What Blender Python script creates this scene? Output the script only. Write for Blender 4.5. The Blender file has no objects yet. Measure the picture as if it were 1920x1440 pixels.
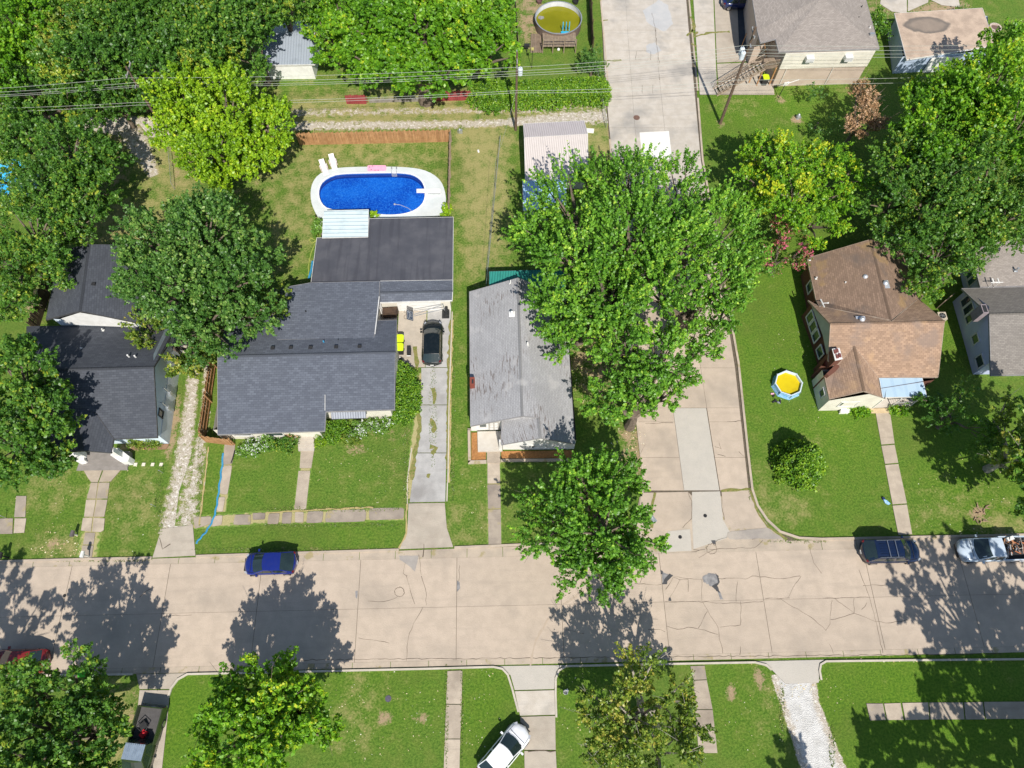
import bpy, math, random
import numpy as np
R = math.radians
random.seed(7)
rng = np.random.default_rng(11)
S = bpy.context.scene
COL = S.collection

# ---------------------------------------------------------------- camera
FPX, CAMH = 1325.0, 60.0
_dn = np.array([-12., -592., -FPX]); _nn = np.array([-75., 2970., -FPX])
UPV = -_dn / np.linalg.norm(_dn)
NV = _nn - UPV * np.dot(_nn, UPV); NV /= np.linalg.norm(NV)
EV = np.cross(NV, UPV)
cam = bpy.data.cameras.new('camera'); camo = bpy.data.objects.new('camera', cam); COL.objects.link(camo)
cam.sensor_width = 36.0; cam.lens = 36.0 * FPX / 1920.0; cam.clip_start = 0.5; cam.clip_end = 3000
from mathutils import Matrix, Vector
camo.matrix_world = Matrix.Translation((0, 0, CAMH)) @ Matrix((EV, NV, UPV)).to_4x4()
S.camera = camo
# ---------------------------------------------------------------- daylight
SUN_AZ, SUN_EL = R(170.0), R(49.5)          # azimuth from +Y clockwise
w = bpy.data.worlds.new('World'); S.world = w; w.use_nodes = True
nt = w.node_tree; bg = nt.nodes['Background']; sky = nt.nodes.new('ShaderNodeTexSky')
sky.sky_type = 'NISHITA'; sky.sun_disc = False; sky.sun_elevation = SUN_EL; sky.sun_rotation = SUN_AZ
sky.air_density = 1.0; sky.dust_density = 0.6; sky.ozone_density = 1.0
nt.links.new(sky.outputs[0], bg.inputs[0]); bg.inputs[1].default_value = 0.10
sl = bpy.data.lights.new('sun', 'SUN'); sl.energy = 4.6; sl.angle = R(0.53); sl.color = (1.0, 0.95, 0.88)
so = bpy.data.objects.new('sun', sl); COL.objects.link(so)
_sd = Vector((math.sin(SUN_AZ) * math.cos(SUN_EL), math.cos(SUN_AZ) * math.cos(SUN_EL), math.sin(SUN_EL)))
so.rotation_euler = _sd.to_track_quat('Z', 'Y').to_euler(); so.location = (0, -40, 80)
vs = S.view_settings; vs.view_transform = 'Standard'; vs.look = 'None'; vs.gamma = 1; vs.exposure = 0.30
vs.use_curve_mapping = False
S.cycles.max_bounces = 6; S.cycles.transparent_max_bounces = 8

# ---------------------------------------------------------------- placing
def U(px, py, z=0.0):
    """world (x, y) of the point at height z that the surveyed photo shows at px, py"""
    c = np.array([px - 960., 720. - py, -FPX]); d = np.array([c @ EV, c @ NV, c @ UPV]); t = (z - CAMH) / d[2]
    return (d[0] * t, d[1] * t)
def W3(px, py, z=0.0):
    x, y = U(px, py, z); return (x, y, z)
def mpp(px, py, z=0.0):
    a = U(px, py, z); b = U(px + 1, py, z); return math.hypot(a[0] - b[0], a[1] - b[1])

# ---------------------------------------------------------------- mesh helpers
OFF = {}
class MB:
    def __init__(s): s.v = []; s.f = []; s.uv = []
    def poly(s, pts, uv=None):
        n = len(s.v); s.v += [tuple(map(float, p)) for p in pts]; s.f.append(tuple(range(n, n + len(pts))))
        s.uv.append(uv)
    def prism(s, xy, z0, z1, bottom=True):
        a = sum(xy[i][0] * xy[(i + 1) % len(xy)][1] - xy[(i + 1) % len(xy)][0] * xy[i][1] for i in range(len(xy)))
        if a < 0: xy = xy[::-1]
        s.poly([(x, y, z1) for x, y in xy])
        if bottom: s.poly([(x, y, z0) for x, y in xy[::-1]])
        for i in range(len(xy)):
            a, b = xy[i], xy[(i + 1) % len(xy)]
            s.poly([(a[0], a[1], z0), (b[0], b[1], z0), (b[0], b[1], z1), (a[0], a[1], z1)])
    def box(s, c, d, rz=0.0, tilt=0.0):
        cx, cy, cz = c; hx, hy, hz = d[0] / 2, d[1] / 2, d[2] / 2
        P = []
        for x, y, z in ((-1,-1,-1),(1,-1,-1),(1,1,-1),(-1,1,-1),(-1,-1,1),(1,-1,1),(1,1,1),(-1,1,1)):
            x *= hx; y *= hy; z *= hz
            if tilt: x, z = x * math.cos(tilt) - z * math.sin(tilt), x * math.sin(tilt) + z * math.cos(tilt)
            X = x * math.cos(rz) - y * math.sin(rz); Y = x * math.sin(rz) + y * math.cos(rz)
            P.append((cx + X, cy + Y, cz + z))
        for q in ((3,2,1,0),(4,5,6,7),(0,1,5,4),(1,2,6,5),(2,3,7,6),(3,0,4,7)): s.poly([P[i] for i in q])
    def tube(s, pts, r, n=6, r1=None, cap=True):
        pts = [Vector(p) for p in pts]; rings = []
        m = len(pts)
        for i, p in enumerate(pts):
            d = (pts[min(i + 1, m - 1)] - pts[max(i - 1, 0)]).normalized()
            a = d.orthogonal().normalized() if abs(d.z) > 0.9 else d.cross(Vector((0, 0, 1))).normalized()
            b = d.cross(a); rr = r if r1 is None else r + (r1 - r) * i / (m - 1)
            base = len(s.v)
            for k in range(n):
                t = 2 * math.pi * k / n; q = p + (a * math.cos(t) + b * math.sin(t)) * rr; s.v.append(tuple(q))
            rings.append(base)
        for i in range(m - 1):
            for k in range(n):
                k2 = (k + 1) % n
                s.f.append((rings[i] + k, rings[i] + k2, rings[i + 1] + k2, rings[i + 1] + k)); s.uv.append(None)
        if cap:
            s.f.append(tuple(rings[0] + k for k in range(n))[::-1]); s.uv.append(None)
            s.f.append(tuple(rings[-1] + k for k in range(n))); s.uv.append(None)
    def cyl(s, c, r, h, n=16, r1=None):
        s.tube([c, (c[0], c[1], c[2] + h)], r, n, r1)
    def lathe(s, c, prof, n=20):
        base = len(s.v)
        for r, z in prof:
            for k in range(n):
                t = 2 * math.pi * k / n; s.v.append((c[0] + r * math.cos(t), c[1] + r * math.sin(t), c[2] + z))
        for i in range(len(prof) - 1):
            for k in range(n):
                k2 = (k + 1) % n
                s.f.append((base + i * n + k, base + i * n + k2, base + (i + 1) * n + k2, base + (i + 1) * n + k)); s.uv.append(None)
    def ball(s, c, r, n=10, sz=1.0):
        s.lathe(c, [(r * math.sin(math.pi * i / 6) + 1e-4, -r * sz * math.cos(math.pi * i / 6)) for i in range(7)], n)

def obj(name, mb, m, parent=None, smooth=False, mesh=None):
    if mesh is None:
        ox, oy, oz = OFF.get(parent.name, (0, 0, 0)) if parent else (0, 0, 0)
        me = bpy.data.meshes.new(name)
        me.from_pydata([(x - ox, y - oy, z - oz) for x, y, z in mb.v], [], mb.f)
        if any(u is not None for u in mb.uv):
            ul = me.uv_layers.new(name='UVMap'); i = 0
            for f, u in zip(mb.f, mb.uv):
                for k in range(len(f)):
                    if u is not None: ul.data[i].uv = u[k]
                    i += 1
        if smooth: me.shade_smooth()
        me.materials.append(m); me.validate(); me.update()
    else: me = mesh
    o = bpy.data.objects.new(name, me); COL.objects.link(o)
    if parent: o.parent = parent; OFF[o.name] = OFF.get(parent.name, (0, 0, 0))
    else: OFF[o.name] = (0, 0, 0)
    return o
def tag(o, label=None, cat=None, group=None, kind=None):
    if label: o['label'] = label
    if cat: o['category'] = cat
    if group: o['group'] = group
    if kind: o['kind'] = kind
    return o
def thing(name, label, cat, loc, group=None, rz=0.0, local=False):
    o = bpy.data.objects.new(name, None); COL.objects.link(o); o.empty_display_size = 0.3
    loc = tuple(loc) if len(loc) == 3 else (loc[0], loc[1], 0.0)
    o.location = loc; o.rotation_euler = (0, 0, rz)
    OFF[o.name] = (0, 0, 0) if (local or rz) else loc
    return tag(o, label, cat, group)
def copy_tree(o, parent=None):
    c = o.copy(); COL.objects.link(c); c.parent = parent
    for ch in [x for x in bpy.data.objects if x.parent == o]: copy_tree(ch, c)
    return c
def struct(name, mb, m, parent=None):
    return tag(obj(name, mb, m, parent), kind=None if parent else 'structure')

def quad_mesh(name, V, Q, m, attrs=None, smooth=False):
    me = bpy.data.meshes.new(name); n = len(Q)
    me.vertices.add(len(V)); me.vertices.foreach_set('co', np.asarray(V, np.float32).ravel())
    me.loops.add(n * 4); me.loops.foreach_set('vertex_index', np.asarray(Q, np.int32).ravel())
    me.polygons.add(n); me.polygons.foreach_set('loop_start', np.arange(0, n * 4, 4, dtype=np.int32))
    me.polygons.foreach_set('loop_total', np.full(n, 4, np.int32))
    for k, (dom, a) in (attrs or {}).items():
        at = me.attributes.new(k, 'FLOAT', dom); at.data.foreach_set('value', np.asarray(a, np.float32))
    me.update(calc_edges=True)
    if smooth: me.shade_smooth()
    me.materials.append(m)
    return me

# ---------------------------------------------------------------- materials
class NT:
    def __init__(s, name):
        s.m = bpy.data.materials.new(name); s.m.use_nodes = True; s.t = s.m.node_tree
        s.b = s.t.nodes['Principled BSDF']; s.b.inputs['Specular IOR Level'].default_value = 0.3
    def n(s, typ, **kw):
        nd = s.t.nodes.new('ShaderNode' + typ)
        for k, v in kw.items(): setattr(nd, k, v)
        return nd
    def l(s, a, b): s.t.links.new(a, b)
    def pos(s):
        if not hasattr(s, '_p'): s._p = s.n('NewGeometry').outputs['Position']
        return s._p
    def uv(s): return s.n('UVMap').outputs[0]
    def noise(s, scale, detail=3, vec=None, rough=0.55):
        nd = s.n('TexNoise'); nd.inputs['Scale'].default_value = scale; nd.inputs['Detail'].default_value = detail
        nd.inputs['Roughness'].default_value = rough; s.l(vec or s.pos(), nd.inputs['Vector']); return nd.outputs[0]
    def math(s, op, a, b=None, clamp=False):
        nd = s.n('Math', operation=op, use_clamp=clamp)
        for i, x in enumerate((a, b)):
            if x is None: continue
            if isinstance(x, (int, float)): nd.inputs[i].default_value = x
            else: s.l(x, nd.inputs[i])
        return nd.outputs[0]
    def ss(s, x, lo, hi):
        nd = s.n('MapRange', interpolation_type='SMOOTHSTEP'); s.l(x, nd.inputs[0])
        nd.inputs[1].default_value = lo; nd.inputs[2].default_value = hi; return nd.outputs[0]
    def mix(s, f, a, b, mode='MIX'):
        nd = s.n('Mix', data_type='RGBA', blend_type=mode)
        if isinstance(f, (int, float)): nd.inputs[0].default_value = f
        else: s.l(f, nd.inputs[0])
        for i, x in ((6, a), (7, b)):
            if isinstance(x, tuple): nd.inputs[i].default_value = (*x, 1)
            else: s.l(x, nd.inputs[i])
        return nd.outputs[2]
    def ramp(s, f, stops):
        nd = s.n('ValToRGB'); s.l(f, nd.inputs[0]); cr = nd.color_ramp
        while len(cr.elements) < len(stops): cr.elements.new(0.5)
        for e, (p, c) in zip(cr.elements, stops): e.position = p; e.color = (*c, 1)
        return nd.outputs[0]
    def bump(s, h, dist, strength=1.0):
        nd = s.n('Bump'); nd.inputs['Distance'].default_value = dist; nd.inputs['Strength'].default_value = strength
        s.l(h, nd.inputs['Height']); s.l(nd.outputs[0], s.b.inputs['Normal'])
    def attr(s, name): return s.n('Attribute', attribute_name=name).outputs['Fac']
    def rnd(s): return s.n('ObjectInfo').outputs['Random']
    def base(s, c):
        if isinstance(c, tuple): s.b.inputs['Base Color'].default_value = (*c, 1)
        else: s.l(c, s.b.inputs['Base Color'])
    def set(s, **kw):
        for k, v in kw.items(): s.b.inputs[k.replace('_', ' ')].default_value = v

def pm(name, c1, c2=None, scale=3.0, rough=0.8, metal=0.0, bump=0.0, fine=25.0, spec=0.3, var=0.0, coat=0.0):
    t = NT(name); c2 = c2 or tuple(x * 0.75 for x in c1)
    a = t.noise(scale, 4); b = t.noise(fine, 2)
    f = t.ss(t.math('ADD', t.math('MULTIPLY', a, 0.7), t.math('MULTIPLY', b, 0.3)), 0.33, 0.67)
    c = t.mix(f, c1, c2)
    if var:
        c = t.mix(t.math('MULTIPLY', t.rnd(), var), c, tuple(x * 0.45 for x in c2))
    t.base(c); t.set(Roughness=rough, Metallic=metal, Specular_IOR_Level=spec)
    if coat: t.set(Coat_Weight=coat)
    if bump: t.bump(b, bump)
    return t.m

def concrete(name, ca, cb, dark, stain=0.5, var=0.25, moss=None):
    t = NT(name)
    L = t.noise(0.22, 4); M = t.noise(1.1, 5); F = t.noise(14, 3); sp = t.noise(45, 1)
    c = t.mix(t.ss(M, 0.35, 0.65), ca, cb)
    c = t.mix(t.math('MULTIPLY', t.ss(L, 0.5, 0.72), stain), c, dark)
    mp = t.n('Mapping'); mp.inputs['Scale'].default_value = (0.25, 2.2, 1); t.l(t.pos(), mp.inputs['Vector'])
    st = t.noise(0.8, 3, mp.outputs[0])
    c = t.mix(t.math('MULTIPLY', t.ss(st, 0.52, 0.75), 0.35 * stain + 0.05), c, dark)
    c = t.mix(t.math('MULTIPLY', t.ss(F, 0.55, 0.8), 0.35), c, tuple(x * 0.62 for x in ca))
    c = t.mix(t.math('MULTIPLY', t.ss(sp, 0.62, 0.7), 0.3), c, tuple(x * 0.35 for x in ca))
    c = t.mix(t.math('MULTIPLY', t.rnd(), var), c, dark)
    if moss: c = t.mix(t.math('MULTIPLY', t.ss(t.noise(0.9, 5), 0.58, 0.66), 0.8), c, moss)
    t.base(c); t.set(Roughness=0.9, Specular_IOR_Level=0.2); t.bump(F, 0.02)
    return t.m

def shingle(name, ca, cb, bw=0.32, bh=0.15, dark=0.4, wear=None, stain=None, gap=None, vstreak=0.0):
    t = NT(name); uv = t.uv()
    br = t.n('TexBrick'); t.l(uv, br.inputs['Vector']); br.offset = 0.5
    br.inputs['Color1'].default_value = (*ca, 1); br.inputs['Color2'].default_value = (*cb, 1)
    br.inputs['Mortar'].default_value = (*[x * dark for x in ca], 1)
    br.inputs['Scale'].default_value = 1; br.inputs['Mortar Size'].default_value = 0.012; br.inputs['Bias'].default_value = 0.1
    br.inputs['Mortar Smooth'].default_value = 0.2
    br.inputs['Brick Width'].default_value = bw; br.inputs['Row Height'].default_value = bh
    c = br.outputs[0]
    c = t.mix(t.math('MULTIPLY', t.ss(t.noise(0.35, 4), 0.42, 0.7), 0.4), c, tuple(x * 0.62 for x in ca))
    mp = t.n('Mapping'); mp.inputs['Scale'].default_value = (1.3, 12, 1); t.l(uv, mp.inputs['Vector'])
    c = t.mix(t.math('MULTIPLY', t.ss(t.noise(0.8, 4, mp.outputs[0]), 0.5, 0.7), 0.35), c, tuple(x * 0.55 for x in ca))
    c = t.mix(t.math('MULTIPLY', t.ss(t.noise(30, 2), 0.5, 0.75), 0.4), c, tuple(min(1, x * 1.5) for x in cb))
    if gap:
        mp = t.n('Mapping'); mp.inputs['Scale'].default_value = (0.9, 7.2, 1); t.l(uv, mp.inputs['Vector'])
        f = t.math('MULTIPLY', t.ss(t.noise(1.0, 2, mp.outputs[0]), 0.56, 0.6), t.ss(t.noise(0.25, 2), 0.42, 0.6))
        c = t.mix(t.math('MULTIPLY', f, 0.75), c, gap)
    if wear: c = t.mix(t.math('MULTIPLY', t.ss(t.noise(0.5, 6), 0.56, 0.68), 0.55), c, wear)
    if stain: c = t.mix(t.math('MULTIPLY', t.ss(t.noise(0.33, 5), 0.50, 0.66), 0.75), c, stain)
    t.base(c); t.set(Roughness=0.92, Specular_IOR_Level=0.15); t.bump(br.outputs['Fac'], 0.02, -1.0)
    return t.m

def ribbed(name, c1, c2, pitch=0.25, rough=0.45, metal=0.0, axis=0, dirt=0.3):
    t = NT(name); uv = t.uv(); sp = t.n('SeparateXYZ'); t.l(uv, sp.inputs[0])
    u = t.math('FRACT', t.math('DIVIDE', sp.outputs[axis], pitch))
    k = t.ss(t.math('ABSOLUTE', t.math('SUBTRACT', u, 0.5)), 0.30, 0.48)
    c = t.mix(t.math('MULTIPLY', k, 0.6), c1, c2)
    c = t.mix(t.math('MULTIPLY', t.ss(t.noise(0.8, 5), 0.5, 0.7), dirt), c, tuple(x * 0.6 for x in c2))
    t.base(c); t.set(Roughness=rough, Metallic=metal); t.bump(k, 0.03, 1.0)
    return t.m

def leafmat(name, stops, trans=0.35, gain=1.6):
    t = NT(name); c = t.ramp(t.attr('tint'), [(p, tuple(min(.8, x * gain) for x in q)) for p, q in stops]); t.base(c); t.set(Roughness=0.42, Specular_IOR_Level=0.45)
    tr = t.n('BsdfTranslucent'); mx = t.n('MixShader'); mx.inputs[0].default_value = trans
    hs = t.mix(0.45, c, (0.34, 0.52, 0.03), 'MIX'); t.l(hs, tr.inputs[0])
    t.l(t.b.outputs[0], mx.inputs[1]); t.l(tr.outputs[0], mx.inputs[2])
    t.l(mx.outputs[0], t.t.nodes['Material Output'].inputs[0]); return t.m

def paint(name, c, rough=0.25, metal=0.0, coat=1.0):
    t = NT(name); f = t.math('MULTIPLY', t.ss(t.noise(2.5, 4), 0.4, 0.7), 0.25)
    t.base(t.mix(f, c, tuple(x * 0.7 + 0.02 for x in c))); t.set(Roughness=rough, Metallic=metal, Coat_Weight=coat, Coat_Roughness=0.08)
    return t.m

def ground_color(t):
    L = t.noise(0.13, 3); M = t.noise(0.9, 5); F = t.noise(5.5, 6, rough=0.7); G = t.noise(22, 3, rough=0.7)
    dry, dirt, lush = t.attr('dry'), t.attr('dirt'), t.attr('lush')
    g = t.mix(t.ss(F, 0.38, 0.62), (0.082, 0.165, 0.022), (0.165, 0.268, 0.042))
    g = t.mix(t.math('MULTIPLY', t.ss(M, 0.4, 0.62), 0.5), g, (0.185, 0.240, 0.045))
    g = t.mix(t.math('MULTIPLY', lush, 0.8), g, t.mix(t.ss(F, 0.35, 0.65), (0.070, 0.175, 0.012), (0.165, 0.295, 0.022)))
    g = t.mix(t.math('MULTIPLY', t.ss(L, 0.5, 0.7), 0.35), g, (0.125, 0.165, 0.035))
    g = t.mix(t.math('MULTIPLY', t.ss(G, 0.5, 0.75), 0.55), g, (0.045, 0.095, 0.012))
    d = t.math('ADD', dry, t.math('ADD', t.math('MULTIPLY', t.math('SUBTRACT', M, 0.5), 1.2), t.math('MULTIPLY', t.math('SUBTRACT', F, 0.5), 1.1)))
    c = t.mix(t.math('MULTIPLY', t.ss(d, 0.12, 0.75), 0.9), g, t.mix(t.ss(G, 0.35, 0.65), (0.50, 0.40, 0.19), (0.30, 0.30, 0.10)))
    e = t.math('ADD', dirt, t.math('ADD', t.math('MULTIPLY', t.math('SUBTRACT', M, 0.5), 1.5), t.math('MULTIPLY', t.math('SUBTRACT', F, 0.5), 1.7)))
    c = t.mix(t.math('MULTIPLY', t.ss(e, 0.45, 0.85), 0.9), c, t.mix(t.ss(F, 0.3, 0.7), (0.55, 0.40, 0.26), (0.38, 0.26, 0.16)))
    return c, F, G
def m_ground():
    t = NT('grass_ground'); c, F, G = ground_color(t); t.base(c); t.set(Roughness=0.95, Specular_IOR_Level=0.12)
    t.bump(t.math('ADD', F, t.math('MULTIPLY', G, 0.6)), 0.09); return t.m
def m_gravel():
    t = NT('gravel_track'); c, F, G = ground_color(t)
    u, dn = t.attr('across'), t.attr('gdens')
    v = t.n('TexVoronoi'); v.inputs['Scale'].default_value = 16; t.l(t.pos(), v.inputs['Vector'])
    st = t.mix(t.ss(v.outputs['Distance'], 0.1, 0.6), (0.74, 0.69, 0.60), (0.44, 0.38, 0.30))
    st = t.mix(t.ss(t.noise(3.5, 4), 0.5, 0.68), st, (0.78, 0.735, 0.66))
    e = t.math('SUBTRACT', 1.0, t.math('POWER', t.math('ABSOLUTE', u), 2.0))
    e = t.math('ADD', t.math('MULTIPLY', e, dn), t.math('MULTIPLY', t.math('SUBTRACT', t.noise(1.9, 6, rough=0.75), 0.5), 3.0))
    e = t.math('ADD', e, t.math('MULTIPLY', t.math('SUBTRACT', G, 0.5), 1.6))
    k = t.ss(e, 0.30, 0.52)
    st = t.mix(t.ss(e, 1.6, 2.6), st, t.mix(t.ss(t.noise(1.2, 4), 0.35, 0.7), (0.66, 0.645, 0.61), (0.54, 0.525, 0.49)))
    tan = t.mix(t.math('MULTIPLY', t.ss(e, 0.05, 0.45), 0.75), c, (0.40, 0.31, 0.19))
    t.base(t.mix(k, tan, st)); t.set(Roughness=0.95, Specular_IOR_Level=0.1); t.bump(v.outputs['Distance'], 0.05); return t.m
GND, GRAV = m_ground(), m_gravel()
SLAB = concrete('street_concrete', (0.525, 0.43, 0.335), (0.47, 0.385, 0.30), (0.33, 0.28, 0.225), 0.65, 0.24)
SLAB2 = concrete('side_road_concrete', (0.50, 0.445, 0.37), (0.57, 0.515, 0.44), (0.32, 0.30, 0.27), 1.0, 0.25)
PATCHC = concrete('new_concrete', (0.47, 0.435, 0.375), (0.50, 0.46, 0.395), (0.42, 0.39, 0.34), 0.3, 0.1)
WHITEC = concrete('white_patch_concrete', (0.78, 0.76, 0.70), (0.72, 0.70, 0.65), (0.6, 0.58, 0.5), 0.2, 0.0)
CURB = concrete('curb_concrete', (0.52, 0.43, 0.33), (0.44, 0.37, 0.29), (0.28, 0.23, 0.18), 0.6, 0.2, (0.32, 0.27, 0.13))
WALK = concrete('walk_concrete', (0.52, 0.44, 0.34), (0.43, 0.36, 0.28), (0.22, 0.18, 0.14), 0.8, 0.4)
WALKD = concrete('old_walk_concrete', (0.42, 0.355, 0.28), (0.33, 0.28, 0.225), (0.17, 0.14, 0.12), 0.8, 0.3, (0.36, 0.30, 0.16))
DRIVE = concrete('driveway_concrete', (0.48, 0.42, 0.34), (0.42, 0.37, 0.30), (0.30, 0.25, 0.20), 0.8, 0.2)
ASPH = concrete('old_asphalt', (0.46, 0.445, 0.42), (0.38, 0.37, 0.35), (0.26, 0.245, 0.23), 0.9, 0.15)
POOLDECK = concrete('pool_deck_paint', (0.64, 0.67, 0.66), (0.58, 0.62, 0.61), (0.5, 0.5, 0.46), 0.4, 0.1)
JOINT = pm('joint_dirt', (0.14, 0.11, 0.08), (0.09, 0.075, 0.05), 4)
CRACK = pm('crack_dirt', (0.15, 0.115, 0.08), (0.07, 0.055, 0.04), 2)
TAR = pm('tar_patch', (0.17, 0.165, 0.165), (0.30, 0.29, 0.28), 3, 0.9, bump=0.01)
TARD = pm('dark_tar', (0.05, 0.05, 0.052), (0.09, 0.09, 0.09), 3, 0.8)
WHITE = pm('white_paint', (0.78, 0.77, 0.74), (0.66, 0.65, 0.61), 1.5, 0.6)
CREAM = pm('cream_wall', (0.74, 0.70, 0.60), (0.62, 0.58, 0.49), 1.2, 0.75)
BLUEW = pm('pale_blue_siding', (0.64, 0.73, 0.80), (0.56, 0.65, 0.72), 0.8, 0.7)
LAV = pm('blue_grey_siding', (0.52, 0.56, 0.74), (0.44, 0.48, 0.66), 0.8, 0.75)
TRIM = pm('trim_white', (0.75, 0.74, 0.71), (0.60, 0.58, 0.54), 2, 0.6)
GTRIM = pm('trim_grey', (0.30, 0.29, 0.29), (0.22, 0.21, 0.21), 2, 0.6)
BTRIM = pm('trim_brown', (0.30, 0.21, 0.15), (0.42, 0.34, 0.27), 2, 0.6)
DTRIM = pm('dark_trim', (0.05, 0.05, 0.055), (0.08, 0.08, 0.08), 2, 0.6)
BRICKW = shingle('red_brick', (0.19, 0.085, 0.06), (0.12, 0.055, 0.04), 0.22, 0.08, 0.8)
WOODF = pm('orange_cedar', (0.50, 0.28, 0.135), (0.36, 0.185, 0.08), 2.0, 0.8, var=0.35)
WOODT = pm('weathered_deck_wood', (0.36, 0.28, 0.20), (0.24, 0.18, 0.13), 3.0, 0.85, var=0.3)
WOODD = pm('dark_fence_wood', (0.11, 0.07, 0.045), (0.06, 0.04, 0.03), 2.0, 0.85, var=0.3)
POLEW = pm('pole_wood', (0.17, 0.115, 0.08), (0.10, 0.07, 0.05), 4, 0.85)
BARK = pm('bark', (0.20, 0.16, 0.12), (0.11, 0.085, 0.065), 5, 0.9, bump=0.02)
BARKL = pm('pale_bark', (0.42, 0.38, 0.32), (0.27, 0.235, 0.19), 5, 0.9)
MULCH = pm('orange_mulch', (0.46, 0.22, 0.075), (0.30, 0.14, 0.05), 6, 0.95, bump=0.03)
GLASS = pm('window_glass', (0.025, 0.04, 0.045), (0.05, 0.075, 0.075), 1.0, 0.06, spec=0.8)
RUBBER = pm('tyre_rubber', (0.02, 0.02, 0.02), (0.03, 0.03, 0.03), 5, 0.8)
CHROME = pm('wheel_metal', (0.6, 0.6, 0.6), (0.45, 0.45, 0.45), 5, 0.3, 0.9)
REDL = pm('red_lamp', (0.16, 0.008, 0.01), (0.10, 0.005, 0.006), 5, 0.2, spec=0.6)
CLRL = pm('clear_lamp', (0.42, 0.44, 0.46), (0.3, 0.32, 0.35), 5, 0.15, spec=0.7)
METAL = pm('galvanized_metal', (0.55, 0.57, 0.58), (0.42, 0.44, 0.45), 4, 0.4, 0.6)
BLACK = pm('black_plastic', (0.02, 0.02, 0.022), (0.035, 0.035, 0.035), 4, 0.6)
WIRE = pm('wire_sheath', (0.34, 0.36, 0.31), (0.26, 0.28, 0.24), 1, 0.5)
LIME = pm('lime_plastic', (0.62, 0.80, 0.02), (0.55, 0.72, 0.02), 3, 0.5)
PINK = pm('pink_foam', (0.85, 0.42, 0.55), (0.78, 0.35, 0.48), 3, 0.6)
PALEPINK = pm('pale_resin', (0.80, 0.72, 0.70), (0.72, 0.64, 0.62), 3, 0.6)
RED = pm('red_paint', (0.36, 0.07, 0.07), (0.26, 0.045, 0.05), 1.5, 0.7, var=0.3)
BLUEH = pm('blue_tube', (0.03, 0.20, 0.38), (0.06, 0.30, 0.48), 5, 0.5)
BLUET = pm('blue_vinyl', (0.10, 0.36, 0.66), (0.45, 0.62, 0.78), 5, 0.4)
CHAR = shingle('charcoal_shingle', (0.092, 0.100, 0.116), (0.066, 0.072, 0.086), 0.42, 0.20, dark=0.45)
SLATE = shingle('slate_shingle', (0.140, 0.155, 0.185), (0.098, 0.108, 0.132), 0.42, 0.20, dark=0.42)
MEMB = NT('black_membrane')
_t = MEMB; _c = _t.mix(_t.ss(_t.noise(0.6, 5), 0.35, 0.7), (0.070, 0.072, 0.085), (0.100, 0.100, 0.112))
_mp = _t.n('Mapping'); _mp.inputs['Scale'].default_value = (2.2, 0.12, 1); _t.l(_t.pos(), _mp.inputs['Vector'])
_c = _t.mix(_t.math('MULTIPLY', _t.ss(_t.noise(1.0, 3, _mp.outputs[0]), 0.5, 0.65), 0.35), _c, (0.04, 0.04, 0.05)); _t.base(_c); _t.set(Roughness=0.75); MEMB = _t.m
GREYR = shingle('weathered_grey_shingle', (0.40, 0.395, 0.395), (0.34, 0.335, 0.335), dark=0.5, wear=(0.46, 0.445, 0.43), gap=(0.13, 0.10, 0.085))
BROWNR = shingle('brown_shingle', (0.44, 0.295, 0.20), (0.295, 0.198, 0.135), 0.36, 0.18, dark=0.4, stain=(0.24, 0.18, 0.145), wear=(0.46, 0.30, 0.17))
BROWNR_SHADE = shingle('shaded_mossy_shingle', (0.30, 0.205, 0.145), (0.205, 0.14, 0.10), 0.36, 0.18, dark=0.45, stain=(0.13, 0.105, 0.09), wear=(0.32, 0.21, 0.09))  # rear slope's shade put into a darker base brown, with moss blotches
TANR = shingle('tan_grey_shingle', (0.38, 0.335, 0.295), (0.28, 0.245, 0.215), dark=0.5)
TANR2 = shingle('grey_tan_shingle', (0.27, 0.245, 0.215), (0.20, 0.18, 0.16), dark=0.5)
WMET = ribbed('pinkish_white_metal', (0.60, 0.54, 0.50), (0.53, 0.475, 0.44), 0.23, dirt=0.15)
BMET = ribbed('pale_blue_metal', (0.48, 0.58, 0.64), (0.36, 0.46, 0.54), 0.3)
GMET = ribbed('grey_metal', (0.32, 0.36, 0.41), (0.27, 0.31, 0.36), 0.3)
TEAL = ribbed('teal_metal', (0.04, 0.27, 0.22), (0.02, 0.17, 0.14), 0.25)
AWN = ribbed('white_corrugated', (0.60, 0.70, 0.71), (0.42, 0.52, 0.55), 0.45, axis=1)
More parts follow.
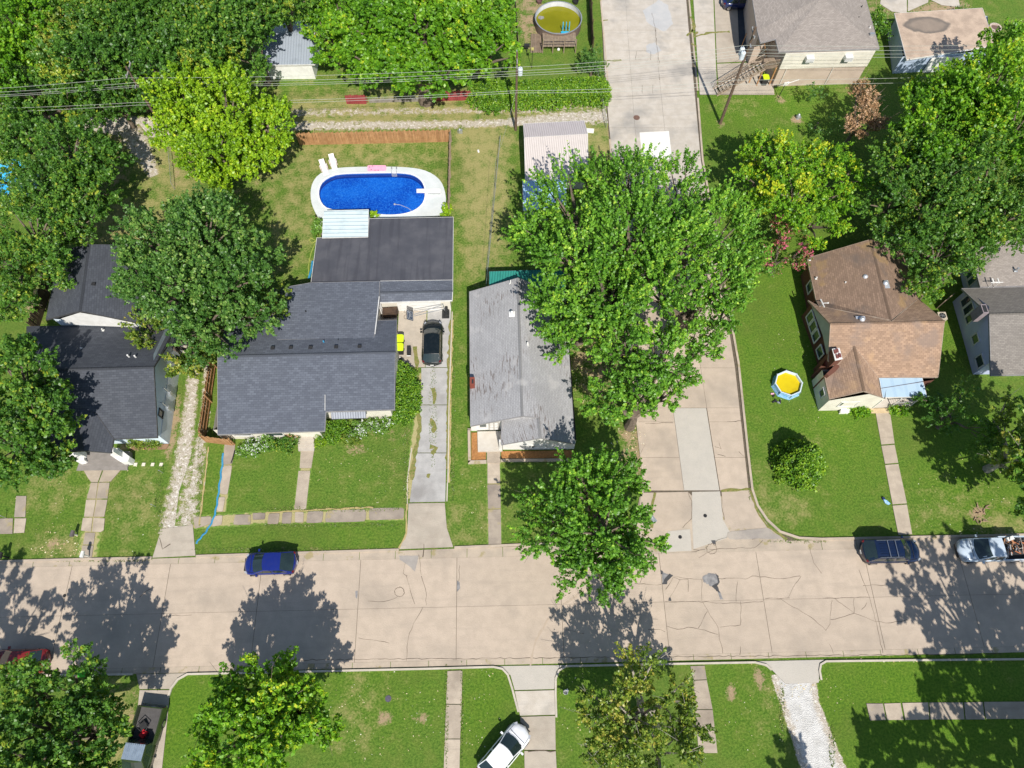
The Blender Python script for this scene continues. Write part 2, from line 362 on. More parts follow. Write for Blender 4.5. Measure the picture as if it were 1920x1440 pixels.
LEAVES = {
 'maple': leafmat('maple_leaf', [(0, (0.045, 0.125, 0.012)), (0.5, (0.095, 0.225, 0.02)), (0.85, (0.17, 0.33, 0.03)), (1, (0.30, 0.42, 0.04))]),
 'dark':  leafmat('dark_leaf', [(0, (0.028, 0.080, 0.014)), (0.5, (0.060, 0.142, 0.024)), (0.85, (0.12, 0.22, 0.042)), (1, (0.20, 0.28, 0.06))]),
 'wood':  leafmat('wood_leaf', [(0, (0.030, 0.085, 0.012)), (0.5, (0.065, 0.155, 0.02)), (0.85, (0.13, 0.235, 0.025)), (1, (0.26, 0.29, 0.03))]),
 'yellow': leafmat('yellow_leaf', [(0, (0.085, 0.175, 0.008)), (0.5, (0.18, 0.31, 0.010)), (0.85, (0.29, 0.40, 0.016)), (1, (0.42, 0.46, 0.03))]),
 'olive': leafmat('olive_leaf', [(0, (0.05, 0.095, 0.015)), (0.5, (0.105, 0.165, 0.02)), (0.8, (0.20, 0.25, 0.03)), (1, (0.32, 0.28, 0.05))]),
 'bright': leafmat('bright_leaf', [(0, (0.05, 0.14, 0.008)), (0.5, (0.11, 0.25, 0.012)), (0.85, (0.20, 0.33, 0.015)), (1, (0.38, 0.40, 0.02))]),
 'dead':  leafmat('dead_leaf', [(0, (0.16, 0.09, 0.045)), (0.5, (0.27, 0.16, 0.085)), (0.85, (0.36, 0.23, 0.13)), (1, (0.44, 0.28, 0.15))], 0.15),
 'rose':  leafmat('flower_leaf', [(0, (0.04, 0.10, 0.012)), (0.45, (0.09, 0.17, 0.02)), (0.6, (0.35, 0.08, 0.08)), (1, (0.60, 0.10, 0.22))]),
 'hedge': leafmat('hedge_leaf', [(0, (0.03, 0.09, 0.008)), (0.5, (0.075, 0.17, 0.012)), (0.85, (0.14, 0.25, 0.015)), (1, (0.2, 0.3, 0.02))], 0.2),
 'flower': leafmat('white_flower', [(0, (0.05, 0.12, 0.012)), (0.75, (0.12, 0.22, 0.03)), (0.85, (0.7, 0.7, 0.6)), (1, (0.85, 0.84, 0.78))], 0.2),
}
# ---------------------------------------------------------------- ground
# soft patches: (px, py, rx px, ry px, amount)
DRY = [(700,290,160,60,.3),(905,330,60,140,.35),(560,340,60,80,.3),(1110,300,40,60,.4),(640,300,260,110,.35),(905,400,70,150,.2),(250,930,90,80,.25),(680,1330,80,90,.2),(1480,900,90,110,.15),(1600,160,40,20,.3),(870,900,50,120,.2),(1060,970,120,50,.3),(1030,920,60,40,.3),(620,300,230,90,.30),(905,350,60,170,.50),(905,265,70,45,.55),(330,310,90,80,.45),(750,205,420,45,.45),(1120,280,50,70,.45),(545,420,60,120,.35),
 (905,480,60,60,.4),(690,880,110,60,.14),(870,980,60,60,.32),(865,700,30,200,.18),(100,910,80,60,.35),(250,950,60,80,.38),(110,1025,60,30,.5),(480,880,70,50,.1),
 (670,1330,50,90,.35),(1470,950,60,40,.40),(1430,900,40,60,.25),(200,1370,55,90,.8),(1440,1330,60,90,.22),(1130,1380,60,80,.2),(1240,1000,300,60,.05),
 (1520,830,60,30,.18),(1800,950,140,50,.30),(1880,985,60,20,.6),(780,590,80,40,.4),(1380,200,70,20,.3),(1480,150,80,30,.25),(330,930,90,100,.2),(1850,60,80,60,.2),
 (600,205,120,30,.3),(400,160,400,60,.2),(960,900,60,60,.1),(230,420,120,60,.5),(1450,230,60,50,.15),(900,900,200,20,.1)]
DIRT = [(1000,35,45,60,.75),(1190,850,40,70,.75),(1110,690,60,70,.7),(1130,860,30,30,.5),(70,565,25,40,.8),(725,1343,22,14,.75),(790,1343,26,12,.7),(105,1022,22,14,.6),
 (1370,1297,13,13,.95),(1493,222,14,9,.8),(1350,234,12,7,.6),(1460,185,16,9,.75),(240,262,50,30,.6),(190,330,60,50,.7),(330,320,18,50,.5),(470,370,60,60,.35),
 (1838,965,26,18,.75),(1470,650,30,20,.05),(325,800,12,60,.8),(255,838,70,8,.7),(1000,590,30,30,.3),(1700,545,60,30,.3),(1650,20,60,30,.6),(1760,15,80,22,.8),
 (1232,1000,30,30,.7),(1425,1270,12,22,.9),(668,840,30,12,.6),(560,1030,260,8,.35),(1150,250,20,30,.5),(1310,245,6,60,.5),(740,815,60,12,.5),(250,1325,10,40,.7),
 (300,570,60,30,.4),(900,700,12,160,.15),(1625,760,20,8,.3)]
LUSH = [(1520,650,170,260,.75),(1860,900,160,140,.8),(1720,1330,250,130,.95),(350,1340,70,110,.95),(700,1300,180,90,.55),(910,1340,60,110,.75),(1420,210,130,80,.8),
 (850,1350,20,100,.2),(1100,1340,60,110,.7),(1380,1320,70,100,.45),(400,920,30,80,.5),(600,1010,200,30,.45),(640,130,200,60,.4),(500,900,200,70,.25),(865,760,25,220,.35),
 (1290,880,20,20,.1),(1740,580,60,120,.6),(1440,1400,60,60,.4),(640,880,120,60,.2),(100,950,200,90,.25)]
def blob(X, Y, L):
    r = np.zeros_like(X)
    for px, py, rx, ry, a in L:
        if L is DRY: a *= 1.2 if (py < 560 and px < 1160) else 0.9
        cx, cy = U(px, py); ax = abs(U(px + rx, py)[0] - cx); ay = abs(U(px, py - ry)[1] - cy) + 0.2
        q = ((X - cx) / ax) ** 2 + ((Y - cy) / ay) ** 2
        r = np.maximum(r, a * np.exp(-q ** 1.5 * 0.9))
    return r
def gattrs(X, Y):
    return {'dry': ('POINT', blob(X, Y, DRY).ravel()), 'dirt': ('POINT', blob(X, Y, DIRT).ravel()), 'lush': ('POINT', blob(X, Y, LUSH).ravel())}
gx = np.concatenate([[-900, -300, -120], np.arange(-76, 80.1, 0.4), [120, 300, 900]])
gy = np.concatenate([[-900, -300, -80], np.arange(-12, 96.1, 0.4), [140, 400, 1200]])
X, Y = np.meshgrid(gx, gy)
nx, ny = len(gx), len(gy)
idx = np.arange(nx * ny).reshape(ny, nx)
Q = np.stack([idx[:-1, :-1], idx[:-1, 1:], idx[1:, 1:], idx[1:, :-1]], -1).reshape(-1, 4)
gme = quad_mesh('ground', np.stack([X, Y, X * 0], -1).reshape(-1, 3), Q, GND, gattrs(X, Y))
g = bpy.data.objects.new('ground', gme); COL.objects.link(g); g['kind'] = 'structure'

def ribbon(name, pts, dens, z=0.012, label=None):
    """gravel strip: pts = (px, py, half width m)"""
    P = [(*U(a, b), h) for a, b, h in pts]; V = []; uu = []; dd = []
    fine = []
    for i in range(len(P) - 1):
        n = max(2, int(math.hypot(P[i+1][0]-P[i][0], P[i+1][1]-P[i][1]) / 0.4))
        for k in range(n): fine.append(tuple(P[i][j] + (P[i+1][j]-P[i][j]) * k / n for j in range(3)))
    fine.append(P[-1]); m = len(fine); K = 9
    for i, (x, y, h) in enumerate(fine):
        a, b = fine[max(0, i-1)], fine[min(m-1, i+1)]; dx, dy = b[0]-a[0], b[1]-a[1]; l = math.hypot(dx, dy) or 1
        for k in range(K):
            u = -1 + 2 * k / (K - 1); V.append((x - dy/l*h*u, y + dx/l*h*u, z)); uu.append(u); dd.append(dens)
    V = np.array(V); ii = np.arange(m * K).reshape(m, K)
    Q = np.stack([ii[:-1, 1:], ii[:-1, :-1], ii[1:, :-1], ii[1:, 1:]], -1).reshape(-1, 4)
    at = gattrs(V[:, 0], V[:, 1]); at['across'] = ('POINT', uu); at['gdens'] = ('POINT', dd)
    me = quad_mesh(name, V, Q, GRAV, at); o = bpy.data.objects.new(name, me); COL.objects.link(o); o['kind'] = 'structure'
    return o
ribbon('gravel_alley', [(160,232,1.0),(230,237,1.6),(300,240,1.6),(420,238,1.2)], 1.5)
ribbon('gravel_alley', [(240,240,1.2),(255,265,1.5),(275,300,1.0),(290,330,0.7)], 0.75, 0.016)
ribbon('gravel_alley', [(420,215,0.7),(600,211,0.7),(800,208,0.6),(940,207,0.6),(1040,206,0.9),(1138,206,1.0)], 0.38, 0.020)
ribbon('gravel_alley', [(400,240,0.7),(600,236,0.8),(800,234,0.75),(940,231,0.7),(1040,222,1.2),(1138,218,1.4)], 0.66, 0.024)
ribbon('gravel_driveway', [(350,640,0.6),(362,700,0.6),(356,770,0.75),(340,880,0.9),(330,950,1.2),(322,1000,1.3)], 0.72)
ribbon('gravel_driveway', [(385,640,0.5),(388,700,0.5),(385,780,0.5),(372,860,0.7),(358,920,1.0),(350,985,1.0)], 0.52, 0.016)
ribbon('gravel_driveway', [(1487,1262,1.9),(1500,1320,1.6),(1525,1390,1.65),(1550,1460,1.8)], 3.6, 0.014)

# ---------------------------------------------------------------- street
def slab(parent, name, xy, z0, z1, m, gap=0.03):
    cx = sum(p[0] for p in xy) / len(xy); cy = sum(p[1] for p in xy) / len(xy)
    pts = []
    for x, y in xy:
        d = math.hypot(x - cx, y - cy); pts.append((x - (x - cx) / d * gap * 1.3, y - (y - cy) / d * gap * 1.3))
    mb = MB(); mb.prism(pts, z0, z1, False); return struct(name, mb, m, parent)
def px_slab(parent, name, pts, m, z1=0.05, z0=0.0, gap=0.02):
    return slab(parent, name, [U(a, b) for a, b in pts], z0, z1, m, gap)

Y0, YM, Y1 = 2.95, U(760, 1140)[1], 10.95
street = MB(); street.prism([(-140, Y0), (140, Y0), (140, Y1), (-140, Y1)], 0.0, 0.014, False)
street = struct('street', street, JOINT)
xs = [U(x, 1140)[0] for x in (118, 306, 482, 671, 856, 1053, 1246, 1434, 1642)]
stp = 8.02
while xs[0] > -60: xs.insert(0, xs[0] - stp)
while xs[-1] < 62: xs.append(xs[-1] + stp)
for i in range(len(xs) - 1):
    sk = 0.0
    for (ya, yb) in ((Y0, YM), (YM, Y1)):
        slab(street, 'slab', [(xs[i], ya), (xs[i+1], ya), (xs[i+1], yb), (xs[i], yb)], 0.014, 0.034, SLAB, 0.015)
for (a, b) in ((-140, xs[0]), (xs[-1], 140)):
    slab(street, 'slab', [(a, Y0), (b, Y0), (b, Y1), (a, Y1)], 0.014, 0.034, SLAB)
KX = [(-300,1060),(0,1053),(285,1046),(368,1043),(748,1031),(852,1027),(1120,1018),(1500,1012),(1540,1011),(1640,1009),(1920,1003)]
def GY(x): return float(np.interp(x, [U(*p)[0] for p in KX], [U(*p)[1] - 0.08 for p in KX]))
# gutter pans along both kerbs
for ya, yb in ((2.52, Y0), (Y1, 11.42)):
    mb = MB(); x = -60.0; up_ = yb > 5
    while x < 60:
        y_a = GY(x) if up_ else yb; y_b = GY(x + 2.96) if up_ else yb; mb.prism([(x, ya), (x + 2.96, ya), (x + 2.96, y_b), (x, y_a)], 0.0, 0.030, False); x += 3.0
    o = struct('gutter', mb, CURB, street); o['kind'] = 'stuff'
def line(pts, w=0.035, z=0.038, jit=0.055):
    """thin ragged strip through photo points -> quads"""
    P = [U(a, b) for a, b in pts]; F = [P[0]]
    for i in range(len(P) - 1):
        n = max(2, int(math.hypot(P[i+1][0]-P[i][0], P[i+1][1]-P[i][1]) / 0.35))
        for k in range(1, n + 1):
            j = jit if k < n else 0
            F.append((P[i][0]+(P[i+1][0]-P[i][0])*k/n + random.uniform(-j, j), P[i][1]+(P[i+1][1]-P[i][1])*k/n + random.uniform(-j, j)))
    L, Rr = [], []
    for i, (x, y) in enumerate(F):
        a, b = F[max(0, i-1)], F[min(len(F)-1, i+1)]; dx, dy = b[0]-a[0], b[1]-a[1]; l = math.hypot(dx, dy) or 1
        h = w * random.uniform(0.25, 0.75); L.append((x-dy/l*h, y+dx/l*h, z)); Rr.append((x+dy/l*h, y-dx/l*h, z))
    return [(Rr[i], Rr[i+1], L[i+1], L[i]) for i in range(len(F)-1)]
def cracks(parent, lines, w=0.03, z=0.038, m=CRACK, name='crack_lines'):
    mb = MB()
    for l in lines:
        for q in line(l, w, z): mb.poly(q)
    o = struct(name, mb, m, parent); o['kind'] = 'stuff'; return o
cracks(street, [
 [(1247,1128),(1300,1128),(1365,1131),(1430,1128)],[(1248,1105),(1262,1082),(1320,1086),(1360,1085)],[(1263,1083),(1275,1087),(1256,1120)],
 [(1272,1087),(1290,1086),(1290,1110)],[(1316,1087),(1316,1127)],[(1352,1086),(1380,1084),(1398,1086),(1410,1080),(1424,1082)],[(1424,1082),(1470,1085),(1500,1080)],
 [(1317,1128),(1327,1145),(1346,1176),(1348,1190),(1355,1225)],[(1327,1145),(1309,1178)],[(1250,1174),(1270,1180),(1290,1176),(1312,1180),(1346,1190)],
 [(1383,1090),(1380,1128)],[(1388,1128),(1388,1172),(1350,1176)],[(1387,1228),(1388,1212)],[(1434,1123),(1480,1121)],[(1478,1120),(1490,1096),(1502,1080)],[(1462,1122),(1520,1157),(1548,1182),(1556,1170),(1560,1125)],
 [(1557,1162),(1601,1150),(1640,1165),(1670,1168),(1700,1162)],[(1601,1150),(1601,1122)],[(1565,1122),(1601,1150)],[(1543,1122),(1630,1120)],[(1615,1143),(1625,1130)],
 [(1562,1225),(1555,1208)],[(1618,1098),(1660,1097)],[(1610,1068),(1622,1098),(1630,1120),(1640,1160),(1655,1225)],
 [(672,1196),(700,1200),(730,1206)],[(762,1080),(770,1110),(778,1133)],[(790,1080),(798,1105),(800,1135)],[(793,1138),(775,1170),(766,1195),(762,1240)],[(690,1127),(720,1128),(745,1120)],
 [(760,1055),(756,1075),(764,1080)],[(785,1040),(790,1078)],
 [(1215,1180),(1235,1180),(1247,1185)],[(1060,1181),(1080,1185),(1095,1188)],[(306,1157),(320,1155),(360,1153)],[(262,1120),(275,1108),(290,1101)],
 [(1190,1094),(1215,1096),(1240,1096)],[(1200,1093),(1206,1075)],[(1310,1046),(1340,1030)],[(1330,1031),(1360,1029),(1415,1027),(1430,1013)],[(1296,1035),(1322,1030)],
 [(1518,1026),(1525,1055),(1540,1075)],[(860,1090),(862,1060)]], 0.028)
# ring crack and manhole outline
def ringpts(px, py, r, n=16): return [(px + r * math.cos(6.2832 * k / n), py + r * math.sin(6.2832 * k / n)) for k in range(n + 1)]
cracks(street, [ringpts(749, 1110, 9), ringpts(1334, 1029, 9.5)], 0.04, 0.040)
cracks(street, [[(x, 1231.5 - 0.0085 * (x - 1240)) for x in range(560, 1900, 60)]], 0.035, 0.036)
def patch(parent, name, pts, m, z=0.037, rag=2.0, n=5):
    """irregular flat repair"""
    P = []
    for i in range(len(pts)):
        a, b = pts[i], pts[(i + 1) % len(pts)]
        for k in range(n):
            P.append(U(a[0] + (b[0]-a[0]) * k / n + random.uniform(-rag, rag) * .5, a[1] + (b[1]-a[1]) * k / n + random.uniform(-rag, rag) * .5))
    mb = MB(); mb.prism(P, z - 0.012, z, False); return struct(name, mb, m, parent)
patch(street, 'asphalt_patch', [(1316,1082),(1328,1075),(1342,1076),(1348,1088),(1345,1098),(1333,1099),(1320,1092)], TAR, 0.044)
patch(street, 'asphalt_patch', [(1340,1074),(1347,1080),(1349,1092),(1345,1098),(1350,1112),(1343,1108),(1334,1099),(1346,1092),(1345,1084)], TARD, 0.048, 1)
patch(street, 'asphalt_patch', [(1344,1106),(1350,1110),(1356,1124),(1350,1124)], TAR, 0.044, 1)
patch(street, 'asphalt_patch', [(1240,1070),(1245,1074),(1256,1078),(1248,1090),(1242,1095)], TAR, 0.044, 1)
patch(street, 'asphalt_patch', [(1238,1069),(1243,1071),(1242,1077),(1239,1077)], TARD, 0.048, .6, 2)
patch(street, 'asphalt_patch', [(1256,1075),(1262,1080),(1252,1088),(1250,1096),(1241,1096),(1247,1084)], TARD, 0.048, 1, 3)
patch(street, 'asphalt_patch', [(1253,1127),(1254,1121),(1257,1120),(1259,1127)], TARD, 0.048, .5, 2)
patch(street, 'asphalt_patch', [(1333,1014),(1341,1013),(1342,1022),(1336,1019)], TARD, 0.052, .6, 2)
patch(street, 'asphalt_patch', [(857,1088),(862,1092),(863,1103),(857,1110)], TAR, 0.044, .6, 2)
patch(street, 'asphalt_patch', [(666,1108),(671,1108),(670,1123),(667,1120)], TAR, 0.044, .6, 2)
patch(street, 'asphalt_patch', [(748,1042),(785,1042),(783,1052),(778,1072),(766,1060),(750,1050)], concrete('stained_gutter', (0.40,0.36,0.32),(0.34,0.31,0.28),(0.25,0.23,0.2)), 0.037, 1)
# tyre arc on the street
TYRE = pm('tyre_smear', (0.40, 0.32, 0.24), (0.46, 0.37, 0.28), 4)
cracks(street, [[(1085,1112),(1062,1130),(1040,1145),(1022,1170),(1005,1200),(997,1232),(992,1260),(985,1290)]], 0.16, 0.039, TYRE, 'tyre_marks')

# ---------------------------------------------------------------- side road
side = MB(); side.prism([U(a, b) for a, b in [(1117,-120),(1280,-120),(1290,0),(1307,180),(1318,300),(1383,680),(1403,850),(1410,925),(1424,965),(1452,996),(1500,1014),(1500,1035),(1150,1040),(1170,1000),(1195,950),(1207,900),(1190,760),(1143,270),(1135,180),(1126,0)]], 0.004, 0.020, False)
side = struct('side_road', side, JOINT)
def row(ys, xl, xr, xm, m, mm):
    pass
def XL(y): return np.interp(y, [-120,0,180,270,760,900,950], [1120,1127,1137,1145,1193,1207,1204])
def XR(y): return np.interp(y, [-120,0,180,300,680,850,930], [1278,1286,1303,1314,1377,1396,1405])
def XA(y): return np.interp(y, [-120,0,115,260,765,920], [1169,1172,1181,1192,1262,1283])
def XB(y): return np.interp(y, [-120,0,115,260,765,920], [1220,1224,1233,1248,1325,1350])
rows = [-120,-30,57,113,180,240,300,365,430,500,560,625,690,765,791,858,920]
for a, b in zip(rows[:-1], rows[1:]):
    for fl, fr, k in ((XL, XA, 0), (XA, XB, 1), (XB, XR, 2)):
        m = SLAB2 if b < 430 else SLAB
        if k == 1 and a >= 765: continue
        px_slab(side, 'slab', [(fl(b), b), (fr(b), b), (fr(a), a), (fl(a), a)], m, 0.036, 0.02, 0.014)
px_slab(side, 'slab', [(1282,920),(1349,920),(1324,765),(1261,765)], PATCHC, 0.036, 0.02, 0.02)
fl_ = MB(); fl_.prism([U(a, b) for a, b in [(1200,940),(1290,930),(1360,930),(1415,950),(1440,985),(1470,1008),(1490,1024),(1490,1034),(1160,1038),(1175,1000)]], 0.018, 0.026, False); struct('rough_apron', fl_, CURB, side)
px_slab(side, 'slab', [(1200,924),(1290,922),(1298,930),(1297,975),(1276,992),(1240,995),(1190,990)], SLAB, 0.036, 0.02, 0.02)
px_slab(side, 'slab', [(1297,922),(1350,921),(1356,975),(1370,1000),(1362,1010),(1300,1030),(1297,980)], PATCHC, 0.036, 0.02, 0.02)
px_slab(side, 'slab', [(1352,920),(1404,917),(1416,950),(1438,988),(1372,993),(1358,975)], SLAB, 0.036, 0.02, 0.02)
px_slab(side, 'slab', [(1252,996),(1294,992),(1297,1033),(1240,1036)], PATCHC, 0.040, 0.02, 0.02)
patch(side, 'asphalt_patch', [(1365,998),(1400,993),(1440,989),(1450,1000),(1475,1010),(1450,1010),(1400,1011),(1368,1012),(1362,1005)], concrete('rough_patch', (0.42,0.37,0.31),(0.35,0.31,0.27),(0.24,0.22,0.2)), 0.048)
px_slab(side, 'white_slab', [(1199,249),(1254,246),(1260,299),(1205,302)], WHITEC, 0.042, 0.02, 0)
for pts in ([(1205,20),(1235,0),(1252,10),(1262,45),(1245,60),(1215,45)], [(1212,85),(1228,80),(1240,95),(1225,103),(1212,98)]):
    patch(side, 'asphalt_patch', pts, concrete('grey_patch', (0.46,0.46,0.45),(0.5,0.49,0.47),(0.38,0.38,0.38)), 0.041)
cracks(side, [[(1192,113),(1193,96),(1219,96),(1220,113)],[(1204,176),(1204,160)],[(1224,176),(1224,160)],[(1222,25),(1228,50),(1232,90),(1236,120)],[(1237,150),(1236,140)],
 [(1290,923),(1297,940),(1297,972),(1280,990)],[(1352,921),(1353,950),(1358,975)],[(1210,794),(1262,793)],[(1363,791),(1393,789)],[(1340,838),(1352,842),(1348,830)],[(1345,852),(1360,856)],
 [(1385,847),(1397,858),(1408,856)],[(1300,1031),(1322,1030)],[(1365,998),(1362,1008),(1345,1013),(1342,1016)],[(1410,1011),(1430,1010)]], 0.035, 0.045)
weedy = pm('joint_weeds', (0.12, 0.17, 0.03), (0.28, 0.22, 0.09), 6, 0.95)
cracks(side, [[(1228,924),(1222,950),(1222,990)],[(1408,920),(1420,960),(1440,988),(1475,1012)],[(1352,921),(1380,919),(1408,917)],[(1126,40),(1140,38)],[(1135,115),(1165,113)]], 0.22, 0.050, weedy, 'joint_weeds')

# manholes
def manhole(px, py, r, label, m=None, z=0.036):
    x, y = U(px, py); t = thing('manhole', label, 'manhole', (x, y, z))
    a = MB(); a.lathe((x, y, z), [(r * 0.86, 0.006), (r, 0.008), (r, -0.02)], 24); obj('frame', a, m or METAL, t)
    b = MB(); b.lathe((x, y, z), [(0.001, 0.012), (r * 0.84, 0.012), (r * 0.84, 0.0)], 24)
    for k in range(-3, 4): b.box((x, y + k * r * 0.2, z + 0.014), (r * 1.1, r * 0.06, 0.008))
    obj('cover', b, m or METAL, t)
RUST = pm('rusty_iron', (0.20, 0.11, 0.08), (0.14, 0.09, 0.07), 5, 0.8)
manhole(1193.5, 221, 0.36, 'round rusty manhole cover on the upper side road', RUST, 0.042)
manhole(1322, 967, 0.16, 'small dark valve cover on the pale slab at the junction', BLACK)
manhole(1275, 1007, 0.16, 'small dark valve cover beside the tree at the junction', BLACK, 0.042)
manhole(728, 1310, 0.24, 'small grey meter cover in the lower lawn', pm('grey_iron', (0.12,0.11,0.15),(0.09,0.08,0.1),5), 0.02)
manhole(121.5, 1117, 0.14, 'small dark valve cover in the shaded left street', BLACK)

# ---------------------------------------------------------------- kerbs
def kerb(pts, w=0.17, h=0.15, z0=0.0, name='kerb', m=CURB, seg=3.0, px=True):
    P = [U(a, b) for a, b in pts] if px else pts
    # resample
    F = [P[0]]; lens = []
    for i in range(len(P) - 1):
        n = max(1, int(math.hypot(P[i+1][0]-P[i][0], P[i+1][1]-P[i][1]) / 0.6))
        for k in range(1, n + 1): F.append((P[i][0]+(P[i+1][0]-P[i][0])*k/n, P[i][1]+(P[i+1][1]-P[i][1])*k/n))
    N = []
    for i in range(len(F)):
        a, b = F[max(0, i-1)], F[min(len(F)-1, i+1)]; dx, dy = b[0]-a[0], b[1]-a[1]; l = math.hypot(dx, dy) or 1
        N.append((-dy/l*w/2, dx/l*w/2))
    mb = MB(); A = [(F[i][0]+N[i][0], F[i][1]+N[i][1]) for i in range(len(F))]; B = [(F[i][0]-N[i][0], F[i][1]-N[i][1]) for i in range(len(F))]
    for i in range(len(F)-1):
        mb.poly([(*B[i], h), (*B[i+1], h), (*A[i+1], h), (*A[i], h)])
        mb.poly([(*A[i], h), (*A[i+1], h), (*A[i+1], z0), (*A[i], z0)]); mb.poly([(*B[i+1], h), (*B[i], h), (*B[i], z0), (*B[i+1], z0)])
    for i in (0, len(F)-1): mb.poly([(*A[i], z0), (*B[i], z0), (*B[i], h), (*A[i], h)])
    return struct(name, mb, m)
def arc(cx, cy, r, a0, a1, n=8): return [(cx + r*math.cos(R(a0+(a1-a0)*k/n)), cy + r*math.sin(R(a0+(a1-a0)*k/n))) for k in range(n+1)]
kerb([(-300,1060),(0,1053),(150,1049),(285,1046)], 0.2, 0.10)
kerb([(368,1043),(560,1037),(748,1031)], 0.2, 0.10)
kerb([(852,1027),(990,1021),(1120,1018),(1160,1008),(1185,985),(1200,955),(1207,900),(1192,770),(1150,330),(1143,262)], 0.2, 0.10)
kerb([(1143,190),(1135,100),(1126,0),(1120,-120)], 0.16, 0.06)
kerb([(1286,-120),(1292,0),(1308,170)], 0.2, 0.05)
kerb([(1308,185),(1317,300),(1384,680),(1402,850),(1410,918),(1420,948),(1438,975),(1462,997),(1498,1009),(1540,1011),(1640,1009),(1920,1003),(2200,998)], 0.2, 0.13)
KL = concrete('kerb_light', (0.58, 0.52, 0.43), (0.50, 0.45, 0.37), (0.3, 0.27, 0.2), 0.4, 0.1)
kerb([(-300,1278),(0,1268),(250,1264)], 0.15, 0.15, m=KL)
kerb([(316,1308),(322,1290),(334,1274),(352,1264),(600,1258.5),(800,1254),(925,1250.5),(942,1254),(952,1265),(960,1290),(972,1335)], 0.15, 0.15, m=KL)
kerb([(1043,1345),(1041.5,1300),(1042,1272),(1048,1257),(1062,1249),(1200,1246),(1415,1242),(1436,1247),(1446,1256)], 0.15, 0.15, m=KL)
kerb([(1539,1275),(1536,1258),(1538,1246),(1548,1240),(1700,1238),(1920,1236),(2200,1233)], 0.15, 0.15, m=KL)
kerb([(840,905),(842,760),(846,640),(848,585)], 0.10, 0.07, m=KL)
kerb([(838,940),(839,905)], 0.10, 0.07, m=KL)
kerb([(764,950),(764,900),(772,840)], 0.08, 0.05, m=KL)
kerb([(373,985),(385,900),(391,838)], 0.05, 0.05, m=KL)

# ---------------------------------------------------------------- driveways and walks
VERGE = NT('dry_verge_grass'); _t = VERGE; _c, _F, _G = ground_color(_t); _u = _t.attr('across')
_e = _t.math('ADD', _t.math('SUBTRACT', 1.0, _t.math('POWER', _t.math('ABSOLUTE', _u), 2.0)), _t.math('MULTIPLY', _t.math('SUBTRACT', _t.noise(2.2, 5), 0.5), 2.0))
_t.base(_t.mix(_t.math('MULTIPLY', _t.ss(_e, 0.25, 0.7), 0.85), _c, _t.mix(_t.ss(_G, 0.35, 0.65), (0.50, 0.42, 0.22), (0.33, 0.28, 0.13)))); _t.set(Roughness=0.95); VERGE = _t.m
def paved(name, slabs, z=0.05, gap=0.009, under=None):
    """structure: bed plus its slabs; slabs = (pts, material)"""
    mb = MB()
    for pts, _ in slabs: 
        P = [U(a, b) for a, b in pts]; mb.prism(P, 0.0, z - 0.02, False)
    # only one bed sheet per slab, never overlapping
    root = struct(name, mb, under or JOINT)
    for pts, m in slabs: px_slab(root, 'slab', pts, m, z, z - 0.02, gap)
    return root
def fringe(pts, h):
    """ragged strip of dry grass and soil under a row of old slabs"""
    o = ribbon('dry_verge', [(a, b, h) for a, b in pts], 0.0, 0.010); o.data.materials.clear(); o.data.materials.append(VERGE)
def rs(pts, r=0.25):
    """round the corners of a photo polygon a little"""
    out = []
    n = len(pts)
    for i in range(n):
        a, b, c = pts[i-1], pts[i], pts[(i+1) % n]
        for t, q in ((r, a), (0, None), (r, c)):
            if q is None: out.append((b[0]*.94 + (a[0]+c[0])*.03, b[1]*.94 + (a[1]+c[1])*.03))
            else: out.append((b[0]+(q[0]-b[0])*t, b[1]+(q[1]-b[1])*t))
    return out
paved('walkway', [([(157,882),(192,882),(184,904),(171,904),(165,896)], WALK),([(194,882),(228,880),(208,903),(186,904)], WALK),
 ([(171,905),(184,905),(180,935),(163,935)], WALK),([(186,905),(206,905),(202,935),(181,935)], WALKD),([(162,937),(180,937),(175,969),(158,969)], WALK),([(182,937),(202,937),(196,969),(176,969)], WALK),
 ([(156,971),(174,971),(171,997),(152,995)], WALK),([(176,971),(197,972),(195,994),(189,998),(173,997)], WALK),([(160,999),(179,999),(176,1021),(156,1021)], WALKD),([(155,1023),(176,1023),(172,1049),(151,1050)], WALKD)])
paved('walkway', [([(31,930),(50,930),(48,970),(27,970)], WALKD),([(-40,973),(25,972),(24,1001),(-40,1002)], WALKD),([(28,972),(50,972),(46,999),(26,1000)], WALK)])
paved('walkway', [(rs([(421,832),(442,832),(436,870),(418,872)]), WALKD),(rs([(418,874),(436,872),(427,928),(411,926)]), WALK),(rs([(411,932),(423,932),(418,960),(406,958)]), WALK)])
paved('walkway', [([(564,845),(589,845),(584,878),(562,878)], WALK),([(560,883),(582,883),(574,955),(552,955)], WALK)])
fringe([(355,980),(400,977),(440,975),(500,970),(570,970),(650,967),(758,963)], 0.62)
fringe([(430,832),(424,880),(414,960)], 0.5)
fringe([(576,845),(572,880),(562,958)], 0.6)
fringe([(926,866),(927,1022)], 0.66)
fringe([(184,905),(176,970),(163,1050)], 0.9)
paved('stepping_path', [(rs(p), m) for p, m in [([(362,970),(397,968),(396,982),(366,992)], WALK),([(400,968),(418,966),(416,984),(398,988)], WALK),([(441,965),(471,965),(470,984),(437,984)], WALKD),
 ([(474,962),(498,962),(497,974),(474,975)], WALKD),([(504,963),(525,962),(522,983),(501,983)], WALK),([(530,961),(548,960),(546,982),(528,982)], WALKD),([(553,960),(570,960),(569,980),(553,980)], WALK),
 ([(577,959),(607,958),(604,980),(574,981)], WALKD),([(612,957),(687,955),(686,978),(609,980)], WALKD),([(692,953),(758,952),(757,973),(692,976)], WALKD)]])
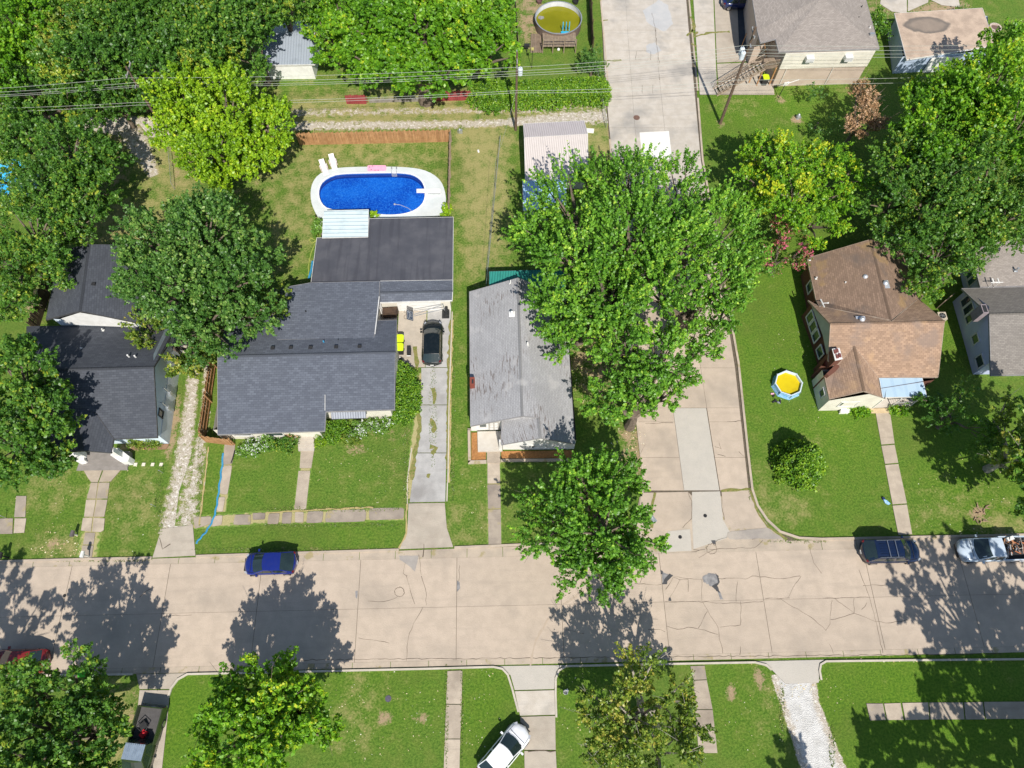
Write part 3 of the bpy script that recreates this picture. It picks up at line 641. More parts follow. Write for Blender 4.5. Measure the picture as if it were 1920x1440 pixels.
paved('walkway', [([(914,868),(937,867),(938,906),(914,907)], WALK),([(914,909),(938,908),(939,953),(915,954)], WALKD),([(915,956),(939,955),(940,1022),(916,1023)], WALKD)])
paved('walkway', [([(1641,772),(1668,770),(1677,832),(1652,834)], WALK),([(1652,836),(1677,834),(1684,868),(1659,870)], WALK),([(1659,872),(1684,870),(1700,944),(1673,946)], WALK),([(1673,948),(1700,946),(1710,1002),(1684,1003)], WALK)])
paved('walkway', [([(839,1258),(867,1257),(865.5,1320),(836.5,1320)], WALK),([(836.5,1321),(865.5,1321),(863,1385),(834,1385)], WALK),([(834,1386),(863,1386),(861,1470),(831,1470)], WALK)])
paved('walkway', [([(1294,1249),(1321,1248),(1325,1274),(1300,1275)], WALKD),([(1300,1276),(1325,1275),(1336,1330),(1303,1330)], WALK),([(1303,1331),(1336,1331),(1345,1412),(1310,1412)], WALK)])
paved('walkway', [([(1624,1319),(1655,1319),(1661,1350),(1631,1351)], WALKD),([(1657,1319),(1688,1318),(1694,1350),(1663,1350)], WALK),([(1691,1318),(1740,1317),(1742,1349),(1697,1350)], WALK),
 ([(1742,1317),(1805,1317),(1808,1349),(1744,1349)], WALK),([(1807,1317),(1842,1316),(1846,1349),(1810,1349)], WALKD),([(1844,1316),(1990,1315),(1995,1348),(1848,1348)], WALK)])
paved('driveway_apron', [([(303,992),(362,984),(367,1042),(286,1046)], DRIVE)])
paved('driveway', [([(766,944),(834,943),(838,990),(850,1026),(748,1030),(764,990)], DRIVE),
 ([(780,850),(837,850),(835,941),(768,942)], ASPH),([(788,760),(838,760),(837,849),(783,849)], ASPH),([(790,690),(840,690),(838,759),(790,759)], ASPH),
 ([(748,582),(800,580),(797,689),(742,689)], DRIVE),([(802,580),(846,579),(840,689),(798,689)], ASPH),([(714,582),(746,582),(742,660),(712,660)], DRIVE)])
paved('driveway', [([(256,1264),(352,1262),(332,1272),(320,1292),(262,1292)], DRIVE),([(262,1294),(319,1294),(316,1330),(258,1332)], DRIVE),([(258,1334),(316,1332),(300,1480),(236,1480)], DRIVE)])
paved('driveway', [([(930,1249),(1062,1247),(1046,1254),(1039,1292),(965,1294),(957,1266)], PATCHC),([(965,1296),(1040,1294),(1041,1340),(975,1342)], SLAB2),
 ([(975,1344),(1041,1342),(1042,1406),(983,1406)], DRIVE),([(983,1408),(1042,1408),(1046,1480),(984,1480)], DRIVE)])
paved('driveway_apron', [([(1418,1240),(1546,1237),(1536,1244),(1535,1280),(1472,1282),(1447,1256)], PATCHC)])
paved('parking_pad', [([(1296,-60),(1335,-60),(1342,118),(1345,178),(1312,178)], SLAB2),([(1337,-60),(1408,-60),(1412,115),(1344,118)], DRIVE),([(1344,120),(1400,118),(1450,158),(1452,178),(1348,178)], DRIVE)], 0.045)
paved('patio', [([(1655,-40),(1700,-40),(1700,26),(1672,22),(1650,8)], SLAB2),([(1702,-40),(1745,-40),(1740,5),(1702,22)], SLAB2),([(1748,-40),(1790,-40),(1800,14),(1765,10),(1745,0)], SLAB2)], 0.045)
cracks(None, [[(1294,32),(1302,45),(1300,56),(1288,68)],[(1296,56),(1302,66),(1308,60)],[(1300,70),(1330,62),(1368,60)],[(1296,82),(1306,88)]], 0.3, 0.052, weedy, 'joint_weeds')
cracks(None, [[(990,1409),(1042,1408)],[(300,1010),(305,1030),(320,1020)],[(793,1045),(795,1020)]], 0.06, 0.056)
cracks(None, [[(812,728),(815,740),(813,758)],[(808,785),(815,800),(812,812)],[(806,838),(818,840),(810,852)],[(800,892),(806,893)],[(783,770),(788,800),(778,850),(772,900)],[(778,650),(782,680),(778,700),(786,725)],[(846,600),(842,700),(840,880)]], 0.34, 0.056, weedy, 'joint_weeds')
# worn tan edges and strips
STRAW = pm('dry_straw', (0.46, 0.36, 0.17), (0.34, 0.28, 0.11), 5, 0.95)
cracks(None, [[(391,838),(384,900),(374,985)],[(842,905),(845,760),(849,600)],[(763,945),(762,1000),(748,1028)],[(700,952),(600,956),(500,961)]], 0.14, 0.058, STRAW, 'dry_grass_edge')
fringe([(792,700),(784,780),(775,850),(768,935)], 0.42)
# concrete stepping pads
for k, x in enumerate((254.5, 269.5, 286.5, 302.5)):
    a, b = U(x, 871); mb = MB(); mb.prism([(a-.15,b-.15),(a+.13,b-.15),(a+.15,b+.14),(a-.13,b+.14)], 0, 0.06)
    tag(obj('paver', mb, pm('pale_paver', (0.75,0.68,0.55),(0.62,0.56,0.45),5)), ['square pale paver in the lawn, nearest the steps', 'square pale paver in the lawn, second from the steps', 'square pale paver in the lawn, third from the steps', 'square pale paver in the lawn, nearest the gravel drive'][k], 'paver', 'pavers in front of the charcoal house')
# ---------------------------------------------------------------- buildings
def roof(parent, verts, planes, m, thick=0.16, fm=None, name='roof', ridges=(), capm=None):
    """verts: letter -> (px, py, z); planes: strings of letters. builds roof, fascia and ridge caps"""
    V = {k: Vector(W3(*v)) for k, v in verts.items()}
    mb = MB(); edges = {}
    for pl in planes:
        P = [V[c] for c in pl]; n = Vector((0, 0, 0))
        for i in range(len(P)): n += P[i].cross(P[(i+1) % len(P)])
        if n.z < 0: P = P[::-1]; pl = pl[::-1]; n = -n
        n.normalize(); u = Vector((-n.y, n.x, 0))
        u = u.normalized() if u.length > 0.03 else Vector((1, 0, 0)); v = n.cross(u)
        mb.poly(P, [(p.dot(u), p.dot(v)) for p in P]); mb.poly([p - Vector((0, 0, thick)) for p in P[::-1]], [(p.dot(u), p.dot(v)) for p in P[::-1]])
        for i in range(len(pl)):
            k = (pl[i], pl[(i+1) % len(pl)]); edges[k] = 1
    r = obj(name, mb, m, parent)
    fb = MB()
    for (a, b) in edges:
        if (b, a) in edges: continue
        A, B = V[a], V[b]; d = B - A; nn = Vector((d.y, -d.x, 0)).normalized() * 0.018; dz = Vector((0, 0, thick + 0.01)); up = Vector((0, 0, 0.012))
        fb.poly([A + nn - dz, B + nn - dz, B + nn + up, A + nn + up]); fb.poly([A + nn + up, B + nn + up, B - nn + up, A - nn + up])
        fb.poly([B + nn - dz, A + nn - dz, A - nn - dz, B - nn - dz])
    if fm: obj('fascia', fb, fm, parent)
    if ridges:
        cb = MB()
        for s in ridges:
            A, B = V[s[0]], V[s[1]]; L = (B - A).length; n = int(L / 0.3); d = (B - A) / L; sd = Vector((-d.y, d.x, 0)).normalized() * 0.13
            for k in range(n):
                p = A + d * (k * L / n); q = A + d * ((k + 1) * L / n + 0.04); e0, e1 = Vector((0, 0, 0.05)), Vector((0, 0, 0.028)); dn = Vector((0, 0, -0.03))
                cb.poly([p + e0, q + e1, q + sd + dn, p + sd + dn]); cb.poly([p - sd + dn, q - sd + dn, q + e1, p + e0])
                cb.poly([p - sd + dn, p + e0, p + sd + dn])
        o = obj('ridge_caps', cb, capm or m, r); o['kind'] = 'stuff'
    return r
def walls(parent, corners, m, name='wall', closed=True, uvs=False, z0=0.0):
    """corners: (px, py, zref, ztop)"""
    P = [(*U(a, b, zr), zt) for a, b, zr, zt in corners]; mb = MB(); n = len(P); s = 0
    for i in range(n if closed else n - 1):
        a, b = P[i], P[(i+1) % n]; L = math.hypot(a[0]-b[0], a[1]-b[1])
        mb.poly([(a[0], a[1], z0), (b[0], b[1], z0), (b[0], b[1], b[2]), (a[0], a[1], a[2])], [(s, z0), (s+L, z0), (s+L, b[2]), (s, a[2])]); s += L
    return obj(name, mb, m, parent), P
def window(parent, A, B, s, w_, z0, z1, side=1, fm=None, mull=1, name='window', gm=None):
    """window on wall A->B (world xy) centred s metres from A; side picks outside"""
    d = Vector((B[0]-A[0], B[1]-A[1], 0)).normalized(); n = Vector((d.y, -d.x, 0)) * side
    c = Vector((A[0], A[1], 0)) + d * s; ang = math.atan2(d.y, d.x); f = MB(); t = 0.09
    for dx, zz, ww, hh in ((0, z1, w_ + 2*t, t), (0, z0, w_ + 2*t, t)):
        q = c + n * 0.03; f.box((q.x, q.y, zz), (ww, 0.10, hh), ang)
    for dx in (-w_/2 - t/2, w_/2 + t/2):
        q = c + d * dx + n * 0.03; f.box((q.x, q.y, (z0+z1)/2), (t, 0.10, z1 - z0), ang)
    wo = obj(name, f, fm or TRIM, parent)
    k = mull + 1
    for i in range(k):
        h = (z1 - z0 - t) / k; zc = z0 + t/2 + h * (i + 0.5); q = c + n * 0.012
        g = MB(); g.box((q.x, q.y, zc), (w_, 0.02, h - 0.04), ang); obj('pane', g, gm or GLASS, wo)
    return wo
def vent(parent, px, py, z, r=0.13, h=0.35, m=METAL, name='vent_pipe', dome=False):
    x, y = U(px, py, z + (h if dome else h*0.5)); mb = MB()
    if dome: mb.lathe((x, y, z - 0.15), [(r*.6, 0), (r*.6, h*.55), (r, h*.6), (r*1.05, h*.85), (r*.7, h+.05), (0.01, h+.12)], 14)
    else: mb.cyl((x, y, z - 0.15), r, h + 0.15, 10)
    f = MB(); f.box((x, y, z + 0.0), (r*3.4, r*3.4, 0.03)) 
    o = obj(name, mb, m, parent, smooth=dome); obj('flashing', f, m, o); return o
def boxvent(parent, px, py, z):
    x, y = U(px, py, z + 0.1); mb = MB(); mb.box((x, y, z + 0.04), (0.32, 0.28, 0.2)); return obj('roof_vent', mb, BLACK, parent)

# --- charcoal house (left)
HA = thing('house', 'charcoal shingled house with pale blue siding and white porch at the left', 'house', U(200, 760))
roof(HA, dict(a=(288,688,5.2),b=(62,694,5.2),c=(295,820,2.7),g=(213,823,2.75),h=(180,775,3.75),d=(95,828,2.75),e=(310.5,652,3.9),i=(330,608,2.75),j=(50,612,2.75),k=(50,652,3.9)), ['abdhgc','abkjie'], CHAR, fm=DTRIM, ridges=['ab'])
roof(HA, dict(p=(150,766,3.9),q=(157,845,3.9),r=(208,849,2.7),s=(213,823,2.8),t=(180,775,3.8),u=(105,850,2.7),v=(100,770,2.7)), ['pqrst','pvuq'], CHAR, fm=DTRIM, name='porch_roof')
roof(HA, dict(a=(167,458,5.6),b=(150,583,5.6),c=(86,599,4.0),d=(112,470,4.0),e=(262,606,4.0),f=(262,460,4.0)), ['abcd','abef'], CHAR, fm=DTRIM, ridges=['ab'])
walls(HA, [(317,832,0,2.55),(334,710,0,5.05),(350,602,0,2.6),(110,645,0,2.4),(120,832,0,2.6),(240,832,0,2.6)], BLUEW)
wl, P = walls(HA, [(317,832.3,0,1.75),(334,710,0,2.0),(348,620,0,1.7)], pm('white_siding',(0.62,0.68,0.70),(0.52,0.58,0.61),1.5), 'lower_siding', False)
# shift lower siding proud of the wall
wl.location.x += 0.035
walls(HA, [(114,598,4.0,4.05),(150,586,5.4,5.4),(250,604,4.0,4.05)], WHITE, 'gable', False, z0=3.0)
walls(HA, [(100,598,3.8,3.8),(258,604,3.8,3.8),(258,470,3.8,3.8),(120,475,3.8,3.8)], BLUEW, 'rear_wall')
Pa, Pb = U(317,832), U(334,710)
window(HA, Pa, Pb, 2.0, 0.55, 1.9, 2.7, 1, DTRIM, 0)
for k, s in enumerate((2.9, 4.3)):
    mb = MB(); d = Vector((Pb[0]-Pa[0], Pb[1]-Pa[1], 0)).normalized(); q = Vector((*Pa, 0)) + d*s + Vector((0.12, 0, 0))
    mb.tube([(q.x, q.y, 0.3), (q.x, q.y, 2.5), (q.x - .1, q.y, 2.6)], 0.04, 6); mb.box((q.x, q.y, 1.3), (0.22, 0.3, 0.5)); obj('service_mast', mb, METAL, HA)
vent(HA, 192, 618, 3.1, 0.06, 0.25, WHITE); vent(HA, 152, 653, 4.0, 0.06, 0.2, WHITE); vent(HA, 241, 668, 4.5, 0.07, 0.5, WHITE); vent(HA, 254, 669, 4.5, 0.07, 0.45, WHITE)
boxvent(HA, 175, 532, 5.3)
# porch: pale half walls, floor and three steps
def pbox(parent, name, pts, z0, z1, m, zr=None):
    mb = MB(); mb.prism([U(a, b, z1 if zr is None else zr) for a, b in pts], z0, z1); return obj(name, mb, m, parent)
GREYP = pm('grey_porch', (0.27,0.245,0.225), (0.22,0.20,0.18), 2)
pbox(HA, 'porch_floor', [(158,846),(243,846),(243,860),(158,862)], 0, 0.55, GREYP, 0.55)
pbox(HA, 'step', [(150,861.5),(241,859.5),(241,867),(148,868)], 0, 0.40, GREYP)
pbox(HA, 'step', [(148,868),(240,867),(240,873),(146,874)], 0, 0.26, GREYP)
pbox(HA, 'step', [(146,874),(239,873),(239,881),(143,882)], 0, 0.13, GREYP)
for pts in ([(132,847),(155,845),(158,863),(145,866),(130,858)], [(209,841),(222,840),(243,856),(240,865),(226,866),(207,854)]):
    pbox(HA, 'porch_wall', pts, 0, 1.0, WHITE)
for px in (214, 146): pbox(HA, 'column', [(px-5,842),(px+5,842),(px+5,851),(px-5,851)], 1.0, 2.6, WHITE, 2.0)
pbox(HA, 'foundation_bed', [(242,833),(318,833),(312,843),(242,843)], 0, 0.10, pm('rusty_bed',(0.28,0.17,0.10),(0.2,0.12,0.07),4), 0)

# --- slate house (middle) with garage and pool room
HB = thing('house', 'long slate grey house with flat black garage roof beside the blue pool', 'house', U(600, 640))
roof(HB, dict(a=(408,668,4.1),b=(741,660,4.1),c=(740,768,2.95),d=(611,772,2.95),e=(609,808,2.55),f=(408,815,2.5),g=(744,600,2.7),h=(425,606,2.7)), ['abcdef','abgh'], SLATE, fm=GTRIM, ridges=['ab'])
roof(HB, dict(a=(583,530,3.35),b=(712,527,3.35),c=(711,556,3.37),d=(701,634,3.45),e=(520,637,3.45),f=(543,537,3.33),g=(486,642,2.9),h=(505,545,2.7)), ['abcdef','fegh'], SLATE, fm=GTRIM, name='rear_roof', thick=0.5)
roof(HB, dict(a=(712,527,3.06),b=(849,525,2.9),c=(849,545,3.0),d=(712,548,3.1),e=(848,563,2.45),f=(712,567,2.5)), ['abcd','dcef'], SLATE, fm=TRIM, name='garage_roof', ridges=['cd'])
roof(HB, dict(a=(594,446,2.6),b=(690,444,2.65),c=(692,410,2.5),d=(850,407,2.45),e=(849,525.5,2.88),f=(712,527.5,3.04),g=(711.5,527.6,3.05),h=(583,530.5,3.02)), ['abfgh','bcdef'], MEMB, fm=TRIM, name='flat_roof', thick=0.2)
walls(HB, [(738,785,0,2.7),(738,663,4.0,3.8),(740,606,2.6,2.55),(704,606,2.6,2.55),(716,583,0,2.4),(846,581,0,2.35),(846,412,2.4,2.3),(692,414,2.4,2.3),(690,446,2.4,2.3),(600,448,2.4,2.3),(590,535,2.4,2.3),(555,545,2.4,2.3),(445,650,2.4,2.3),(420,670,4.0,3.8),(418,823,0,2.35),(608,823,0,2.35),(608,785,0,2.5)], CREAM)
A_, B_ = U(718,583), U(846,581)
mb = MB(); mb.box(((A_[0]*.45+B_[0]*.55), A_[1]*.5+B_[1]*.5 - 0.03, 1.05), (4.2, 0.06, 2.1)); gd = obj('garage_door', mb, WHITE, HB)
for k in range(1, 4):
    mb = MB(); mb.box(((A_[0]*.45+B_[0]*.55), A_[1]*.5+B_[1]*.5 - 0.065, k*0.52), (4.1, 0.02, 0.03)); obj('panel_groove', mb, pm('groove',(0.5,0.5,0.47)), gd)
pbox(HB, 'side_fence_panel', [(720,588),(748,586),(744,596),(720,598)], 0, 1.1, WOODD, 0)
for px, py in ((511,652),(545,651),(582,651),(630,650),(674,649)): boxvent(HB, px, py, 3.85)
vent(HB, 607, 641, 3.55, 0.07, 0.3, BLUEH); vent(HB, 634, 637, 3.5, 0.03, 0.2, BLACK); vent(HB, 573, 583, 3.4, 0.04, 0.15, BLACK)
roof(HB, dict(a=(607,395,2.75),b=(691,393,2.75),c=(690,444,2.85),d=(604,446,2.85)), ['abcd'], AWN, 0.06, TRIM, 'patio_cover')
for px, py in ((609,398),(688,396)): pbox(HB, 'post', [(px-2,py-2),(px+2,py-2),(px+2,py+2),(px-2,py+2)], 0, 2.68, TRIM)
roof(HB, dict(a=(620,771.5,2.6),b=(686,770.5,2.6),c=(686,784,2.15),d=(622,786,2.15)), ['abcd'], ribbed('grey_awning_metal',(0.30,0.32,0.36),(0.13,0.14,0.17),0.22), 0.04, DTRIM, 'awning')
# gutter strip that divides the two front roofs
mb = MB(); a, b = W3(609.5,740,3.4), W3(609.5,770,3.05); mb.tube([(a[0],a[1],a[2]-.0),(b[0],b[1],b[2]+.03)], 0.03, 5); obj('valley_flashing', mb, TRIM, HB)
mb = MB(); a, b = W3(711,556,3.42), W3(703,626,3.5); mb.tube([a, b], 0.05, 5); obj('rake_trim', mb, TRIM, HB)
mb = MB(); P0 = U(722,600); 
window(HB, U(718,600), U(718,583), 0.5, 0.5, 0.9, 1.9, 1, TRIM, 0)
# front steps and house number
for k, (ya, yb, zt) in enumerate(((815,825,0.62),(825,832,0.46),(832,838,0.30),(838,846,0.15))):
    pbox(HB, 'step', [(559,ya),(590,ya),(589,yb),(560,yb)], 0, zt, pm('step_concrete',(0.48,0.43,0.36),(0.42,0.37,0.31),3), zt*0.5)
Af, Bf = U(418,823), U(608,823)
nm = MB()
for k in range(4):
    x = U(577 + k*4, 823)[0]; nm.box((x, Af[1] - 0.02, 2.12), (0.09, 0.02, 0.16))
for s, w_ in ((2.2, 1.5), (5.0, 1.5)): window(HB, Af, Bf, s, w_, 0.9, 1.9, 1)
obj('house_number', nm, BLACK, HB)

# --- grey gable house (centre)
HC = thing('house', 'weathered grey roofed house with small porch under the big maple', 'house', U(975, 680))
roof(HC, dict(a=(971,521,4.2),b=(979,780,4.2),c=(882,799,2.5),d=(880,547,2.5),e=(1060,556,2.5),f=(1078,832,2.5),g=(1013,821,3.85),h=(1009,783,3.9)), ['abcd','aefghb'], GREYR, fm=GTRIM, ridges=['ab'])
roof(HC, dict(h=(1009,784,3.88),g=(1013,821.3,3.84),i=(940,834,2.45),j=(940,789,2.6),b=(979,780.5,3.6)), ['hgijb'], GREYR, fm=GTRIM, name='porch_gable_roof', thick=0.14, ridges=['hg'])
walls(HC, [(884,808,0,2.35),(895,808,0,2.5),(940,806,0,3.0),(943,843,0,2.3),(1013,843,0,3.7),(1076,842,0,2.35),(1062,560,2.4,2.35),(973,526,4.0,4.0),(886,552,2.4,2.35)], WHITE)
A_, B_ = U(895,808), U(940,806)
window(HC, A_, B_, 0.55, 0.55, 0.9, 1.9, 1); 
mb = MB(); mb.box((A_[0]*.3+B_[0]*.7, A_[1]-.04, 1.3), (0.95, 0.06, 2.0)); dr = obj('door', mb, pm('panel_door',(0.44,0.41,0.37),(0.38,0.36,0.32),2), HC)
for r in range(3):
    for c in range(2):
        mb = MB(); mb.box((A_[0]*.3+B_[0]*.7 + (c-.5)*.4, A_[1]-.08, 0.7+r*.6), (0.28, 0.03, 0.42)); obj('door_panel', mb, TRIM, dr)
mb = MB(); mb.box((A_[0]*.3+B_[0]*.7+.3, A_[1]-.10, 1.25), (0.06, 0.06, 0.1)); obj('handle', mb, METAL, dr)
A_, B_ = U(943,843), U(1076,842)
window(HC, A_, B_, 3.2, 1.3, 0.5, 1.2, 1)
mb = MB(); mb.box(((A_[0]+B_[0])/2, A_[1]-.03, 2.75), (0.9, 0.05, 0.35)); obj('gable_vent', mb, TRIM, HC)
PORCH = pm('porch_slab',(0.58,0.54,0.47),(0.50,0.45,0.38),1.5)
pbox(HC, 'porch_slab', [(895,809),(942,808),(942,845),(896,846)], 0, 0.4, PORCH, 0.4)
pbox(HC, 'step', [(913,846.5),(938,846),(938,868),(913,868)], 0, 0.14, WALK, 0.14)
pbox(HC, 'column', [(936,838),(942,838),(942,843),(936,843)], 0.4, 2.35, TRIM, 0.4)
vent(HC, 960, 583, 4.05, 0.17, 0.55, WHITE, 'vent_pipe', True); vent(HC, 957, 529, 3.9, 0.06, 0.5, WHITE); vent(HC, 989, 645, 4.0, 0.08, 0.45, WHITE); vent(HC, 1022, 665, 3.3, 0.08, 0.45, WHITE)
mb = MB(); x, y = U(885.5, 716, 3.2); mb.box((x, y, 1.7), (0.42, 0.75, 3.4)); ch = obj('chimney', mb, shingle('chimney_brick',(0.46,0.13,0.09),(0.36,0.10,0.07),0.2,0.07), HC)
mb = MB(); mb.box((x+.04, y-.05, 3.405), (0.16, 0.4, 0.02)); obj('flue', mb, BLACK, ch)
# raised mulch bed round the porch
BED = thing('planting_bed', 'orange mulch bed with low concrete edging round the white porch', 'planting bed', U(980, 858))
for pts in ([(884,812),(895,812),(896,847),(911,847),(911,862),(884,863)], [(940,847),(1076,845),(1076,859),(940,860)]): pbox(BED, 'mulch', pts, 0, 0.12, MULCH, 0)
for pts in ([(877,806),(882,806),(883,864),(878,869)],[(878,864),(912,863),(912,869),(878,870)],[(939,861),(1078,860),(1078,865),(939,866)],[(877,804),(893,804),(893,807),(877,807)]): pbox(BED, 'edging', pts, 0, 0.2, CURB, 0.1)
# green lean-to behind
GS = thing('lean_to', 'green metal lean-to roof behind the grey roofed house', 'lean-to', U(985, 520))
roof(GS, dict(a=(917,509,2.5),b=(1060,504,2.5),c=(1060,560,2.6),d=(917,536,2.6)), ['abcd'], TEAL, 0.08, DTRIM)
walls(GS, [(920,512,2.4,2.38),(1056,507,2.4,2.38),(1056,550,2.4,2.38),(920,534,2.4,2.38)], pm('green_wall',(0.05,0.16,0.13)))

# --- brown house (right)
HD = thing('house', 'brown shingled house with white front gable and brick chimney at the right', 'house', U(1640, 640))
roof(HD, dict(a=(1557,607,4.7),b=(1771,602,4.7),m=(1672,602.5,4.7),c=(1759,707,2.7),d=(1645,708,2.7),p=(1602,650,3.95),e=(1566,690,3.0),f=(1553,675,3.2),g=(1515,563,2.7),h=(1534,573,3.2),k=(1722,560,3.0)),
     ['ambcdpef','amhg','mbk'], BROWNR, fm=BTRIM, ridges=['ab'])
roof(HD, dict(a=(1632,449,4.85),m=(1671,600,4.68),w=(1513,484,2.7),v=(1530,562,2.7),h=(1536,574,3.15),e=(1690,466,2.9),f=(1722,560,2.95)), ['amhvw','amfe'], BROWNR_SHADE, fm=BTRIM, name='rear_roof', ridges=['am'])
roof(HD, dict(p=(1602,649,3.98),q=(1621,733,3.9),r=(1555,748,2.45),s=(1546,705,2.6),t=(1565,688,2.95),u=(1653,745,2.45),v=(1646,707,2.72)), ['pqrst','pquv'], BROWNR, fm=BTRIM, name='front_gable_roof', ridges=['pq'])
walls(HD, [(1534,770,0,2.4),(1594,769,0,3.75),(1636,767,0,2.4),(1640,715,0,2.5),(1522,714,0,2.4)], CREAM, 'front_gable_wall')
walls(HD, [(1519,708,0,2.6),(1552,716,0,2.5),(1640,730,2.5,2.5),(1752,712,2.6,2.6),(1764,606,4.6,4.5),(1724,570,2.8,2.6),(1694,480,2.8,2.6),(1632,455,4.6,4.6),(1520,490,2.6,2.6),(1534,560,2.6,2.6),(1522,568,2.6,2.6),(1561,607,4.6,4.5),(1559,660,3.0,3.0)], BRICKW, 'brick_wall')
walls(HD, [(1522,570,2.7,2.7),(1560,608,4.6,4.55),(1557,676,3.0,3.0)], pm('grey_green_board',(0.42,0.45,0.40),(0.36,0.39,0.35),1.5), 'gable', False, z0=2.55)
A_, B_ = U(1534,770), U(1636,767)
window(HD, A_, B_, 2.1, 1.5, 1.0, 2.0, 1, TRIM, 1)
A_, B_ = U(1534,770), U(1521,715)
window(HD, A_, B_, 1.1, 0.6, 1.1, 2.0, -1, TRIM, 0)
wa, wb = U(1522,568,2.6), U(1557,676,2.7)
for s in (1.0, 2.0, 3.0): window(HD, wa, (wb[0]-.0, wb[1]), s, 0.75, 0.9, 2.3, 1, TRIM, 1)
window(HD, wa, wb, 4.6, 0.9, 0.9, 2.0, 1, TRIM, 0)
wa2, wb2 = U(1520,490,2.6), U(1534,560,2.6)
window(HD, wa2, wb2, 2.2, 0.9, 0.9, 2.0, 1, TRIM, 1)
# chimney with brick caps
mb = MB(); cp = [(1560,654),(1574,652),(1580,673),(1566,676)]; mb.prism([U(a,b,4.2) for a,b in cp], 0, 4.2); ch = obj('chimney', mb, BRICKW, HD)
mb = MB(); mb.prism([U(a,b,4.28) for a,b in cp], 4.203, 4.28); obj('chimney_cap', mb, TRIM, ch)
for (a, b) in ((1566,659),(1570,657),(1570,668),(1575,666)):
    x, y = U(a, b, 4.36); mb = MB(); mb.box((x, y, 4.33), (0.2, 0.36, 0.1)); obj('flue', mb, pm('dark_brick',(0.2,0.07,0.06)), ch)
mb = MB(); mb.prism([U(a,b,3.0) for a,b in [(1548,702),(1558,692),(1572,678),(1580,681),(1566,697),(1553,706)]], 0.0, 3.15); obj('chimney_shoulder', mb, BRICKW, HD)
DOME = pm('bright_zinc', (0.72,0.74,0.76),(0.6,0.62,0.65),3,0.3,0.5)
for (px, py, z) in ((1594,470,3.6),(1625,516,4.1),(1663,528,4.6),(1619,596,4.4)): vent(HD, px, py, z, 0.25, 0.45, DOME, 'turbine_vent', True)
for (px, py, z) in ((1605,499,3.9),(1531,521,2.9),(1585,530,3.6),(1519,486,2.8)): vent(HD, px, py, z, 0.06, 0.25, WHITE)
mb = MB(); x, y = U(1540, 572, 3.6)
mb.tube([(x,y,2.7),(x-.05,y,4.0)], 0.03, 5); mb.tube([(x-.1,y+.45,3.9),(x+.02,y-.45,4.0)], 0.06, 5); mb.tube([(x,y,3.95),(x+.55,y+.1,3.8)], 0.035, 5); mb.ball((x+.55,y+.1,3.8),.09,8)
obj('tv_antenna', mb, TRIM, HD)
# front porch of the brown house
roof(HD, dict(a=(1648,706,2.65),b=(1728,705,2.6),c=(1738,744,2.2),d=(1655,745,2.3)), ['abcd'], ribbed('blue_flat_metal',(0.36,0.48,0.58),(0.30,0.42,0.52),1.1,dirt=0.15), 0.08, TRIM, 'porch_roof')
pbox(HD, 'porch_slab', [(1638,715),(1715,713),(1709,762),(1632,765)], 0, 0.35, PORCH, 0.2)
pbox(HD, 'step', [(1632,766),(1672,765),(1672,773),(1634,774)], 0, 0.18, pm('ochre_step',(0.60,0.47,0.29),(0.5,0.38,0.22),4), 0.18)
for (px, py) in ((1671,762),(1709,759),(1636,765)):
    x, y = U(px, py, 0.35); mb = MB(); mb.tube([(x,y,0.3),(x,y,2.2)], 0.05, 6); obj('porch_post', mb, TRIM, HD)
mb = MB(); a = U(1671,762,.35); b = U(1709,759,.35); mb.tube([(*a,1.2),(*b,1.2)],.03,5); mb.tube([(*a,.55),(*b,.55)],.02,5)
for k in range(10): 
    q = (a[0]+(b[0]-a[0])*k/9, a[1]+(b[1]-a[1])*k/9); mb.tube([(*q,.5),(*q,1.2)],.015,4)
obj('porch_railing', mb, METAL, HD)
pbox(HD, 'meter_box', [(1577,766),(1594,766),(1592,774),(1575,774)], 0, 0.4, WHITE, 0.3)
# condenser beside it
AC = thing('air_conditioner', 'beige air conditioning unit at the corner of the brown house', 'air conditioner', U(1768, 592))
mb = MB(); x, y = U(1767, 592, 0.8); mb.box((x,y,0.42),(0.8,0.8,0.82)); obj('cabinet', mb, pm('beige_metal',(0.55,0.48,0.38)), AC)
mb = MB(); mb.lathe((x,y,0.84),[(0.01,0.02),(0.3,0.02),(0.32,0)],16); obj('fan_guard', mb, BLACK, AC)
mb = MB(); [mb.box((x,y,0.875),(0.62,0.03,0.015),k*R(60)) for k in range(3)]; obj('guard_bars', mb, METAL, AC)

# --- blue grey house (far right)
HE = thing('house', 'two gabled blue grey house with grey tan roof at the right edge', 'house', U(1860, 620))
roof(HE, dict(a=(1855,589,4.6),b=(2080,582,4.6),c=(1803,541,2.6),d=(2080,534,2.6),e=(1858,704,2.6),f=(2080,700,2.6)), ['abdc','abfe'], TANR2, fm=GTRIM, ridges=['ab'])
roof(HE, dict(a=(1820,470,2.7),b=(1838,538,2.7),c=(2080,532,2.7),d=(2080,430,3.3),e=(1880,452,3.2)), ['abcde'], TANR, fm=GTRIM, name='rear_roof')
walls(HE, [(1824,702,0,2.45),(1801,618,0,4.45),(1786,566,0,2.3),(2080,560,0,2.45),(2080,700,0,2.45)], LAV)
walls(HE, [(1828,480,2.6,2.55),(1843,540,2.6,2.55),(2080,536,2.6,2.55),(2080,440,2.6,2.6)], LAV, 'rear_wall')
Aw, Bw = U(1786,566), U(1824,702)
for s in (1.0, 1.9, 2.8): window(HE, Aw, Bw, s, 0.7, 1.1, 2.6, 1, TRIM, 1)
window(HE, Aw, Bw, 5.0, 0.8, 1.2, 2.1, 1, TRIM, 0); window(HE, Aw, Bw, 7.2, 1.0, 0.9, 1.9, 1, TRIM, 0)
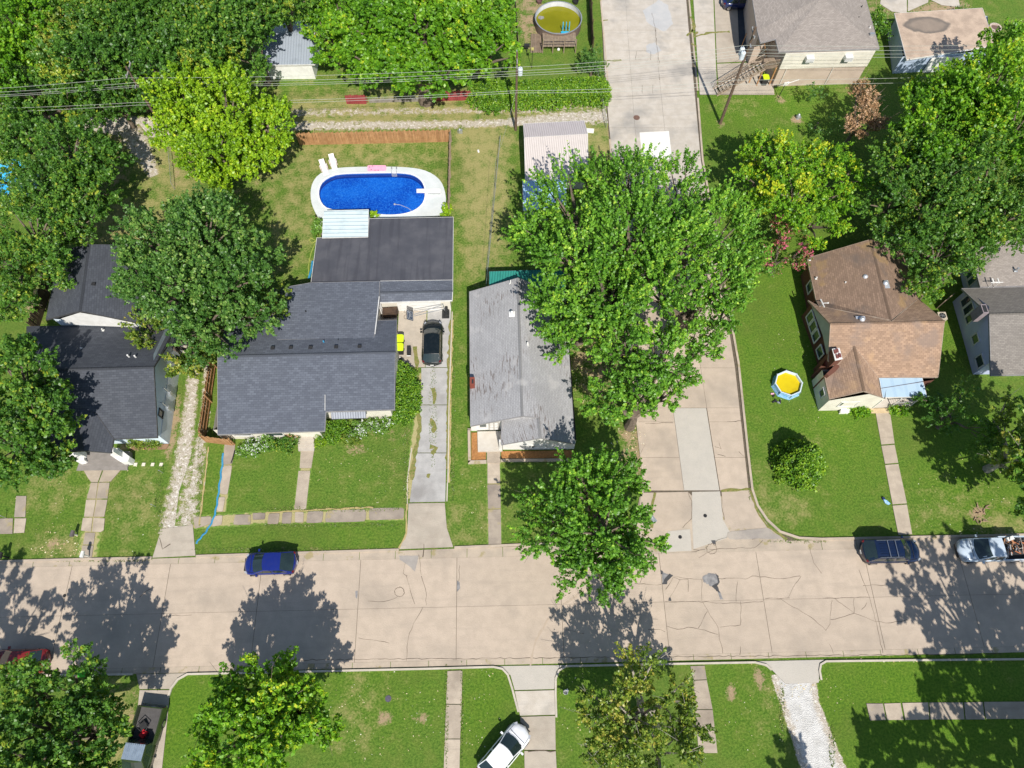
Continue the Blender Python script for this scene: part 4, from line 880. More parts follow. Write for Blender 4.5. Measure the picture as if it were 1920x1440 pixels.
Aw, Bw = U(1828,480,2.6), U(1843,540,2.6)
for s in (0.5, 1.3, 2.1): window(HE, Aw, Bw, s, 0.6, 0.8, 2.2, 1, TRIM, 1, gm=pm('screen_green',(0.05,0.12,0.10)))
mb = MB(); x, y = U(1833, 588, 3.9); mb.box((x+.1,y,4.0),(0.5,0.9,1.6)); ch = obj('chimney', mb, pm('pinkish_render',(0.30,0.25,0.26)), HE)
mb = MB(); mb.box((x+.1,y,4.81),(0.34,0.7,0.02)); obj('flue', mb, BLACK, ch)
for (px,py,s) in ((1862,531,.35),(1872,531,.2)): 
    mb = MB(); x,y = U(px,py,3.4); mb.tube([(x,y,2.6),(x,y,3.5)],.03,5); mb.tube([(x-.3,y,3.5),(x+.4,y+.05,3.5)],.04,5); mb.box((x,y+.2,3.5),(.12,.5,.05)); obj('tv_antenna', mb, TRIM, HE)
vent(HE, 1907, 505, 2.95, 0.1, 0.45, METAL)
# leaning boards between the houses
t = thing('board_stack', 'weathered boards leaning between the brown and blue grey houses', 'boards', U(1768, 575))
for k in range(4):
    mb = MB(); x, y = U(1757+k*5, 578-k*4); mb.box((x,y,0.75),(0.3,0.06,1.5),R(35)); obj('board', mb, WOODT, t)

# --- two storey house (top right)
HF = thing('house', 'two storey tan and cream house with outside wooden stair at the top', 'house', U(1530, 100))
roof(HF, dict(a=(1545,-30,5.9),b=(1541,-6,5.9),c=(1426,80,4.75),n=(1454,73,4.75),k=(1420,58,4.75),d=(1460,97,4.75),e=(1649,91,4.75),f=(1624,0,4.75),g=(1400,-70,4.75),h=(1607,-70,4.75)), ['bde','abdnckg','abefh'], TANR, fm=GTRIM, thick=0.15)
walls(HF, [(1447,162,0,4.6),(1605,157,0,4.6),(1640,80,4.6,4.6),(1610,-60,4.6,4.6),(1415,-60,4.6,4.6),(1426,58,4.6,4.6),(1453,56,4.6,4.6)], pm('tan_wall',(0.52,0.42,0.34),(0.44,0.35,0.28),0.8))
a, b = U(1447,162), U(1605,157)
mb = MB(); mb.box(((a[0]+b[0])/2, (a[1]+b[1])/2 - 0.03, 3.55), (math.hypot(a[0]-b[0],a[1]-b[1])+.1, 0.12, 2.05), math.atan2(b[1]-a[1],b[0]-a[0])); obj('upper_siding', mb, CREAM, HF)
for s in (0.27, 0.71):
    x, y = a[0]+(b[0]-a[0])*s, a[1]+(b[1]-a[1])*s; mb = MB(); mb.box((x+.1,y-.35,4.0),(0.85,0.6,0.55)); o = obj('window_air_conditioner', mb, WHITE, HF)
    mb = MB(); [mb.box((x+.1,y-.66,3.85+k*.1),(0.75,0.02,0.03)) for k in range(4)]; obj('grille', mb, METAL, o)
for s in (0.08, 0.62): 
    x, y = a[0]+(b[0]-a[0])*s, a[1]+(b[1]-a[1])*s; mb = MB(); mb.tube([(x,y-.12,0.1),(x,y-.12,2.5)],0.03,5); obj('downpipe', mb, TRIM, HF)
for (px,py) in ((1616,12),(1610,33),(1632,50)): vent(HF, px, py, 4.9, 0.05, 0.25, BLACK if px<1630 else WHITE)
mb = MB(); mb.box((*U(1634,66,4.9),5.0),(0.5,0.3,0.3)); obj('roof_bracket', mb, METAL, HF)
# wooden stair and landing
ST = thing('staircase', 'weathered wooden outside stair with railings climbing to the two storey house', 'staircase', U(1350, 172))
sa, sb = np.array(W3(1341,172,0.1)), np.array(W3(1432,122,2.6)); dxy = sb[:2]-sa[:2]; L = np.hypot(*dxy); ux = dxy/L; ny_ = np.array([-ux[1], ux[0]]); ang = math.atan2(ux[1], ux[0]); W_ = 0.55
NS = 14; WOODP = pm('pale_tread_wood',(0.52,0.46,0.38),(0.42,0.37,0.30),3)
for k in range(NS):
    p = sa + (sb-sa)*(k+.5)/NS; mb = MB(); mb.box(tuple(p),(L/NS*0.62,1.0,0.05),ang); obj('tread', mb, WOODP, ST)
for sgn in (-1, 1):
    o2 = np.array([*(ny_*W_*sgn), 0]); mb = MB(); mb.tube([tuple(sa+o2-[0,0,.1]), tuple(sb+o2-[0,0,.1])], 0.09, 4); obj('stringer', mb, WOODT, ST)
    mb = MB(); mb.tube([tuple(sa+o2+[0,0,1.0]), tuple(sb+o2+[0,0,1.0])], 0.05, 4); mb.tube([tuple(sa+o2+[0,0,.25]), tuple(sb+o2+[0,0,.25])], 0.035, 4); obj('handrail', mb, WOODT, ST)
    for k in range(29):
        p = sa+(sb-sa)*k/28+o2; mb = MB(); mb.box((p[0],p[1],p[2]+.5),(0.035,0.035,1.0 if k%7 else 1.15)); obj('baluster', mb, WOODT, ST)
ld = [(1432,110),(1458,108),(1456,126),(1432,128)]
mb = MB(); mb.prism([U(a,b,2.6) for a,b in ld], 2.5, 2.62); obj('landing', mb, WOODT, ST)
for (px,py) in ((1432,127),(1456,126),(1410,140)):
    x,y = U(px,py,2.5 if px>1420 else 1.6); mb = MB(); mb.box((x,y,1.25),(0.14,0.14,2.5 if px>1420 else 1.5)); obj('post', mb, WOODF, ST)
a, b = U(1432,128,2.6), U(1457,126,2.6); mb = MB(); mb.tube([(*a,3.6),(*b,3.6)],.045,4); mb.tube([(*a,2.8),(*b,2.8)],.035,4)
for k in range(11): mb.box((a[0]+(b[0]-a[0])*k/10,a[1]+(b[1]-a[1])*k/10,3.2),(.05,.05,.8))
obj('landing_railing', mb, WOODT, ST)
SC = thing('carport', 'dark carport frame with tarpaulin at the left of the two storey house', 'carport', U(1390, 60))
pbox(SC, 'tarpaulin', [(1380,-40),(1404,-40),(1420,55),(1424,90),(1386,98)], 0.03, 0.06, pm('dark_tarp',(0.035,0.045,0.06),(0.05,0.06,0.075),1.5), 0)
for pts in ([(1431,80,3.6),(1450,78,3.6)], [(1433,80,3.6),(1440,122,0.2)], [(1386,98,0.1),(1400,62,2.6)]):
    mb = MB(); mb.tube([W3(*p) for p in pts], 0.05, 5); obj('frame_rail', mb, WOODF, SC)

# --- sloping flat roofed shed top right
HG = thing('garage', 'low brown roofed garage with dark round stain and blue grey side wall', 'garage', U(1760, 90))
FLATB = NT('brown_felt'); _t = FLATB; cxs, cys = U(1738, 46, 2.6)
_c = _t.mix(_t.ss(_t.noise(0.9,5),0.35,0.7),(0.52,0.40,0.30),(0.38,0.29,0.22)); _c = _t.mix(_t.math('MULTIPLY',_t.ss(_t.noise(12,3),0.5,0.75),0.5),_c,(0.2,0.15,0.11))
_mp = _t.n('Mapping'); _mp.inputs['Location'].default_value = (-cxs, -cys, 0); _t.l(_t.pos(), _mp.inputs['Vector'])
_m2 = _t.n('Mapping'); _m2.inputs['Scale'].default_value = (1/2.6, 1/1.25, 0); _t.l(_mp.outputs[0], _m2.inputs['Vector'])
_ln = _t.n('VectorMath', operation='LENGTH'); _t.l(_m2.outputs[0], _ln.inputs[0])
_d = _t.math('ADD', _ln.outputs['Value'], _t.math('MULTIPLY', _t.math('SUBTRACT', _t.noise(0.8,2), 0.5), 0.5))
_k = _t.math('MULTIPLY', _t.ss(_d, 1.12, 0.92), 0.75); _k2 = _t.math('MULTIPLY', _t.ss(_d, 0.6, 0.95), _k)
_c = _t.mix(_k, _c, (0.20,0.165,0.135)); _c = _t.mix(_k2, _c, (0.13,0.115,0.10)); _t.base(_c); _t.set(Roughness=0.9)
roof(HG, dict(a=(1677,25,2.6),b=(1842,15,2.6),c=(1866,85,2.45),d=(1700,112,2.45)), ['abcd'], FLATB.m, fm=TRIM, thick=0.12)
walls(HG, [(1664,62,0,2.5),(1673,138,0,2.4),(1830,128,0,2.4),(1852,30,2.4,2.4),(1685,32,2.4,2.5)], pm('blue_grey_wall',(0.42,0.50,0.62),(0.34,0.42,0.54),1))
mb = MB(); a, b = U(1712,137), U(1800,131); mb.box(((a[0]+b[0])/2,(a[1]+b[1])/2-.1,1.1),(3.6,0.1,2.0),math.atan2(b[1]-a[1],b[0]-a[0])); obj('garage_door', mb, WHITE, HG)

# --- sheds
HH = thing('shed', 'long pinkish white metal shed beside the big maple', 'shed', U(1040, 290))
roof(HH, dict(a=(983,258,3.0),b=(1102,251,3.0),c=(1103,331,2.2),d=(985,337,2.2),e=(981,232,2.3),f=(1095,226,2.3)), ['abcd'], WMET, 0.08, TRIM, 'front_roof')
roof(HH, dict(a=(983,257.7,3.0),b=(1102,250.7,3.0),e=(981,232,2.3),f=(1095,226,2.3)), ['abfe'], ribbed('grey_pink_metal',(0.56,0.50,0.49),(0.46,0.41,0.40),0.23,dirt=.15), 0.08, TRIM, 'back_roof')
walls(HH, [(987,334,2.1,2.1),(1100,328,2.1,2.1),(1099,254,2.9,2.85),(1093,230,2.2,2.2),(985,235,2.2,2.2),(986,259,2.9,2.85)], WHITE)
HI = thing('lean_to', 'pale blue metal lean-to roof against the white shed, half under the maple', 'lean-to', U(1010, 365))
roof(HI, dict(a=(980,339,2.3),b=(1062,336,2.3),c=(1062,392,2.0),d=(981,395,2.0)), ['abcd'], ribbed('sky_blue_metal',(0.36,0.55,0.72),(0.26,0.45,0.62),0.4), 0.08, TRIM)
walls(HI, [(983,342,2.0,1.95),(1058,340,2.0,2.0),(1058,390,1.95,1.9),(984,393,1.95,1.9)], WHITE)
HJ = thing('shed', 'grey metal roofed shed with white wall among the top left trees', 'shed', U(540, 100))
roof(HJ, dict(a=(498,62,3.0),b=(590,61,3.0),c=(592,121,2.2),d=(488,122,2.2),e=(510,41,2.4),f=(598,39,2.4)), ['abcd','abfe'], GMET, 0.1, TRIM)
walls(HJ, [(494,149,0,2.1),(592,148,0,2.1),(593,70,2.2,2.1),(592,45,2.2,2.2),(510,45,2.2,2.2),(492,70,2.2,2.1)], WHITE)

# ---------------------------------------------------------------- fences
def board_fence(label, pa, pb, h, m, bw=0.145, lean=0.0, dog=True, posts=0, zrail=None, group=None, cat='fence'):
    A, B = U(*pa), U(*pb); t = thing('fence', label, cat, A); L = math.hypot(B[0]-A[0], B[1]-A[1]); ang = math.atan2(B[1]-A[1], B[0]-A[0]); n = int(L / bw)
    hs = [h * (1 + 0.02 * ((k * 37) % 5 - 2)) for k in range(3)]; meshes = []
    for hh in hs:
        mb = MB(); w2 = bw*0.46
        prof = [(-w2,0),(w2,0),(w2,hh-.05),(w2*.6,hh),(-w2*.6,hh),(-w2,hh-.05)]
        mb.poly([(x,-.01,z) for x,z in prof]); mb.poly([(x,.01,z) for x,z in prof[::-1]])
        for i in range(6):
            a, b = prof[i], prof[(i+1)%6]; mb.poly([(a[0],.01,a[1]),(b[0],.01,b[1]),(b[0],-.01,b[1]),(a[0],-.01,a[1])][::-1])
        me = bpy.data.meshes.new('board'); me.from_pydata(mb.v, [], mb.f); me.materials.append(m); meshes.append(me)
    for k in range(n):
        s = (k + .5) * bw; o = bpy.data.objects.new('board', meshes[k*7 % 3]); COL.objects.link(o); o.parent = t
        o.location = (math.cos(ang)*s, math.sin(ang)*s, 0); o.rotation_euler = (random.uniform(-.02,.02)+lean, random.uniform(-.012,.012), ang + random.uniform(-.03,.03))
    for z in ((0.35, h*0.55, h-.25) if h > 1.2 else (0.3, h-.2)):
        mb = MB(); q = ((A[0]+B[0])/2 - math.sin(ang)*posts*.05, (A[1]+B[1])/2 + math.cos(ang)*posts*.05, z); mb.box(q, (L, .04, .09), ang); obj('rail', mb, m, t)
    if posts:
        np_ = max(2, int(L/2.4)+1)
        for k in range(np_):
            s = L*k/(np_-1); mb = MB(); mb.box((A[0]+math.cos(ang)*s - math.sin(ang)*posts*.1, A[1]+math.sin(ang)*s + math.cos(ang)*posts*.1, h/2), (.09,.09,h), ang); obj('post', mb, m, t)
    return t
board_fence('orange wooden board fence behind the blue pool, along the gravel alley', (562,272), (845,266), 1.8, WOODF, 0.17, posts=1)
board_fence('brown wooden board fence running down the right side of the pool yard', (845,266), (842,404), 1.75, WOODT, 0.17, posts=1)
board_fence('orange board fence seen from inside along the gravel drive', (386,823), (405,690), 1.8, WOODF, 0.16, posts=-1)
board_fence('short orange board fence joining the slate house to the gravel drive', (386,829), (440,836), 1.7, WOODF, 0.16, posts=1)
board_fence('dark board fence in shadow between the left trees and charcoal house', (72,620), (104,520), 1.7, WOODD, 0.17, posts=1)
board_fence('tall dark wooden fence along the green pool yard', (1103,-30), (1109,96), 2.0, WOODD, 0.2, posts=1)
board_fence('faded red board fence under the trees, nearest the grey shed', (650,195), (691,195), 1.3, RED, 0.25)
board_fence('faded red board fence under the trees, left of the vine bush', (800,190), (886,188), 1.4, RED, 0.25)
board_fence('grey wire and board fence between the two red fences', (693,193), (798,190), 0.6, pm('grey_boards',(0.30,0.27,0.24),(0.2,0.18,0.16),3), 0.3)
board_fence('low grey fence at the left of the round pool yard', (966,2), (972,90), 1.0, WOODT, 0.3)
def wire_fence(label, pts, h=1.1, m=METAL):
    t = thing('wire_fence', label, 'wire fence', U(*pts[0])); P = [U(*p) for p in pts]
    for a, b in zip(P[:-1], P[1:]):
        L = math.hypot(b[0]-a[0], b[1]-a[1]); n = max(1, int(L/3))
        for k in range(n+1):
            x, y = a[0]+(b[0]-a[0])*k/n, a[1]+(b[1]-a[1])*k/n; mb = MB(); mb.cyl((x,y,0),.03,h,6); obj('post', mb, m, t)
        mb = MB(); mb.tube([(*a,h),(*b,h)],.02,4); obj('top_rail', mb, m, t)
        mb = MB(); [mb.tube([(*a,h*q),(*b,h*q)],.006,3) for q in (.2,.4,.6,.8)]; o = obj('wires', mb, m, t)
wire_fence('low wire fence in the yard left of the yellow green tree', [(320,270),(328,355)], 1.0)
wire_fence('low wire fence along the alley verge beside the hedge', [(1112,110),(1136,240)], 1.0)
wire_fence('thin wire fence right of the strip beside the shed', [(938,265),(925,400),(912,540)], 0.9)
# ---------------------------------------------------------------- pools
def water(name, c1, c2, rough=0.06, bump=0.03, caust=None, sc=3.0):
    t = NT(name); f = t.noise(0.35, 3); c = t.mix(t.ss(f, 0.35, 0.65), c1, c2)
    v = t.n('TexVoronoi'); v.feature = 'DISTANCE_TO_EDGE'; v.inputs['Scale'].default_value = 3.2
    ws = t.n('VectorMath', operation='ADD'); nn = t.n('TexNoise'); nn.inputs['Scale'].default_value = 1.5; t.l(t.pos(), nn.inputs['Vector'])
    t.l(t.pos(), ws.inputs[0]); t.l(nn.outputs['Color'], ws.inputs[1]); t.l(ws.outputs[0], v.inputs['Vector'])
    if caust: c = t.mix(t.math('MULTIPLY', t.ss(v.outputs[0], 0.10, 0.0), 0.55), c, caust)
    t.base(c); t.set(Roughness=rough, Specular_IOR_Level=0.5, IOR=1.33); t.bump(t.noise(sc, 4), bump); return t.m
def stadium(pts): return pts
def smooth_closed(pts, n=6):
    """Catmull-Rom through photo points"""
    out = []; N = len(pts)
    for i in range(N):
        p0, p1, p2, p3 = [np.array(pts[(i+k-1) % N], float) for k in range(4)]
        for k in range(n):
            t = k/n; out.append(tuple(0.5*((2*p1)+(-p0+p2)*t+(2*p0-5*p1+4*p2-p3)*t*t+(-p0+3*p1-3*p2+p3)*t**3)))
    return out
POOL = thing('swimming_pool', 'deep blue in-ground pool with pale concrete deck behind the slate house', 'swimming pool', U(705, 365))
inner_px = smooth_closed([(600,372),(603,350),(617,337),(640,330),(700,328),(750,328),(775,332),(791,344),(797,362),(794,382),(780,396),(757,404),(725,406),(690,402),(640,398),(612,392)])
outer_px = smooth_closed([(584,375),(586,350),(600,330),(630,319),(690,316),(760,317),(800,324),(826,342),(836,370),(834,395),(822,407),(740,411),(660,415),(604,412),(590,396)])
I = [U(*p) for p in inner_px]; O = []
outer = [U(*p) for p in outer_px]; cx = sum(p[0] for p in I)/len(I); cy = sum(p[1] for p in I)/len(I)
def rayhit(poly, ang):
    best = 0
    for i in range(len(poly)):
        a, b = poly[i], poly[(i+1) % len(poly)]; d = (math.cos(ang), math.sin(ang)); e = (b[0]-a[0], b[1]-a[1]); den = d[0]*e[1]-d[1]*e[0]
        if abs(den) < 1e-9: continue
        t = ((a[0]-cx)*e[1]-(a[1]-cy)*e[0])/den; s = ((a[0]-cx)*d[1]-(a[1]-cy)*d[0])/den
        if t > 0 and -1e-6 <= s <= 1+1e-6: best = max(best, t)
    return (cx+math.cos(ang)*best, cy+math.sin(ang)*best)
angs = [2*math.pi*k/72 for k in range(72)]; I = [rayhit(I, a) for a in angs]; O = [rayhit(outer, a) for a in angs]
mb = MB(); mc = MB(); ml = MB()
for k in range(72):
    a, b, c, d = I[k], I[(k+1)%72], O[(k+1)%72], O[k]
    j = lambda p: (p[0]+(cx-p[0])*-0.03, p[1]+(cy-p[1])*-0.03)
    a2, b2 = j(a), j(b)
    mb.poly([(*a2,.30),(*b2,.30),(*c,.29),(*d,.29)][::-1]); mb.poly([(*d,.29),(*c,.29),(*c,0),(*d,0)][::-1])
    mc.poly([(*a,.335),(*b,.335),(*b2,.335),(*a2,.335)][::-1]); mc.poly([(*a,.335),(*b,.335),(*b,.22),(*a,.22)][::1]); mc.poly([(*a2,.335),(*b2,.335),(*b2,.295),(*a2,.295)][::-1])
    ml.poly([(*a,.24),(*b,.24),(*b,.02),(*a,.02)])
obj('deck', mb, POOLDECK, POOL); obj('coping', mc, pm('coping_white',(0.80,0.82,0.82),(0.7,0.72,0.74),3), POOL)
obj('liner', ml, pm('pool_liner',(0.02,0.10,0.40),(0.03,0.14,0.5),4,0.4), POOL)
mb = MB(); mb.poly([(*p, .06) for p in I]); obj('water', mb, water('blue_water', (0.003,0.055,0.38), (0.006,0.10,0.50), 0.10, 0.06, (0.03,0.21,0.68)), POOL)
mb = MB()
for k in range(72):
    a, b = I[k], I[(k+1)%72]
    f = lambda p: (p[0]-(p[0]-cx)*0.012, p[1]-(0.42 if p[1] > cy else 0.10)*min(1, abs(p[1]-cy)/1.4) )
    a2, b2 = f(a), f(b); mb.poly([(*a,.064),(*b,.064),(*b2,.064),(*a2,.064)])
obj('edge_band', mb, pm('edge_band_navy',(0.002,0.022,0.17),(0.003,0.03,0.22),5,0.15,spec=.5), POOL)  # flat navy strip just above the water, widest along the north edge
pbox(POOL, 'diving_board', [(781,354),(826,353.5),(826,361.5),(781,361)], 0.62, 0.69, WHITE)
pbox(POOL, 'board_stand', [(803,354),(825,354),(825,361),(803,361)], 0.3, 0.61, METAL)
lad = MB()
for px in (736, 745):
    x, y = U(px, 326); lad.tube([(x,y+.35,.3),(x,y+.3,.8),(x,y-.1,.9),(x,y-.35,.6),(x,y-.4,.1)], .03, 6)
x0, y0 = U(736,326); x1, _ = U(745,326)
for z in (.12,.3,.5): lad.tube([(x0,y0-.4,z),(x1,y0-.4,z)], .03, 5)
obj('ladder', lad, METAL, POOL)
mb = MB(); mb.tube([W3(775,398,.1),W3(765,390,.08),W3(750,384,.08),W3(740,383,.08)], .03, 5); mb.ball(W3(740,383,.1), .12, 8); obj('pool_cleaner', mb, CLRL, POOL)
def jit_poly(p): return p
# loungers: pale resin, with arms
def lounger(label, px, py, ang):
    t = thing('sun_lounger', label, 'sun lounger', U(px, py), 'pale resin loungers beside the blue pool', ang, True)
    mb = MB(); mb.prism([(-.3,-.95),(.3,-.95),(.3,.25),(-.3,.25)], .28, .34)
    for k in range(6): mb.box((0,-.85+k*.2,.35),(.56,.13,.02))
    obj('seat', mb, PALEPINK, t)
    mb = MB(); mb.poly([(-.28,.25,.3),(.28,.25,.3),(.28,.9,.75),(-.28,.9,.75)]); mb.poly([(-.28,.27,.25),(-.28,.92,.7),(.28,.92,.7),(.28,.27,.25)]); mb.poly([(-.28,.9,.75),(.28,.9,.75),(.28,.92,.7),(-.28,.92,.7)]); obj('backrest', mb, PALEPINK, t)
    for s in (-1, 1):
        mb = MB(); mb.box((s*.36,.1,.5),(.09,.5,.05)); mb.box((s*.36,-.1,.25),(.06,.06,.5)); obj('armrest', mb, PALEPINK, t)
        for yy in (-.85,.2): mb = MB(); mb.box((s*.26,yy,.14),(.06,.06,.28)); obj('leg', mb, PALEPINK, t)
lounger('pale lounger nearer the left tree, at the pool corner', 609, 319, R(20)); lounger('pale lounger further right, its foot on the pool deck', 626, 309, R(16))
t = thing('pool_float', 'flat pink foam float lying on the edge of the pool deck', 'pool float', U(706, 315))
mb = MB(); P = [U(a,b,.35) for a,b in rs([(689,310),(724,310),(724,320),(689,321)],.15)]; mb.prism(P,.31,.38); obj('mat', mb, PINK, t)
mb = MB(); [mb.ball((*U(a,b,.4),.385),.06,6,.2) for a,b in ((693,313),(698,311),(696,318),(703,319),(709,319))]; obj('hole', mb, BLACK, t)
# green round pool with timber deck
GP = thing('above_ground_pool', 'round above ground pool of green water with timber deck at the top', 'above ground pool', U(1048, 40))
cx_, cy_ = U(1047, 36, 1.0); r_ = 2.75
WWALL = pm('pool_wall_inside',(0.66,0.67,0.70),(0.56,0.57,0.60),2)
mb = MB(); mb.lathe((cx_,cy_,0),[(r_,0),(r_,1.25)],40); obj('outer_wall', mb, pm('brown_panel',(0.14,0.10,0.085),(0.2,0.15,0.12),2), GP)
mb = MB(); mb.lathe((cx_,cy_,0),[(r_-.03,1.25),(r_-.03,.3)],40); obj('inner_wall', mb, WWALL, GP)
mb = MB(); mb.lathe((cx_,cy_,0),[(r_-.06,1.26),(r_+.06,1.26),(r_+.06,1.22)],40); obj('rim', mb, METAL, GP)
mb = MB(); mb.poly([(cx_+math.cos(2*math.pi*k/40)*(r_-.04),cy_+math.sin(2*math.pi*k/40)*(r_-.04),.62) for k in range(40)]); obj('water', mb, water('green_water',(0.17,0.17,0.004),(0.22,0.21,0.008),0.15,0.01), GP)
mb = MB(); q = W3(1014,33,.64); mb.prism([(q[0]-.35,q[1]-.1),(q[0],q[1]-.35),(q[0]+.4,q[1]-.1),(q[0]+.35,q[1]+.2),(q[0]-.2,q[1]+.3)],.62,.66); obj('floating_cover', mb, TAR, GP)
dk = [(1017,62),(1080,60),(1081,86),(1018,88)]; xa, ya = U(1017,62,.9); xb, yb = U(1081,87,.9)
n = 22
for k in range(n):
    x = xa+(xb-xa)*(k+.5)/n; mb = MB(); mb.box((x,(ya+yb)/2,.9),((xb-xa)/n*.86,abs(yb-ya),.05)); obj('deck_board', mb, WOODT, GP)
for px in (1018,1037,1058,1080):
    x, y = U(px, 88, .9); mb = MB(); mb.box((x,y+.05,.95),(.1,.1,1.9)); obj('post', mb, WOODT, GP)
for z in (1.35,1.8): mb = MB(); a=U(1018,88,.9); b=U(1080,88,.9); mb.box(((a[0]+b[0])/2,a[1]+.05,z),(abs(b[0]-a[0]),.06,.09)); obj('rail', mb, WOODT, GP)
for k in range(7):
    x, y = U(1009-k*.3,75+k*1.5,.5); mb = MB(); a = W3(997+k*3,64,.12); b=W3(996+k*3.4,98,.12); mb.tube([(a[0],a[1],.12),(b[0],b[1],.12)],.1,4); obj('ramp_board', mb, WOODT, GP)
mb = MB()
for px in (1055,1061,1067): x,y=U(px,55,1); mb.tube([(x,y-.3,1.0),(x,y,2.0),(x,y+.4,.7)],.04,5)
mb.box((*U(1059,62,1),1.05),(.9,.35,.12)); obj('ladder', mb, pm('cyan_plastic',(0.03,0.42,0.62),(0.02,0.35,0.55)), GP)
t = thing('grill', 'black barbecue grill beside the timber ramp', 'grill', U(988, 90)); x,y=U(988,86,.9)
mb = MB(); mb.box((x,y,.95),(.65,.4,.25)); obj('grill_box', mb, BLACK, t); mb = MB(); mb.tube([(x,y,0),(x,y,.85)],.04,5); obj('stand', mb, BLACK, t)
t = thing('pole', 'thin black pole with small lantern frame near the round pool deck', 'pole', U(997, 128)); x,y=U(997,128)
mb = MB(); mb.cyl((x,y,0),.035,2.6,6); obj('shaft', mb, BLACK, t); mb = MB(); mb.box((x,y,2.68),(.3,.3,.16)); obj('lantern', mb, pm('yellowed',(0.5,0.45,0.15)), t)
tag(obj('ball', (lambda m: (m.ball((*U(1047,95),.18),.18,10), m)[1])(MB()), WHITE), 'white ball under the timber pool deck', 'ball')
for px, py, lab in ((1011,5,'dark red tub behind the green pool, left one'),(1079,6,'dark grey tub behind the green pool, right one')):
    mb = MB(); mb.lathe((*U(px,py),0),[(.3,0),(.38,.4),(.34,.4),(.28,.05),(.01,.05)],12); tag(obj('tub', mb, pm('tub',(0.16,0.09,0.09)) if px<1020 else BLACK), lab, 'tub')
# small blue pool with yellow water
SP = thing('paddling_pool', 'small blue and white pool with yellow water on the right lawn', 'paddling pool', U(1473, 720))
sx, sy = U(1474, 724); r = 1.3
mb = MB(); mb.lathe((sx,sy,0),[(r+.12,0),(r+.02,.3),(r,.72)],8); obj('outer_wall', mb, BLUET, SP)
mb = MB(); mb.lathe((sx,sy,0),[(r,.73),(r-.1,.73),(r-.12,.4)],8); obj('rim', mb, pm('pale_vinyl',(0.62,0.72,0.78),(0.5,0.6,0.68),4), SP)
mb = MB(); mb.poly([(sx+math.cos(2*math.pi*k/8)*(r-.11),sy+math.sin(2*math.pi*k/8)*(r-.11),.45) for k in range(8)]); obj('water', mb, water('yellow_water',(0.62,0.48,0.01),(0.45,0.34,0.01),0.3,0.01), SP)
for k in range(8):
    mb = MB(); a = 2*math.pi*k/8; mb.tube([(sx+math.cos(a)*(r+.03),sy+math.sin(a)*(r+.03),0),(sx+math.cos(a)*(r+.03),sy+math.sin(a)*(r+.03),.76)],.03,5); obj('leg', mb, METAL, SP)
# pool half hidden under left trees
LP = thing('above_ground_pool', 'bright blue pool showing through the leaves at the left edge', 'above ground pool', U(15, 330))
lx, ly = U(18, 328, 1.2)
mb = MB(); mb.lathe((lx,ly,0),[(2.4,0),(2.4,1.1)],24); obj('outer_wall', mb, BLUET, LP)
mb = MB(); mb.poly([(lx+math.cos(2*math.pi*k/24)*2.4,ly+math.sin(2*math.pi*k/24)*2.4,1.0) for k in range(24)]); obj('water', mb, water('cyan_water',(0.01,0.38,0.75),(0.05,0.5,0.85),0.1,0.03,(0.3,0.7,0.95)), LP)

